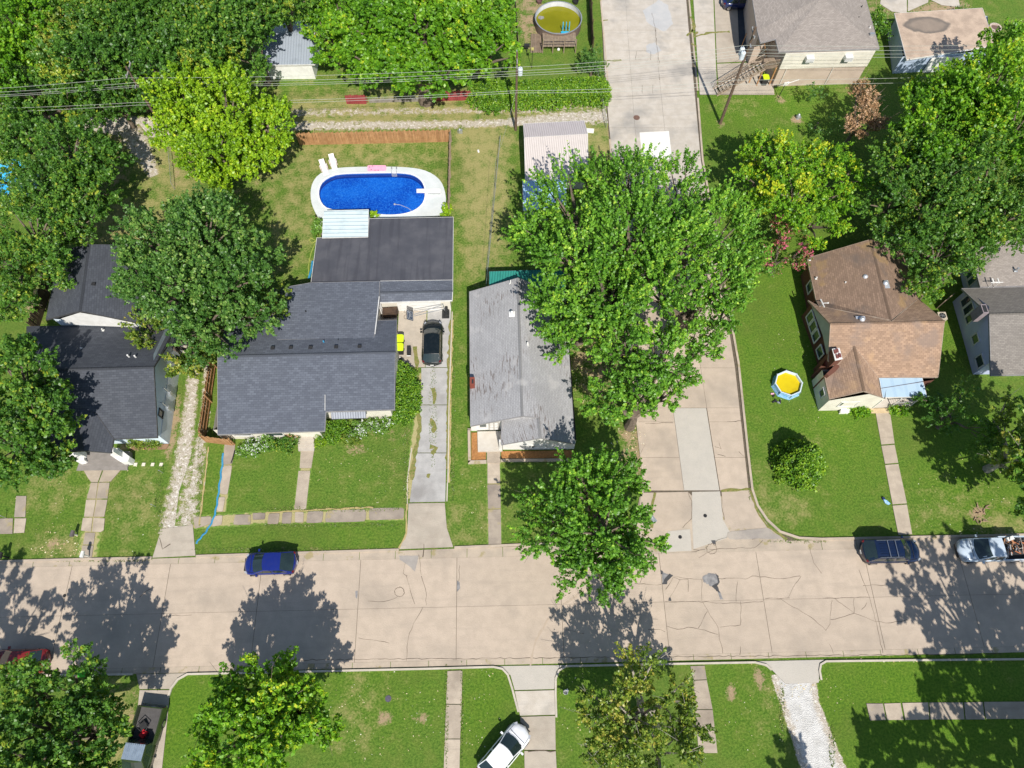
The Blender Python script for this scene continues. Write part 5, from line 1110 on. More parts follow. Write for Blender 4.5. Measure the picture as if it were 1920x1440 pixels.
# ---------------------------------------------------------------- vehicles
def car(label, cat, px, py, heading, L=4.5, W=1.8, H=1.45, pmat=None, style='sedan', zc=0.75, rails=False, name='parked_car', extra=None, glass=None):
    """heading: world angle of the nose. local +x is forward"""
    x, y = U(px, py, zc); t = thing(name, label, cat, (x, y, 0.035), None, heading, True)
    G = glass or pm('car_glass',(0.012,0.022,0.022),(0.02,0.035,0.032),1,0.04,spec=0.9)
    hw, hl = W/2, L/2; hood = 0.92 if style != 'suv' else 1.02; tail = {'sedan':0.98,'hatch':1.02,'suv':1.1,'pickup':1.05}[style]
    cab0, cab1 = {'sedan':(-.40,.235),'hatch':(-.45,.27),'suv':(-.46,.27),'pickup':(-.10,.26)}[style]   # belt extents
    rf0, rf1 = {'sedan':(-.25,.05),'hatch':(-.22,.07),'suv':(-.33,.10),'pickup':(-.06,.12)}[style]     # roof extents
    # body loft
    st = [(-1.0,.80,.62,.30),(-.985,.90,.80,.24),(-.93,.965,tail-.08,.2),(-.80,1,tail,.2),(-.5,1,tail+.0,.2),(-.2,1,.97,.2),(.2,1,.96,.2),(.5,.99,hood,.2),(.75,.97,hood-.04,.2),(.90,.92,hood-.12,.2),(.965,.84,hood-.22,.22),(1.0,.70,.55,.28)]
    if style == 'pickup': st = [s for s in st if s[0] > -.15]; st.insert(0, (-.12,1,1.0,.2)); st.insert(0,(-.125,.98,.99,.2))
    mb = MB(); rings = []
    cs = [(-.0,'b'),(-.93,'b'),(-1,'m'),(-.985,'s'),(-.90,'t'),(-.5,'c'),(0,'d'),(.5,'c'),(.90,'t'),(.985,'s'),(1,'m'),(.93,'b')]
    for fx, fw, zt, zb in st:
        base = len(mb.v)
        for wv, k in cs:
            z = {'b':zb,'m':zb+(zt-zb)*.5,'s':zt-.14,'t':zt-.02,'c':zt+.015,'d':zt+.03}[k]; bow = -.30*abs(fx)**8*(wv*wv)*np.sign(fx)
            mb.v.append((fx*hl + bow*hl*.5, wv*fw*hw, z))
        rings.append(base)
    n = len(cs)
    for i in range(len(rings)-1):
        for k in range(n): mb.f.append((rings[i]+k, rings[i+1]+k, rings[i+1]+(k+1)%n, rings[i]+(k+1)%n)); mb.uv.append(None)
    mb.f.append(tuple(rings[0]+k for k in range(n))); mb.uv.append(None); mb.f.append(tuple(rings[-1]+k for k in range(n))[::-1]); mb.uv.append(None)
    obj('body', mb, pmat, t, smooth=True)
    # cabin: roof panel, pillars, glass
    zb, zr = .93, H; b0, b1, r0, r1 = cab0*L, cab1*L, rf0*L, rf1*L; wb, wt = hw*.93, hw*.76
    prof = [(b0,wb,zb),(r0,wt,zr-.04),((r0+r1)/2,wt*1.02,zr),(r1,wt,zr-.03),(b1,wb*.97,zb)]
    cb = MB(); xsn = [(p[0],p[1],p[2]) for p in prof]
    for i in range(len(xsn)-1):
        (x0,w0,z0),(x1,w1,z1) = xsn[i], xsn[i+1]; m_ = 6
        for k in range(m_):
            a, b = -1+2*k/m_, -1+2*(k+1)/m_; bulge = lambda q, zz: zz + .045*(1-q*q)
            bx = lambda q, xx, i_: xx + (.24*(1-q*q) if i_ == 4 else (.12*(1-q*q) if i_ == 3 else (-.10*(1-q*q) if i_ == 0 else 0)))
            cb.poly([(bx(a,x0,i),a*w0,bulge(a,z0)),(bx(a,x1,i+1),a*w1,bulge(a,z1)),(bx(b,x1,i+1),b*w1,bulge(b,z1)),(bx(b,x0,i),b*w0,bulge(b,z0))][::-1])
    for s in (-1, 1):
        cb.poly([(p[0],s*p[1],p[2]) for p in (prof if s < 0 else prof[::-1])])
    obj('cabin', cb, pmat, t, smooth=False)
    def pane(name, q0, q1, inset=.07, lift=.012):
        (x0,w0,z0,o0),(x1,w1,z1,o1) = q0, q1; g = MB(); m_ = 6
        for k in range(m_):
            a, b = (-1+2*k/m_)*(1-inset), (-1+2*(k+1)/m_)*(1-inset); bl = lambda q, zz: zz+.045*(1-q*q)+lift
            s0, s1 = .05, .95
            A = lambda q: (x0+o0*(1-q*q))*(1-s0)+(x1+o1*(1-q*q))*s0; B = lambda q: (x0+o0*(1-q*q))*(1-s1)+(x1+o1*(1-q*q))*s1
            wA, wB = w0+(w1-w0)*s0, w0+(w1-w0)*s1; zA, zB = z0+(z1-z0)*s0, z0+(z1-z0)*s1
            g.poly([(A(a),a*wA,bl(a,zA)),(B(a),a*wB,bl(a,zB)),(B(b),b*wB,bl(b,zB)),(A(b),b*wA,bl(b,zA))][::1 if x1>x0 else -1])
        return obj(name, g, G, t, smooth=True)
    pane('windshield', (b1,wb*.97,zb,.24),(r1,wt,zr-.03,.12)); pane('rear_window', (b0,wb,zb,-.10),(r0,wt,zr-.04,0))
    nS = 2 if style != 'pickup' or L < 5.4 else 2
    for s in (-1, 1):
        for k in range(nS + (1 if style == 'suv' else 0)):
            tot = nS + (1 if style == 'suv' else 0); u0, u1 = k/tot+.03, (k+1)/tot-.03
            def P(u, v):
                xb, xt = b0+.12+(b1-.16-b0-.12)*u, r0+.02+(r1-r0-.04)*u; yb, yt = wb*.985, wt
                return (xb+(xt-xb)*v, s*(yb+(yt-yb)*v+.012), zb+(zr-.05-zb)*v)
            g = MB(); q = [P(u0,.08),P(u1,.08),P(u1,.86),P(u0,.86)]; g.poly(q if s < 0 else q[::-1]); obj('side_window', g, G, t)
        m2 = MB(); m2.box((b1-.25, s*(hw+.10), 1.0),(.14,.2,.13)); obj('wing_mirror', m2, pmat, t)
    for fx in (-.62, .62):
        for s in (-1, 1):
            wm = MB(); rr = .33 if style != 'suv' else .36
            for k in range(1): wm.tube([(fx*hl, s*(hw-.22), rr),(fx*hl, s*(hw+.015), rr)], rr, 16)
            wo = obj('wheel', wm, RUBBER, t); rm = MB(); rm.tube([(fx*hl, s*(hw+.016), rr),(fx*hl, s*(hw+.03), rr)], rr*.66, 12); obj('rim', rm, CHROME, wo)
    for s in (-1, 1):
        h = MB(); h.box((hl*.865, s*hw*.76, hood-.16),(.26,.13,.08),-s*R(32)); obj('headlight', h, CLRL, t)
        if style != 'pickup': h = MB(); h.box((-hl*.905, s*hw*.82, tail-.10),(.20,.14,.12),s*R(30)); obj('tail_light', h, REDL, t)
    sm = MB()
    for fx in (cab1*L-.05, (cab0+cab1)/2*L, cab0*L+.35):
        for s_ in (-1, 1): sm.box((fx, s_*(hw+.003), .66),(.02,.012,.5))
    sm.box((hl*.55, 0, hood+.028),(.012,W*.02,.01))
    for s_ in (-1, 1): sm.box((hl*.62, s_*hw*.80, hood-.012),(hl*.42,.018,.02), -s_*R(4))
    sm.box((b1+.36,0,hood+.03),(.03,W*.74,.012)); obj('panel_gaps', sm, BLACK, t)
    h = MB(); h.box((hl*.985,0,.42),(.08,W*.55,.2)); obj('grille', h, BLACK, t)
    h = MB(); h.box((-hl*1.0,0,.62),(.03,.32,.14)); obj('number_plate', h, WHITE, t)
    if style != 'pickup':
        wp = MB(); wp.box((b1+.06,0,zb+.05),(.10,W*.72,.03)); obj('wiper_cowl', wp, BLACK, t)
    if rails:
        for s in (-1, 1):
            h = MB(); h.tube([(r0+.1,s*wt*.93,zr+.08),(r1-.1,s*wt*.93,zr+.08)],.025,5); obj('roof_rail', h, CHROME, t)
        for u in (.45,.75): h = MB(); h.box((r0+(r1-r0)*u,0,zr+.1),(.06,wt*1.8,.03)); obj('cross_bar', h, CHROME, t)
        for k in range(5): h = MB(); h.box(((r0+r1)/2,-wt*.55+k*wt*.27,zr+.048),((r1-r0)*.75,.03,.02)); obj('roof_rib', h, pmat, t)
    if style == 'pickup':
        e0 = -hl; e1 = -.125*hl; bm = MB(); zf = .72; zt2 = 1.12; wv = .09
        for s in (-1, 1): bm.box(((e0+e1)/2, s*(hw-wv/2), (zt2+.25)/2+.05),(e1-e0, wv, zt2-.25)); 
        bm.box((e0+.04,0,(zt2+.4)/2),(.08,W-.02,zt2-.4)); bm.box((e1-.04,0,(zt2+.4)/2),(.07,W-.06,zt2-.4)); bm.box(((e0+e1)/2,0,.42),(e1-e0,W-.2,.3)); obj('bed_sides', bm, pmat, t)
        fl = MB(); fl.box(((e0+e1)/2,0,zf-.1),(e1-e0-.14,W-.22,.08)); obj('bed_floor', fl, BLACK if extra != 'green' else pm('bed_liner',(0.10,0.095,0.095)), t)
        for s in (-1,1): h = MB(); h.box((e0-.01,s*(hw-.08),.85),(.05,.14,.3)); obj('tail_light', h, REDL, t)
        bp = MB(); bp.box((e0-.1,0,.5),(.14,W*.95,.16)); obj('bumper', bp, CHROME, t)
    return t
PB = paint('cobalt_paint', (0.008,0.018,0.16)); PK = paint('black_paint', (0.006,0.010,0.011), coat=.6); PN = paint('navy_paint', (0.004,0.012,0.042)); PS = paint('silver_paint', (0.52,0.60,0.68), .35)
PG = paint('dark_green_paint', (0.035,0.055,0.022), coat=.4); PW = paint('white_car_paint', (0.80,0.81,0.82), .3)
car('bright blue hatchback parked by the kerb in front of the slate house', 'car', 507, 1056, R(180.5), 4.35, 1.85, 1.47, PB, 'hatch')
car('black car parked in the middle driveway by the white garage', 'car', 810.5, 641, R(90), 4.65, 1.9, 1.5, PK, 'suv', 0.9)
car('dark navy car with roof rails parked by the kerb left of the silver pickup', 'car', 1670, 1033, R(0), 4.95, 1.98, 1.75, PN, 'suv', 0.8, True)
sp = car('silver pickup truck with junk in its bed at the right end of the street', 'pickup truck', 1862, 1030, R(180), 5.9, 2.0, 1.75, PS, 'pickup', 0.8, name='pickup_truck')
gp = car('dark green pickup truck with ribbed pale roof on the lower left driveway', 'pickup truck', 262, 1404, R(-97), 5.7, 2.0, 1.8, PG, 'pickup', 1.0, name='pickup_truck', extra='green')
h = MB(); h.poly([(-.06*5.7-.05,-.74,1.862),(.12*5.7,-.74,1.862),(.12*5.7,.74,1.862),(-.06*5.7-.05,.74,1.862)]); 
for k in range(9): h.box(((-.06+.115)/2*5.7, -.62+k*.155, 1.88),(.17*5.7,.05,.04))
obj('ribbed_roof', h, pm('pale_blue_roof',(0.34,0.42,0.52),(0.26,0.33,0.42),3,0.35,0.4), gp)
car('white sedan parked slanting across the lower driveway edge', 'car', 945, 1411, R(46), 4.75, 1.85, 1.45, PW, 'sedan')
car('dark blue car at the top edge on the pale parking pad', 'car', 1388, 1, R(0), 4.5, 1.8, 1.5, paint('deep_blue_paint',(0.01,0.02,0.09)), 'sedan')
car('dark red car mostly hidden under the lower left trees', 'car', 35, 1240, R(180), 4.5, 1.8, 1.5, paint('dark_red_paint',(0.20,0.015,0.012)), 'sedan')
# papers behind the sedan windshield
# bed loads
jk = thing('junk_pile', 'heap of tangled bicycles and scrap in the silver pickup bed', 'scrap', (*U(1897,1026,.9),.7))
jx, jy = U(1902,1026,.9); SC_ = [pm('scrap_%d'%i, c) for i, c in enumerate(((0.5,0.18,0.08),(0.55,0.5,0.45),(0.08,0.07,0.07),(0.6,0.3,0.15),(0.7,0.7,0.7)))]
for k in range(34):
    mb = MB(); x, y, z = jx+random.uniform(-1.0,1.0), jy+random.uniform(-.7,.7), random.uniform(.75,1.25); a = random.uniform(0,6.3); l = random.uniform(.15,.5)
    mb.tube([(x-math.cos(a)*l,y-math.sin(a)*l,z),(x+math.cos(a)*l,y+math.sin(a)*l,z+random.uniform(-.15,.25))],random.uniform(.02,.06),4); obj('scrap_piece', mb, SC_[k%5], jk)
for (dx,dy) in ((-.55,-.1),(.1,.3)):
    mb = MB(); N = 14; mb.tube([(jx+dx+.3*math.cos(2*math.pi*k/N),jy+dy+.3*math.sin(2*math.pi*k/N),1.2+.1*math.cos(2*math.pi*k/N)) for k in range(N+1)],.035,5,cap=False); obj('tyre', mb, RUBBER, jk)
mb = MB(); mb.box((jx-.4,jy+.65,1.25),(.6,.3,.2),.3); obj('white_bundle', mb, WHITE, jk)
ml = thing('lawn_mower', 'red and black push mower lying in the dark green pickup bed', 'lawn mower', (*U(270,1368,.8),.72)); mx, my = U(270,1369,.8)
mb = MB(); mb.box((mx+.05,my-.25,.86),(.4,.5,.25),R(-35)); mb.ball((mx+.12,my-.2,1.0),.14,8); obj('engine', mb, pm('mower_red',(0.6,0.03,0.04),(0.5,0.02,0.03),4,0.35), ml)
mb = MB(); mb.tube([(mx-.1,my-.1,.95),(mx-.5,my+.25,1.1),(mx-.1,my+.7,1.1),(mx+.4,my+.35,1.05),(mx+.15,my-.1,.95)],.035,5); obj('handle', mb, BLACK, ml)
mb = MB(); mb.box((mx-.05,my+.3,.86),(.5,.5,.2),R(35)); obj('grass_bag', mb, BLACK, ml)
for dx, dy in ((-.2,-.4),(.35,-.3)): mb = MB(); mb.tube([(mx+dx,my+dy,.82),(mx+dx+.05,my+dy,.82)],.1,10); obj('wheel', mb, RUBBER, ml)

# ---------------------------------------------------------------- street furniture and yard things
def bin_(label, px, py, lidm, bodym, s=1.0, rz=0):
    t = thing('rubbish_bin', label, 'rubbish bin', U(px,py), None, rz, True); 
    mb = MB(); a, b = .24*s, .30*s; 
    for (x0,y0),(x1,y1) in (((-1,-1),(1,-1)),((1,-1),(1,1)),((1,1),(-1,1)),((-1,1),(-1,-1))): mb.poly([(x0*a,y0*a,.05),(x1*a,y1*a,.05),(x1*b,y1*b,.95*s),(x0*b,y0*b,.95*s)])
    obj('bin_body', mb, bodym, t)
    mb = MB(); mb.prism(rs([(-b*1.1,-b*1.1),(b*1.1,-b*1.1),(b*1.1,b*1.15),(-b*1.1,b*1.15)],.15),.95*s,1.03*s); mb.box((0,b*1.2,1.0*s),(b*1.4,.06,.06)); obj('lid', mb, lidm, t)
    for k in (-1,1): mb = MB(); mb.tube([(k*a,a,.1),(k*(a+.05),a,.1)],.1,10); obj('wheel', mb, RUBBER, t)
bin_('lime lidded dark bin against the slate house, upper of the two', 752.5, 645, LIME, BLACK, 1.12); bin_('lime lidded dark bin against the slate house, lower of the two', 752, 661, LIME, BLACK, 1.12)
bin_('lime lidded bin beneath the wooden stair landing', 1431, 158, LIME, BLACK, 1.05); bin_('green bin beside the red car under the lower left tree', 167, 1262, pm('green_plastic',(0.08,0.5,0.03)), BLACK, 1.0)
t = thing('hand_cart', 'small black folding cart beside the lime lidded bins', 'cart', U(767,660)); x,y=U(767,660,.4)
mb = MB(); mb.box((x,y+.05,.45),(.36,.6,.5)); obj('cart_body', mb, BLACK, t); mb = MB(); mb.tube([(x-.15,y-.3,.2),(x-.17,y-.5,.6),(x+.17,y-.5,.6),(x+.15,y-.3,.2)],.02,5); obj('handle', mb, METAL, t)
t = thing('tool_heap', 'pile of dark garden tools at the corner of the round hedge', 'tools', U(748,676))
for k in range(7): mb = MB(); x,y=U(748+random.uniform(-6,6),674+random.uniform(-3,3),.2); mb.box((x,y,.15),(random.uniform(.1,.5),.1,.15),random.uniform(0,3)); obj('tool', mb, [BLACK,WHITE,METAL][k%3], t)
# basketball hoop
t = thing('basketball_hoop', 'portable basketball hoop with dark backboard over the middle driveway', 'basketball hoop', U(834,586))
bx, by = U(836,590); mb = MB(); mb.box((bx,by,.12),(.7,.9,.2)); mb.box((bx+.1,by,.55),(.25,.9,.6)); obj('base', mb, BLACK, t)
mb = MB(); p1 = W3(827,580,1.4); e = W3(776,591,2.6)
mb.tube([(bx,by+.1,.2),(bx-.15,by+.15,1.6)],.05,6); mb.tube([(bx-.15,by+.2,1.6),(e[0],e[1]+.08,2.6)],.035,5); mb.tube([(bx-.1,by-.1,1.3),(e[0],e[1]-.0,2.45)],.035,5); obj('arm', mb, METAL, t)
x, y = U(768.5,591.5,2.6); bb = MB(); bb.box((x,y,2.6),(.10,.92,.66),R(4),R(52)); bd = obj('backboard', bb, pm('navy_board',(0.05,0.07,0.11)), t)
def bl(dy, dz, hy, hz):
    v = []; al = R(52)
    for sy, sz in ((-1,-1),(1,-1),(1,1),(-1,1)):
        lx_, ly_, lz_ = -.0, dy+sy*hy, dz+sz*hz
        X_ = .058; 
        for X_ in (.056,): xx = X_*math.cos(al)-lz_*math.sin(al); zz = X_*math.sin(al)+lz_*math.cos(al)
        v.append((x+xx*math.cos(R(4))-ly_*math.sin(R(4)), y+xx*math.sin(R(4))+ly_*math.cos(R(4)), 2.6+zz))
    return v
mk = MB()
for a_ in ((0,.27,.41,.018),(0,-.27,.41,.018),(.40,0,.018,.27),(-.40,0,.018,.27),(.02,-.10,.20,.018),(.02,.10,.20,.018),(.21,0,.018,.11),(-.18,0,.018,.11),(.02,0,.10,.02),(-.28,.12,.05,.03),(.30,.08,.03,.12)): mk.poly(bl(*a_)); mk.poly(bl(*a_)[::-1])
obj('board_print', mk, WHITE, bd)
mb = MB(); N = 14; mb.tube([(x-.35+.23*math.cos(2*math.pi*k/N),y+.23*math.sin(2*math.pi*k/N),2.35) for k in range(N+1)],.02,5,cap=False); obj('rim', mb, pm('rim_brown',(0.16,0.08,0.05)), t)
# small hoop beside the two storey house
t = thing('basketball_hoop', 'small white childs basketball hoop on the upper right lawn', 'basketball hoop', U(1458,184)); x,y=U(1459,184)
mb = MB(); mb.tube([(x,y,0),(x+.1,y,1.9)],.04,6); obj('arm', mb, BLACK, t); mb=MB(); mb.box((x+.2,y+.05,2.0),(.6,.06,.45),R(15)); obj('backboard', mb, WHITE, t); mb=MB(); mb.tube([(x+.3,y,2.1),(x+1.6,y+.35,2.3)],.05,5); obj('extension', mb, TRIM, t)
t = thing('garden_ornament', 'small grey stone ornament on a bare patch of the upper right lawn', 'ornament', U(1495,222)); x,y=U(1495,222)
mb = MB(); mb.lathe((x,y,0),[(.22,0),(.15,.2),(.25,.35),(.12,.6),(.01,.7)],10); mb.box((x+.2,y,.12),(.3,.2,.22),.4); obj('stone', mb, METAL, t)
# fire ring
t = thing('fire_ring', 'round fire pit ringed with pale bricks at the top right', 'fire pit', U(1865,53)); x,y=U(1865,53)
for k in range(16):
    a=2*math.pi*k/16; mb=MB(); mb.box((x+.62*math.cos(a),y+.62*math.sin(a),.1),(.2,.22,.2),a); obj('brick', mb, pm('pale_brick',(0.62,0.50,0.42)) if k==0 else bpy.data.materials['pale_brick'], t)
mb=MB(); mb.lathe((x,y,.02),[(.001,0),(.52,0)],16); mb.poly([(x+.52*math.cos(2*math.pi*k/16),y+.52*math.sin(2*math.pi*k/16),.03) for k in range(16)]); obj('ash', mb, pm('ash',(0.17,0.11,0.09)), t)
# mailboxes
def mailbox(label, px, py, m, h=1.05, rz=0.0):
    t = thing('mailbox', label, 'mailbox', U(px,py)); x,y=U(px,py)
    mb=MB(); mb.box((x,y,h/2),(.09,.09,h)); obj('post', mb, BLACK if m is BLACK else TRIM, t)
    mb=MB(); mb.tube([(x-.05*math.cos(rz),y-.25,h+.1),(x,y+.25,h+.1)],.12,10); mb.box((x,y,h+.02),(.22,.5,.14),rz); obj('box', mb, m, t)
mailbox('white mailbox by the kerb at the end of the charcoal house walk', 168, 1044, WHITE); mailbox('black mailbox by the kerb at the far left', 17, 1046, BLACK); mailbox('small dark marker box by the left walk, further from the kerb', 145, 1004, pm('grey_box',(0.15,0.13,0.13)), .7)
def stake(label, px, py, L=.8):
    t = thing('stake', label, 'stake', U(px,py)); x,y=U(px,py); mb=MB(); mb.tube([(x,y,0),(x-.0,y,L)],.025,5); obj('rod', mb, METAL, t)
    mb=MB(); mb.box((x-.02,y,L),(.14,.05,.05)); obj('hook', mb, METAL, t)
stake('thin metal yard stake just below the row of square pavers', 306, 887); stake('thin metal yard stake in the lawn left of the gravel drive', 292, 950); stake('thin metal yard stake at the far left above the walk', 12, 971)
# blue flat hose
t = thing('discharge_hose', 'long blue flat hose lying down the side walk to the lawn', 'hose', U(410,910))
hp = [(419,850),(417.5,862),(418,873),(414.5,885),(415,897),(411,910),(411.5,923),(408,935),(408,947),(404.5,957),(404,966),(399,975),(397,983),(390,991),(387,999),(380,1004),(377,1010),(371,1014),(369,1020)]; mb=MB()
for i in range(len(hp)-1):
    a,b=U(*hp[i]),U(*hp[i+1]); dx,dy=b[0]-a[0],b[1]-a[1]; l=math.hypot(dx,dy); nx_,ny2=-dy/l*.075,dx/l*.075
    mb.poly([(a[0]-nx_,a[1]-ny2,.085),(b[0]-nx_,b[1]-ny2,.085),(b[0],b[1],.10),(a[0],a[1],.10)]); mb.poly([(a[0],a[1],.10),(b[0],b[1],.10),(b[0]+nx_,b[1]+ny2,.085),(a[0]+nx_,a[1]+ny2,.085)])
obj('hose_tube', mb, BLUEH, t)
mb=MB(); mb.tube([W3(440,845,.12),W3(436,860,.12),W3(433,868,.1)],.05,5); obj('downspout', mb, BLACK, t)
t = thing('garden_hose', 'thin yellow green garden hose curling beside the black roof', 'hose', U(585,460)); mb=MB()
mb.tube([W3(*p,.04) for p in ((596,440),(592,452),(585,456),(580,450),(583,446),(590,450))],.03,5); mb.tube([W3(*p,.04) for p in ((590,458),(583,475),(579,495),(578,515),(586,535))],.03,5); obj('hose_tube', mb, pm('hose_green',(0.5,0.55,0.12)), t)
t = thing('blue_tarp_roll', 'rolled blue tarpaulin beside the black roofed wing', 'tarpaulin', U(583,510)); mb=MB(); mb.tube([W3(586,490,.15),W3(584,505,.15),W3(579,522,.15)],.12,6); obj('roll', mb, BLUEH, t)
t = thing('bag', 'blue and white plastic bag on the lawn near the right walk', 'bag', U(1661,941)); x,y=U(1661,941)
mb=MB(); mb.prism([(x-.25,y+.25),(x+.05,y+.1),(x+.3,y-.2),(x+.1,y-.3),(x-.15,y-.1)],.02,.14); obj('crumpled_bag', mb, BLUET, t); mb=MB(); mb.box((x-.2,y+.28,.1),(.22,.2,.14)); obj('dark_end', mb, pm('dark_blue',(0.02,0.03,0.1)), t)
t = thing('bucket', 'small white bucket on the lawn by the lower driveway kerb', 'bucket', U(1060,1298)); x,y=U(1060,1298); mb=MB(); mb.lathe((x,y,0),[(.13,0),(.19,.32),(.17,.32),(.11,.03),(.01,.03)],12); obj('pail', mb, WHITE, t); mb=MB(); mb.box((x+.1,y+.1,.05),(.3,.2,.1),.6); obj('cloth', mb, WHITE, t)
t = thing('toy', 'tangle of small dark and pink toys below the yellow pool', 'toys', U(1455,750))
for k,(dx,dy,m) in enumerate(((-.1,.7,PINK),(.0,.5,BLACK),(.1,0,BLACK),(.35,-.2,METAL),(-.1,-.1,BLACK),(.5,-.1,BLACK))): x,y=U(1452,752); mb=MB(); mb.box((x+dx,y+dy,.08),(.3,.12,.12),k*.9); obj('toy_piece', mb, m, t)
t = thing('stump', 'torn brown stump and roots in the right lawn above the pickup', 'stump', U(1838,965))
for k in range(14): x,y=U(1838+random.uniform(-10,10),965+random.uniform(-16,14)); a=random.uniform(0,6.3); mb=MB(); mb.tube([(x,y,.05),(x+math.cos(a)*.4,y+math.sin(a)*.4,random.uniform(.02,.3))],.08,5,.02); obj('root', mb, pm('root_wood',(0.36,0.25,0.16)) if k==0 else bpy.data.materials['root_wood'], t)
t = thing('sign_marker', 'small white panel in the strip between the fences', 'panel', U(897,284)); mb=MB(); x,y=U(897,284); mb.box((x,y,.05),(.18,.35,.08),.2); obj('panel', mb, WHITE, t)
t = thing('gas_meter', 'small grey utility meter at the corner of the pool fence', 'utility meter', U(864,250)); x,y=U(864,250); mb=MB(); mb.box((x,y,.3),(.4,.25,.45)); mb.cyl((x-.3,y,0),.04,.5,6); mb.box((x-.1,y+.1,.55),(.15,.15,.12)); obj('meter', mb, METAL, t)
t = thing('road_plate', 'pale concrete pad in the verge beside the pinkish shed', 'pad', U(1107,245)); mb=MB(); mb.prism([U(a,b) for a,b in ((1100,241),(1114,242),(1113,250),(1101,249))],0,.06); obj('pad', mb, WHITEC, t)
t = thing('bench_frame', 'yellowish metal bench frame behind the orange pool fence', 'frame', U(597,244)); a=W3(588,241,.5); b=W3(605,240,.5); mb=MB(); mb.tube([(a[0],a[1]-.4,0),a,b,(b[0],b[1]-.4,0)],.04,5); obj('frame', mb, pm('yellow_metal',(0.5,0.45,0.2)), t)
t = thing('pool_brush', 'long pool pole leaning against the brown side fence', 'pole', U(842,330)); mb=MB(); mb.tube([W3(841,328,.4),W3(842,352,.3)],.03,5); mb.box((*U(841,366,.5),.5),(.12,.8,.3)); obj('brush', mb, PALEPINK, t)

# utility poles and wires
def upole(label, tx, ty, h, arm=None, r=0.15, bx=None, transf=False):
    x, y = U(tx, ty, h) if bx is None else U(*bx); t = thing('utility_pole', label, 'utility pole', (x,y,0))
    mb=MB(); mb.tube([(x,y,0),(x,y,h)],r,10,r*.65); obj('shaft', mb, POLEW, t)
    if arm:
        for (z,l,a) in arm: mb=MB(); mb.box((x,y+.12,z),(.1,l,.12) if a else (l,.1,.12)); obj('crossarm', mb, pm('arm_grey',(0.34,0.31,0.27)), t)
        for (z,l,a) in arm:
            for s in (-1,0,1): mb=MB(); q=(x,y+.12+s*l*.45,z+.08) if a else (x+s*l*.45,y+.12,z+.08); mb.cyl(q,.05,.16,6); obj('insulator', mb, CLRL, t)
    return t, x, y
P1,x1,y1 = upole('wooden utility pole with transformer beside the hedge row', 0,0,10.3,[(9.6,1.6,True)],bx=(967,244))
P2,x2,y2 = upole('tall wooden utility pole with transformers beside the wooden stair', 0,0,12.4,[(11.6,1.4,True)],bx=(1350,232),r=.17)
P3,x3,y3 = upole('wooden utility pole leaning over the left alley trees', 236,125,10.3,[(9.8,2.0,True)])
P4,x4,y4 = upole('dark thick utility pole at the top beside the side road', 0,0,2.0,bx=(1107,93),r=.01)
bpy.data.objects.remove([c for c in bpy.data.objects if c.parent==P4][0]); bpy.data.objects.remove(P4)
def transformer(p, x, y, z, n=1):
    for k in range(n):
        mb=MB(); mb.lathe((x+(.35 if n==1 else -.42),y+(0 if n==1 else -.28+.56*k),z),[(.01,0),(.24,.02),(.25,.75),(.18,.85),(.01,.88)],14); o=obj('transformer', mb, pm('pale_tank',(0.66,0.72,0.75),(0.55,0.6,0.63),4,.4), p, smooth=False)
        b=MB(); b.cyl((x+(.35 if n==1 else -.42),y+(0 if n==1 else -.28+.56*k),z+.86),.05,.16,6); obj('bushing', b, CLRL, o)
transformer(P1,x1,y1,7.6); transformer(P2,x2,y2,9.0,2)
for P,x,y,z in ((P1,x1,y1,8.8),(P2,x2,y2,10.6),(P3,x3,y3,8.2)):
    mb=MB(); mb.tube([(x,y+.2,z+.8),(x+.05,y+.5,z+.2),(x+.0,y+.2,z-.9)],.03,5); mb.box((x,y-.3,z),(.1,.5,.1)); obj('hardware', mb, METAL, P)
def wires(label, lines, r=.018, name='power_line'):
    t = thing(name, label, 'power line', (0,0,8)); 
    for ln in lines:
        P=[W3(*p) for p in ln]; F=[]
        for a,b in zip(P[:-1],P[1:]):
            for k in range(8):
                u=k/8; s=4*u*(1-u)*.35; F.append((a[0]+(b[0]-a[0])*u,a[1]+(b[1]-a[1])*u,a[2]+(b[2]-a[2])*u-s))
        F.append(P[-1]); mb=MB(); mb.tube(F,r,4); obj('wire', mb, WIRE, t)
wires('upper bundle of pale power lines strung over the alley between the poles', [
 [(-300,178,9.3),(232,146,9.6),(968,126,9.2),(1396,85,10.6),(2100,76,9.5)],[(-300,182,8.6),(250,155,8.6),(968,133,8.6),(1398,93,10),(2100,84,9)],
 [(-300,188,8.2),(252,160,8.2),(968,138,8.2),(1399,99,9.6),(2100,92,8.6)],[(-300,191,8.0),(253,163,8.0),(968,142,8.0),(1400,104,9.2),(2100,100,8.2)]],.017)
wires('lower pair of pale cable lines strung over the alley and red fences', [[(-300,205,6.6),(256,192,6.8),(967,170,6.8),(1380,150,7),(2100,130,6.5)],[(-300,214,6.2),(258,197,6.4),(967,174,6.4),(1378,158,6.6),(2100,141,6)]],.019)
wires('single dark service wire from the side pole down to the pinkish shed yard', [[(967,174,6.4),(930,300,5),(912,505,3.2)]],.012,'service_line')
wires('service wire from the stair pole toward the two storey house', [[(1390,120,8),(1470,115,5.2)],[(1392,110,9),(1440,90,5)]],.014,'service_line')
# street light arm poking from the front maple
t = thing('street_light', 'white street light arm showing through the front maple', 'street light', (*U(1165,1000,.0),0)); x,y=U(1165,1000)
mb=MB(); mb.tube([(x,y,0),(x,y,6.5)],.08,8); obj('shaft', mb, POLEW, t); a=W3(1208,950,6.6); b=W3(1224,972,6.9); mb=MB(); mb.tube([(x,y,6.3),a,b],.05,6); obj('arm', mb, TRIM, t); mb=MB(); mb.box((*b[:2],6.85),(.3,.7,.14),R(35)); obj('lamp', mb, METAL, t)
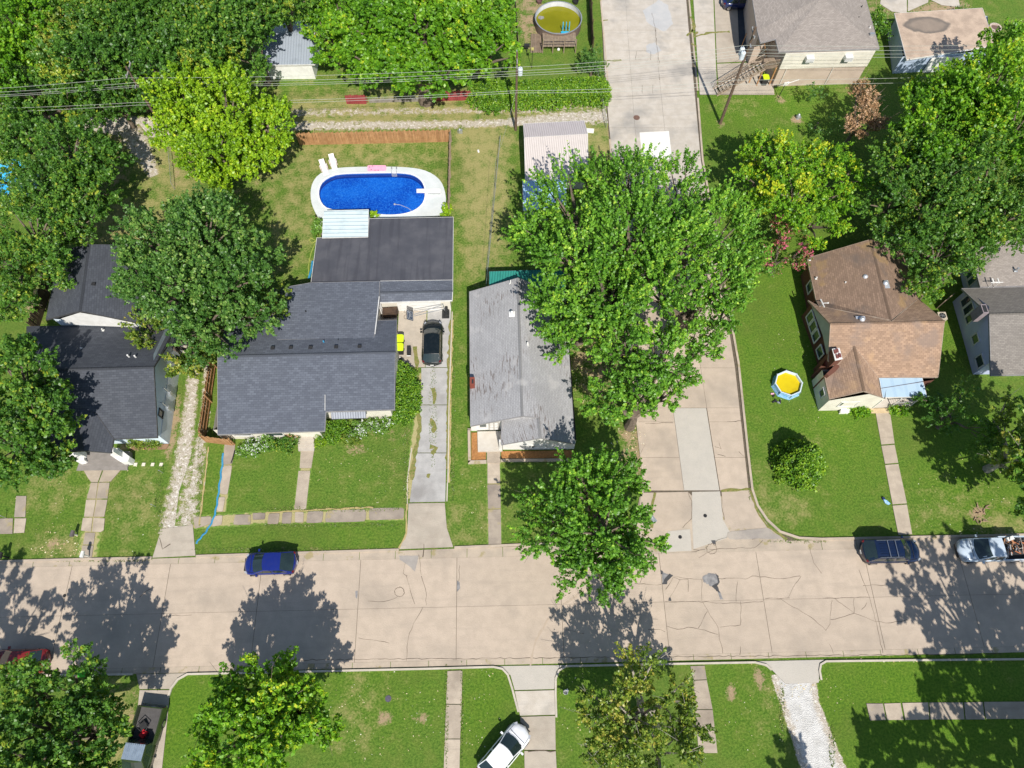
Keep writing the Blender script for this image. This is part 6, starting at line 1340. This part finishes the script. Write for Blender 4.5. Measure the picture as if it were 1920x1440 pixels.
# ---------------------------------------------------------------- trees and shrubs
def nrm(v): return v / (np.linalg.norm(v, axis=-1, keepdims=True) + 1e-9)
def leaves_mesh(name, bases, dirs, lens, ctint, m, n_leaf, size, spread, up=0.55, seedr=rng):
    """bases (N,3), dirs (N,3), lens (N): shoots carrying n_leaf leaves each -> one quad mesh"""
    N = len(bases); k = n_leaf
    t = seedr.random((N, k)) ** 0.8; p = bases[:, None] + dirs[:, None] * (lens[:, None] * t)[..., None]
    off = seedr.normal(size=(N, k, 3)); off = nrm(off) * (spread * (1.05 - 0.6 * t) * seedr.random((N, k)) ** 0.5)[..., None]
    c = (p + off).reshape(-1, 3); M = len(c)
    nv = nrm(seedr.normal(size=(M, 3)) * 0.75 + np.array([0.0, -0.18, up]) + nrm(off.reshape(-1, 3)) * 0.5)
    a = nrm(np.cross(nv, seedr.normal(size=(M, 3)))); b = np.cross(nv, a)
    s = size * 0.9 * (0.6 + 0.8 * seedr.random(M))[:, None]
    V = np.stack([c - a*s*0.62, c - b*s*0.40 + nv*s*0.06, c + a*s*0.62, c + b*s*0.40 + nv*s*0.06], 1).reshape(-1, 3)
    V[:, 2] = np.maximum(V[:, 2], 0.06)
    Qd = np.arange(M * 4).reshape(M, 4)
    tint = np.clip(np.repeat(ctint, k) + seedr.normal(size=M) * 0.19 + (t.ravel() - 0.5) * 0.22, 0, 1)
    return V, Qd, tint
def tree(label, lobes, pal='maple', base=None, leaf=0.22, dens=1.0, shoot=1.2, cat='tree', name='tree', gaps=0.25, flat=0.62, bark=None, group=None, bright=0.0, twigs=0, seed=None, brown=0.0, n_leaf=24, upness=0.55, limbs=True, thick=1.0, per=1.0):
    """lobes: (px, py, radius px, centre height m)"""
    r_ = np.random.default_rng(seed if seed is not None else abs(hash(label[:12])) % 1000 if False else int(sum(ord(c) for c in label)) )
    LB = []
    for px, py, rp, zc in lobes:
        x, y = U(px, py, zc); R_ = rp * mpp(px, py, zc); LB.append((x, y, zc, R_))
    if base is None:
        wsum = sum(l[3] for l in LB); bx = sum(l[0]*l[3] for l in LB)/wsum; by = sum(l[1]*l[3] for l in LB)/wsum
    else: bx, by = U(*base)
    t = thing(name, label, cat, (bx, by, 0), group)
    AV, AQ, AT = [], [], []; nv = 0; limb = MB(); zmean = np.mean([l[2] for l in LB])
    fork = max(0.4, zmean * 0.35)
    br = bark or BARK; rt = 0.05 + 0.018 * sum(l[3] for l in LB) + 0.02*zmean
    for (x, y, z, Rr) in LB:
        C = np.array([x, y, z]); area = Rr * Rr
        nb = int(max(5, 5 + area * 1.15)); rb = Rr * 0.30 + 0.35
        # bough centres: spread over the upper shell by best candidate
        pts = []
        for _ in range(nb):
            cand = r_.normal(size=(12, 3)); cand[:, 2] = cand[:, 2] * 0.9 + 0.25; cand = nrm(cand) * (0.62 + 0.36 * r_.random((12, 1)) ** 0.7) * Rr * 0.88; cand[:, 2] *= flat + 0.1
            if pts: 
                d = np.min(np.linalg.norm(cand[:, None] - np.array(pts)[None], axis=2), axis=1); pts.append(cand[np.argmax(d)])
            else: pts.append(cand[0])
        pts = np.array(pts); keep = r_.random(len(pts)) > gaps * 0.7
        pts = pts[keep]; bt = 0.34 + 0.36 * (r_.random(len(pts)) - .5) * 1.2 + bright * 0.8
        if brown: bt = np.where(r_.random(len(pts)) < brown, 0.98, bt)
        per_ = int(dens * per * (9 + 10 * rb * rb))
        rbs = rb * (0.55 + 0.6 * r_.random(len(pts)))
        B = np.repeat(pts, per_, 0); q = r_.normal(size=B.shape); q[:, 2] *= 0.75; q = nrm(q) * (r_.random((len(B), 1)) ** 0.45) * np.repeat(rbs, per_)[:, None]
        Bp = B + q; rad = nrm(B * np.array([1, 1, 0.8]) + 1e-6)
        D = nrm(rad * 0.75 + nrm(q) * 0.55 + np.array([0, 0, upness]) + r_.normal(size=B.shape) * 0.25)
        Ls = shoot * (0.45 + 0.75 * r_.random(len(B))) * min(1.0, 0.45 + Rr * 0.13)
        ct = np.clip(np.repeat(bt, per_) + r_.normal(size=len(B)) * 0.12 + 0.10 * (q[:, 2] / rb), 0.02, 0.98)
        V, Qd, T = leaves_mesh(name, C + Bp - D * Ls[:, None] * 0.3, D, Ls, ct, None, n_leaf, leaf, (0.17 + leaf * 0.55) * thick, seedr=r_)
        AV.append(V); AQ.append(Qd + nv); AT.append(T); nv += len(V)
        # interior leaves so the crown is not hollow
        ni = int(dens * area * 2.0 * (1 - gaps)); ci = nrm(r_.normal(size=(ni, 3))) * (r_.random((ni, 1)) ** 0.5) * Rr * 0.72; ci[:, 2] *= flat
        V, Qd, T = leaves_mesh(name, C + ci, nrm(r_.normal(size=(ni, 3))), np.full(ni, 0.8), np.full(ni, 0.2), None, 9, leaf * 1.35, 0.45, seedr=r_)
        AV.append(V); AQ.append(Qd + nv); AT.append(T); nv += len(V)
        if limbs:
            st = np.array([bx, by, fork])
            hub = C * np.array([1, 1, 0.72]) * 0.8 + st * 0.2; hub[2] = max(fork + .2, z * 0.72)
            limb.tube([tuple(st), tuple((st + hub) / 2 + [0.1, 0.1, 0.2]), tuple(hub)], rt * 0.7, 6, rt * 0.4, False)
            for p in pts[::1 if len(pts) < 30 else 2]:
                e = C + p; md = (hub + e) / 2 + [0, 0, 0.25]; limb.tube([tuple(hub), tuple(md), tuple(e)], rt * 0.33, 4, 0.02, False)
                for _ in range(twigs):
                    f = e + r_.normal(size=3) * 0.5 + nrm(p) * r_.random() * 1.1 + [0, 0, 0.5]; limb.tube([tuple(md * .4 + e * .6), tuple(e), tuple(f)], 0.035, 3, 0.01, False)
    V = np.concatenate(AV); Qd = np.concatenate(AQ); T = np.concatenate(AT)
    V = V - np.array([bx, by, 0.0])
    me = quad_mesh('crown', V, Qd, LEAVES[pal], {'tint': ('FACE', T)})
    o = bpy.data.objects.new('crown', me); COL.objects.link(o); o.parent = t
    tk = MB(); tk.tube([(bx, by, -0.1), (bx + .05, by, fork * .5), (bx, by, fork + 0.1)], rt * 1.25, 8, rt * 0.75); obj('trunk', tk, br, t)
    if limbs and limb.v: obj('limbs', limb, br, t)
    return t
def shrub(label, lobes, pal='hedge', leaf=0.13, dens=1.0, cat='shrub', name='shrub', bright=0.0, flat=0.8, n_leaf=12, shoot=0.4, gaps=0.0, **k):
    return tree(label, lobes, pal, leaf=leaf, dens=dens, shoot=shoot, cat=cat, name=name, gaps=gaps, flat=flat, bright=bright, limbs=False, n_leaf=n_leaf, **k)

def mound(label, lobes, pal='hedge', leaf=0.12, cat='shrub', name='shrub', dens=1.0, bright=0.0, rough=0.12, cone=0.0):
    """dense clipped or naturally tight shrub: leaves packed over the surface of overlapping low domes
    lobes: (px, py at the base, radius m, height m)"""
    r_ = np.random.default_rng(sum(ord(c) for c in label)); L = [(*U(a, b), R_, h) for a, b, R_, h in lobes]
    bx, by = L[0][0], L[0][1]; t = thing(name, label, cat, (bx, by, 0)); P = []; D = []; T = []
    for x, y, R_, h in L:
        n = int(dens * 300 * R_ * (R_ + h)); ph = r_.random(n) * 2 * np.pi; z = r_.random(n) ** 0.8
        rr = np.sqrt(np.clip(1 - z * z, 0, 1)) * (1 - cone) + cone * (1 - z); 
        lump = 1 + rough * (np.sin(ph * 5 + z * 7 + x) + np.sin(ph * 9 - z * 11 + y)) * .6; k = 0.8 + 0.22 * r_.random(n)
        p = np.stack([np.cos(ph) * rr * R_ * lump * k, np.sin(ph) * rr * R_ * lump * k, z * h * k + .05], 1)
        d = nrm(np.stack([np.cos(ph) * rr * .8, np.sin(ph) * rr * .8, z * .7 + .35], 1) + r_.normal(size=(n, 3)) * .3)
        inside = np.zeros(n, bool)
        for x2, y2, R2, h2 in L:
            if (x2, y2) == (x, y): continue
            q = ((p[:, 0] + x - x2) / R2) ** 2 + ((p[:, 1] + y - y2) / R2) ** 2 + (p[:, 2] / h2) ** 2; inside |= q < 0.45
        P.append((p + [x - bx, y - by, 0])[~inside]); D.append(d[~inside]); T.append(np.clip(.42 + bright + .22 * (lump - 1) / rough + r_.normal(size=n) * .12, 0, 1)[~inside])
    P, D, T = map(np.concatenate, (P, D, T))
    V, Q_, tt = leaves_mesh('foliage', P, D, np.full(len(P), .22), T, None, 7, leaf, .10, up=.4, seedr=r_)
    me = quad_mesh('foliage', V, Q_, LEAVES[pal], {'tint': ('FACE', tt)}); o = bpy.data.objects.new('foliage', me); COL.objects.link(o); o.parent = t
    tk = MB(); [tk.tube([(x, y, 0), (x + .05, y, h * .6)], .05, 5) for x, y, R_, h in L]; obj('stem', tk, BARK, t); return t
# the big maples in the middle
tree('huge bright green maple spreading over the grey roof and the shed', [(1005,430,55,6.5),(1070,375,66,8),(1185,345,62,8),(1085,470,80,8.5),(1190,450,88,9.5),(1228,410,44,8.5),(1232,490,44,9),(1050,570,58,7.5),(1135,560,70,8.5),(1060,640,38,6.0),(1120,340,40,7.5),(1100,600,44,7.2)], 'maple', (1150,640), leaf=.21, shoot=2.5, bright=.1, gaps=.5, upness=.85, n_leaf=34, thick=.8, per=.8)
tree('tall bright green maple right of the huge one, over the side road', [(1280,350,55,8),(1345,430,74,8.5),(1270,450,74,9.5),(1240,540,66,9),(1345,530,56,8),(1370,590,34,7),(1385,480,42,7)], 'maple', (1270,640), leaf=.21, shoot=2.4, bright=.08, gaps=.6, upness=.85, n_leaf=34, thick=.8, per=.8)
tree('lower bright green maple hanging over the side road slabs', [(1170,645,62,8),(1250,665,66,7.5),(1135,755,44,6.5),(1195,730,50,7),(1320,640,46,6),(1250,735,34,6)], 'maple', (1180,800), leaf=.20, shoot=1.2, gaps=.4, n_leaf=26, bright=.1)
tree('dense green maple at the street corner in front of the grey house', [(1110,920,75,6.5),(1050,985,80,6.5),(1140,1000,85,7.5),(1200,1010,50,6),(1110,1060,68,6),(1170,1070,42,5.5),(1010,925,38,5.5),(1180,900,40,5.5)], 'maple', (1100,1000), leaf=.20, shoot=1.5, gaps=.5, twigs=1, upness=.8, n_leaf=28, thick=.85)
# left half
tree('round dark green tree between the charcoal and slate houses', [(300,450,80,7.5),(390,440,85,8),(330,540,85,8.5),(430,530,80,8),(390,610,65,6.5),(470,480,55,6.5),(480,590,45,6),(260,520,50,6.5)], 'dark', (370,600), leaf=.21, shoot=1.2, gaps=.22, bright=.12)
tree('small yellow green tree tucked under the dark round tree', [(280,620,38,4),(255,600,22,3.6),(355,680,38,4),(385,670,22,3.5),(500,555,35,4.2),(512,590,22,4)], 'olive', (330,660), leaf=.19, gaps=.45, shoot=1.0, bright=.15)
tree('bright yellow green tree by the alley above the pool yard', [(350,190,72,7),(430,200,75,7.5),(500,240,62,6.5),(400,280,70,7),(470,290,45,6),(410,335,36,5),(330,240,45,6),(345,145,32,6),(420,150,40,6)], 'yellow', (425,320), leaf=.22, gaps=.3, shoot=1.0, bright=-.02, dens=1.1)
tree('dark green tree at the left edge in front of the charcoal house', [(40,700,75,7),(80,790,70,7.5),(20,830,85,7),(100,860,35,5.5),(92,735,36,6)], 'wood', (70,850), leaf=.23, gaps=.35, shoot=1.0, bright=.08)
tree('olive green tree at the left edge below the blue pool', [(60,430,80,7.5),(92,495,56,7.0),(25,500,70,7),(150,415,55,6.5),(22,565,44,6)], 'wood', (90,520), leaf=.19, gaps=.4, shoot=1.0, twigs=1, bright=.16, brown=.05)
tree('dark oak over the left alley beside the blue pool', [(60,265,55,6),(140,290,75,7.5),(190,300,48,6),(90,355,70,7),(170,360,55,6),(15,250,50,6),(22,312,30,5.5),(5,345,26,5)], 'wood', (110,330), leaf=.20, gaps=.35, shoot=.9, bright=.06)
wood = [('broad green tree at the top left corner of the wood',[(40,40,95,9),(-20,120,80,8)],'bright',-.04),('deep green tree in the top left wood, above the leaning pole',[(170,110,85,8.5),(240,60,75,8.5)],'wood',.0),
 ('green tree at the top left with pale bare limb',[(230,-10,95,10),(130,10,70,9)],'wood',.08),('dark tree in the top left wood, left of the grey shed',[(380,60,85,8.5),(330,-10,80,9)],'wood',.10),
 ('leafy tree above the yellow green tree',[(300,130,70,7.5),(350,90,60,7.5)],'wood',.05),('bushy tree reaching over the grey shed roof',[(465,100,52,6.5),(440,40,70,8),(480,10,60,8)],'wood',-.02),
 ('low green tree along the alley at the far left',[(60,170,65,5),(130,185,52,4.6),(-20,190,60,5)],'wood',.05),('light green tree in the wood with orange dead leaves',[(130,60,45,8.5),(110,90,40,8)],'olive',.12),
 ('low bushy tree beside the leaning alley pole',[(190,180,50,4.5),(240,185,42,4)],'wood',.02),('green tree at the top edge right of the wood',[(540,-10,60,8),(500,-30,60,8)],'wood',.06)]
for lab, lb, pal, br in wood: tree(lab, lb, pal, leaf=.22, gaps=.3, shoot=1.0, bright=br, twigs=0, brown=.03)
tree('light green mulberry left of the big top tree', [(610,60,42,5),(640,15,48,6),(620,100,30,4),(590,20,30,5)], 'bright', leaf=.22, gaps=.3, bright=.02)
tree('big bright green tree at the top above the red fences', [(700,50,75,8),(790,40,80,9),(880,50,75,8.5),(930,100,48,7),(740,120,62,7),(830,120,62,7),(680,110,48,6.5),(900,0,60,8.5),(800,-40,80,9)], 'bright', (800,190), leaf=.29, gaps=.35, shoot=1.2, brown=.07, bright=-.06, dens=.8)
# right half
tree('yellow green crape tree left of the big right wood', [(1600,330,34,5.5),(1440,275,30,5),(1405,400,36,5),(1420,290,42,5.5),(1480,300,55,6.5),(1540,310,50,6),(1490,370,62,6.5),(1560,370,40,5.5),(1410,350,40,5),(1530,430,50,5.5)], 'bright', (1490,390), leaf=.20, gaps=.45, shoot=1.2, bright=.16, brown=.06)
tree('pink flowering crape myrtle above the brown house lawn', [(1465,440,38,4.2),(1455,490,34,4),(1495,475,28,3.8)], 'rose', leaf=.15, gaps=.4, shoot=.8, bright=.12, name='flowering_tree', cat='flowering tree', n_leaf=20)
tree('brown dead cedar beside the right lawn', [(1625,205,22,6),(1612,232,24,5.5),(1640,228,18,5.5),(1615,165,13,5),(1632,180,14,5)], 'dead', leaf=.13, gaps=.3, shoot=1.1, twigs=5, dens=1.0, per=1.3, bright=.1, name='dead_tree')
tree('tall green tree at the right edge of the right wood', [(1860,160,85,10),(1920,240,85,10),(1800,190,62,9),(1880,90,50,8.5)], 'bright', (1820,300), leaf=.24, gaps=.4, shoot=1.3, bright=.1)
tree('deep green tree in the centre of the right wood', [(1750,230,62,9),(1720,180,30,7),(1760,300,62,8.5)], 'bright', (1700,320), leaf=.23, gaps=.5, bright=-.04)
tree('green tree with yellow branches in the right wood', [(1700,310,70,7.5),(1790,320,70,8.5),(1740,380,75,8),(1660,380,52,6.5)], 'wood', (1700,430), leaf=.21, gaps=.4, bright=.12, twigs=1, brown=.04)
tree('olive tree behind the blue grey house', [(1850,330,80,8.5),(1900,400,75,8),(1810,410,62,7)], 'wood', (1850,450), leaf=.21, gaps=.35, bright=.14, brown=.05)
tree('bushy green tree between the brown and blue grey houses', [(1760,470,62,6.5),(1700,440,48,6),(1730,520,42,5),(1820,470,48,6)], 'wood', (1750,540), leaf=.19, gaps=.3, bright=.12)
shrub('bright green shrub behind the brown house wall', [(1747,548,18,2.2),(1742,530,14,2.5)], 'bright')
tree('thin branched tree shading the right lawn', [(1900,800,42,6.5),(1950,860,70,8),(1890,870,35,6),(1880,760,26,7)], 'olive', (1850,880), leaf=.23, gaps=.75, dens=.55, shoot=1.2, twigs=2, bark=BARKL, bright=.1)
tree('tall tree beyond the right edge beside the shaded lawn', [(2000,830,90,9),(1990,920,80,8)], 'wood', (1930,900), leaf=.28, gaps=.3)
tree('dark leafy tree low against the blue grey house front', [(1790,770,52,3),(1830,800,52,3.5),(1740,745,24,2.5)], 'wood', leaf=.2, gaps=.5, dens=.8, bright=-.15)
# bottom row
tree('green tree at the bottom left beside the dark green pickup', [(50,1290,72,8),(130,1290,65,8),(190,1320,50,7),(70,1370,85,8),(170,1380,62,8),(40,1450,85,9),(150,1450,70,8)], 'wood', (170,1370), leaf=.22, gaps=.55, shoot=1.0, bright=.1)
tree('green tree at the bottom in front of the slate house', [(490,1275,58,7),(540,1280,40,6),(400,1350,45,6),(430,1320,52,7),(510,1350,72,8),(430,1390,72,8),(560,1330,50,6.5),(590,1370,38,6),(500,1420,80,8)], 'bright', (530,1370), leaf=.23, gaps=.45, shoot=1.0, twigs=1, bright=.1)
tree('sparse olive tree with pale bare branches at the bottom', [(1200,1270,48,7),(1120,1310,44,6.5),(1305,1350,36,6),(1130,1360,48,6.5),(1190,1350,62,7),(1260,1310,45,6.5),(1280,1380,52,6.5),(1170,1410,62,6.5),(1250,1430,62,6.5)], 'olive', (1190,1350), leaf=.19, gaps=.5, dens=.9, shoot=1.2, twigs=3, bark=BARKL, bright=.2)
# beyond the frame: their shadows fall into it
def far(label, lob, base=None, **k):
    L = [];
    for gx_, gy_, R_, z in lob:
        x, y = U(gx_, gy_); c = np.array([x*1.0, y, z - CAMH]); cc = np.array([c @ EV, 0, 0])
        v = c[0]*EV*0; p = np.array([EV[0]*0,0,0]); 
        cm = np.array([EV[i]*c[0]+NV[i]*c[1]+UPV[i]*c[2] for i in range(3)]); px = 960+FPX*cm[0]/-cm[2]; py = 720-FPX*cm[1]/-cm[2]
        L.append((px, py, R_/mpp(px, py, z), z))
    return tree(label, L, 'wood', base or (lob[0][0], lob[0][1]), leaf=.34, gaps=.35, limbs=True, **k)
far('tall tree past the lower right edge shading the street', [(1895,1395,3.6,13.0),(1985,1370,4.0,12.5),(1835,1400,2.4,12.5),(1910,1310,2.2,10.5)], (1975,1475), dens=.2)
far('tall tree past the lower right corner shading the lawn', [(1960,1560,4.6,11),(1890,1640,3.6,11),(2010,1480,4.5,12)], dens=.3)
far('round tree past the bottom edge right of the white gravel drive', [(1738,1625,2.2,9.0)], dens=.8)
far('tall tree past the left edge shading the street', [(30,1400,2.8,11),(-40,1340,3.2,11)], (-60,1350), dens=.25)
far('tree past the bottom edge below the white gravel drive', [(1580,1690,2.3,8.5)], dens=.8)
# shrubs and hedges
mound('large clipped dark green hedge against the slate house side wall', [(758,712,1.15,1.5),(764,735,1.25,1.6),(765,760,1.2,1.5),(757,780,.95,1.3),(750,700,.9,1.3),(750,750,.9,1.4)], 'hedge', .11, 'hedge', 'hedge', bright=.05)
mound('long clipped hedge row beside the alley and side road', [(900,180,1.35,1.70),(900,193,1.35,1.70),(917,180,1.35,1.70),(917,193,1.35,1.70),(934,180,1.35,1.70),(934,193,1.35,1.70),(951,180,1.35,1.70),(951,193,1.35,1.70),(968,180,1.35,1.70),(968,193,1.35,1.70),(985,180,1.35,1.70),(985,193,1.35,1.70),(1002,180,1.35,1.70),(1002,193,1.35,1.70),(1019,180,1.35,1.70),(1019,193,1.35,1.70),(1036,180,1.35,1.70),(1036,193,1.35,1.70),(1053,175,1.35,1.70),(1053,186,1.35,1.70),(1070,175,1.35,1.70),(1070,186,1.35,1.70),(1087,175,1.35,1.70),(1087,186,1.35,1.70),(1104,175,1.35,1.70),(1104,186,1.35,1.70),(1121,175,1.35,1.70),(1121,186,1.35,1.70)], 'hedge', .14, 'hedge', 'hedge', dens=.55, bright=.12, rough=.1)
shrub('dark bush at the end of the round pool yard', [(1112,110,22,2),(1100,120,18,1.8),(1120,128,15,1.4)], 'dark', leaf=.14)
shrub('leafy vine bush spilling from the red fence end', [(905,170,18,1.6),(918,190,18,1.3),(925,205,12,.8)], 'hedge')
mound('conical evergreen shrub in the middle of the right lawn', [(1492,873,2.35,3.6)], 'hedge', .15, dens=1.0, bright=.12, rough=.10, cone=.55)
mound('square dark green shrub beside the slate house awning', [(628,806,.7,.9),(640,812,.7,.9),(628,820,.7,.85),(641,800,.65,.9)], 'hedge', .10)
shrub('white flowering shrubs along the cream front wall', [(467,838,12,.7),(485,842,12,.7),(497,832,12,.7),(456,846,8,.5)], 'flower', leaf=.12, bright=.25, n_leaf=16)
shrub('mixed green shrubs left of the front steps', [(515,832,13,.7),(530,830,12,.7),(545,826,12,.9),(540,838,10,.6)], 'wood', leaf=.12, bright=.2)
shrub('dark red leaved plant by the front steps', [(546,818,9,.8)], 'dead', leaf=.12, dens=.8)
shrub('white rose bed under the grey awning', [(668,800,12,.5),(684,804,12,.5),(700,800,12,.5),(716,798,12,.5),(730,794,10,.5),(660,815,10,.4)], 'flower', leaf=.11, bright=.2, n_leaf=16)
mound('small round yellow green bush at the hedge corner', [(732,793,.42,.6)], 'yellow', .08, bright=-.1)
mound('small round lime bush right of the front steps', [(601,831,.4,.5)], 'yellow', .08, bright=-.1); shrub('small potted bush on the front porch edge', [(597,815,6,.8)], 'wood', leaf=.09, bright=.2)
shrub('low yellow edged ground bush below the square shrub', [(650,822,8,.3),(662,825,8,.3)], 'olive', leaf=.09, bright=.2)
shrub('climbing shrub in front of the charcoal house wall', [(252,829,9,.8),(263,832,8,.5),(281,830,8,.7),(292,833,6,.5)], 'olive', leaf=.11, bright=.1)
shrub('dark leafy shrubs beside the two storey house', [(1648,45,16,1.8),(1655,60,14,1.6),(1645,25,12,1.5)], 'hedge', leaf=.16)
shrub('ivy clump at the brown house front wall', [(1608,770,10,.4),(1620,772,9,.35),(1598,768,6,.3)], 'bright', leaf=.12, bright=.1); shrub('low shrubs right of the ochre step', [(1678,770,7,.35),(1695,769,7,.35)], 'bright', leaf=.12)
shrub('pale leafed shrub at the patio cover corner', [(597,432,8,1.2),(598,418,7,1.2)], 'flower', leaf=.2, dens=.8); shrub('small palm like plant at the pool end', [(698,402,6,.8)], 'yellow', leaf=.16, dens=.7)
shrub('tall weeds at the lower right pool deck corner', [(838,390,6,.8),(834,402,5,.6)], 'yellow', leaf=.14); shrub('thin shrub at the right lawn behind the dead cedar', [(1530,175,18,2.2),(1540,240,18,2.0),(1565,230,14,2.5)], 'dark', leaf=.14, dens=.6, gaps=.4)
shrub('scraggly bush under the maple near the grey roof', [(985,560,18,1.5)], 'wood')
shrub('small bush at the rusty bed of the top right patio', [(1800,22,10,.8)], 'wood')
# ---------------------------------------------------------------- fine litter, tufts
def scatter(name, m, areas, n, size, z=0.03, up=1.0):
    C = []
    tot = sum(a[2]*a[3] for a in areas)
    for px, py, rx, ry in areas:
        k = int(n*rx*ry/tot); a = rng.random(k)*2*np.pi; q = np.sqrt(rng.random(k))
        for i in range(k): C.append(U(px+rx*q[i]*math.cos(a[i]), py+ry*q[i]*math.sin(a[i])))
    C = np.array(C); C = np.concatenate([C, np.full((len(C), 1), z)], 1); N = len(C)
    nv = nrm(rng.normal(size=(N,3))*.3+[0,0,up]); a = nrm(np.cross(nv, rng.normal(size=(N,3)))); b = np.cross(nv, a); s = size*(.4+rng.random(N))[:,None]
    V = np.stack([C-a*s, C-b*s*.6, C+a*s, C+b*s*.6],1).reshape(-1,3); V[:,2] = np.maximum(V[:,2], z-.008)
    me = quad_mesh(name, V, np.arange(N*4).reshape(N,4), m, {'tint':('FACE', rng.random(N))}); o = bpy.data.objects.new(name, me); COL.objects.link(o); o['kind'] = 'stuff'; return o
LIT = leafmat('litter', [(0,(0.30,0.22,0.10)),(.6,(0.50,0.40,0.22)),(1,(0.66,0.58,0.38))],.1)
scatter('leaf_litter', LIT, [(260,950,70,90),(100,960,80,80),(1800,930,110,90),(1430,1330,80,90),(900,1330,40,100),(700,1340,140,90),(1540,700,120,100),(900,950,50,80),(680,890,110,60),(1520,1300,90,40),(1100,1330,60,90)], 900, .045)
scatter('leaf_litter', LIT, [(1120,700,60,70),(1180,840,40,60),(105,1022,50,28),(1670,1238,110,4),(1490,1290,50,10),(1850,1000,60,10)], 500, .07)
TUFT = leafmat('tuft', [(0,(0.07,0.14,0.02)),(.6,(0.14,0.20,0.035)),(1,(0.30,0.27,0.10))],.2,1.0)
scatter('edge_grass', TUFT, [(375,900,5,90),(300,940,8,70),(620,955,140,5),(620,985,140,4),(761,880,6,80),(849,760,5,190),(560,1031,200,4),(1140,500,4,240),(180,1050,110,4),(1406,880,4,60),(812,780,8,100),(1500,1015,60,4),(1466,1340,6,60),(1560,1400,6,40),(837,1340,4,100),(866,1340,3,100),(1300,1340,4,80)], 5000, .055, .055, .5)
print('TRIS', sum(len(m.polygons)*2 for m in bpy.data.meshes), 'OBJ', len(bpy.data.objects))
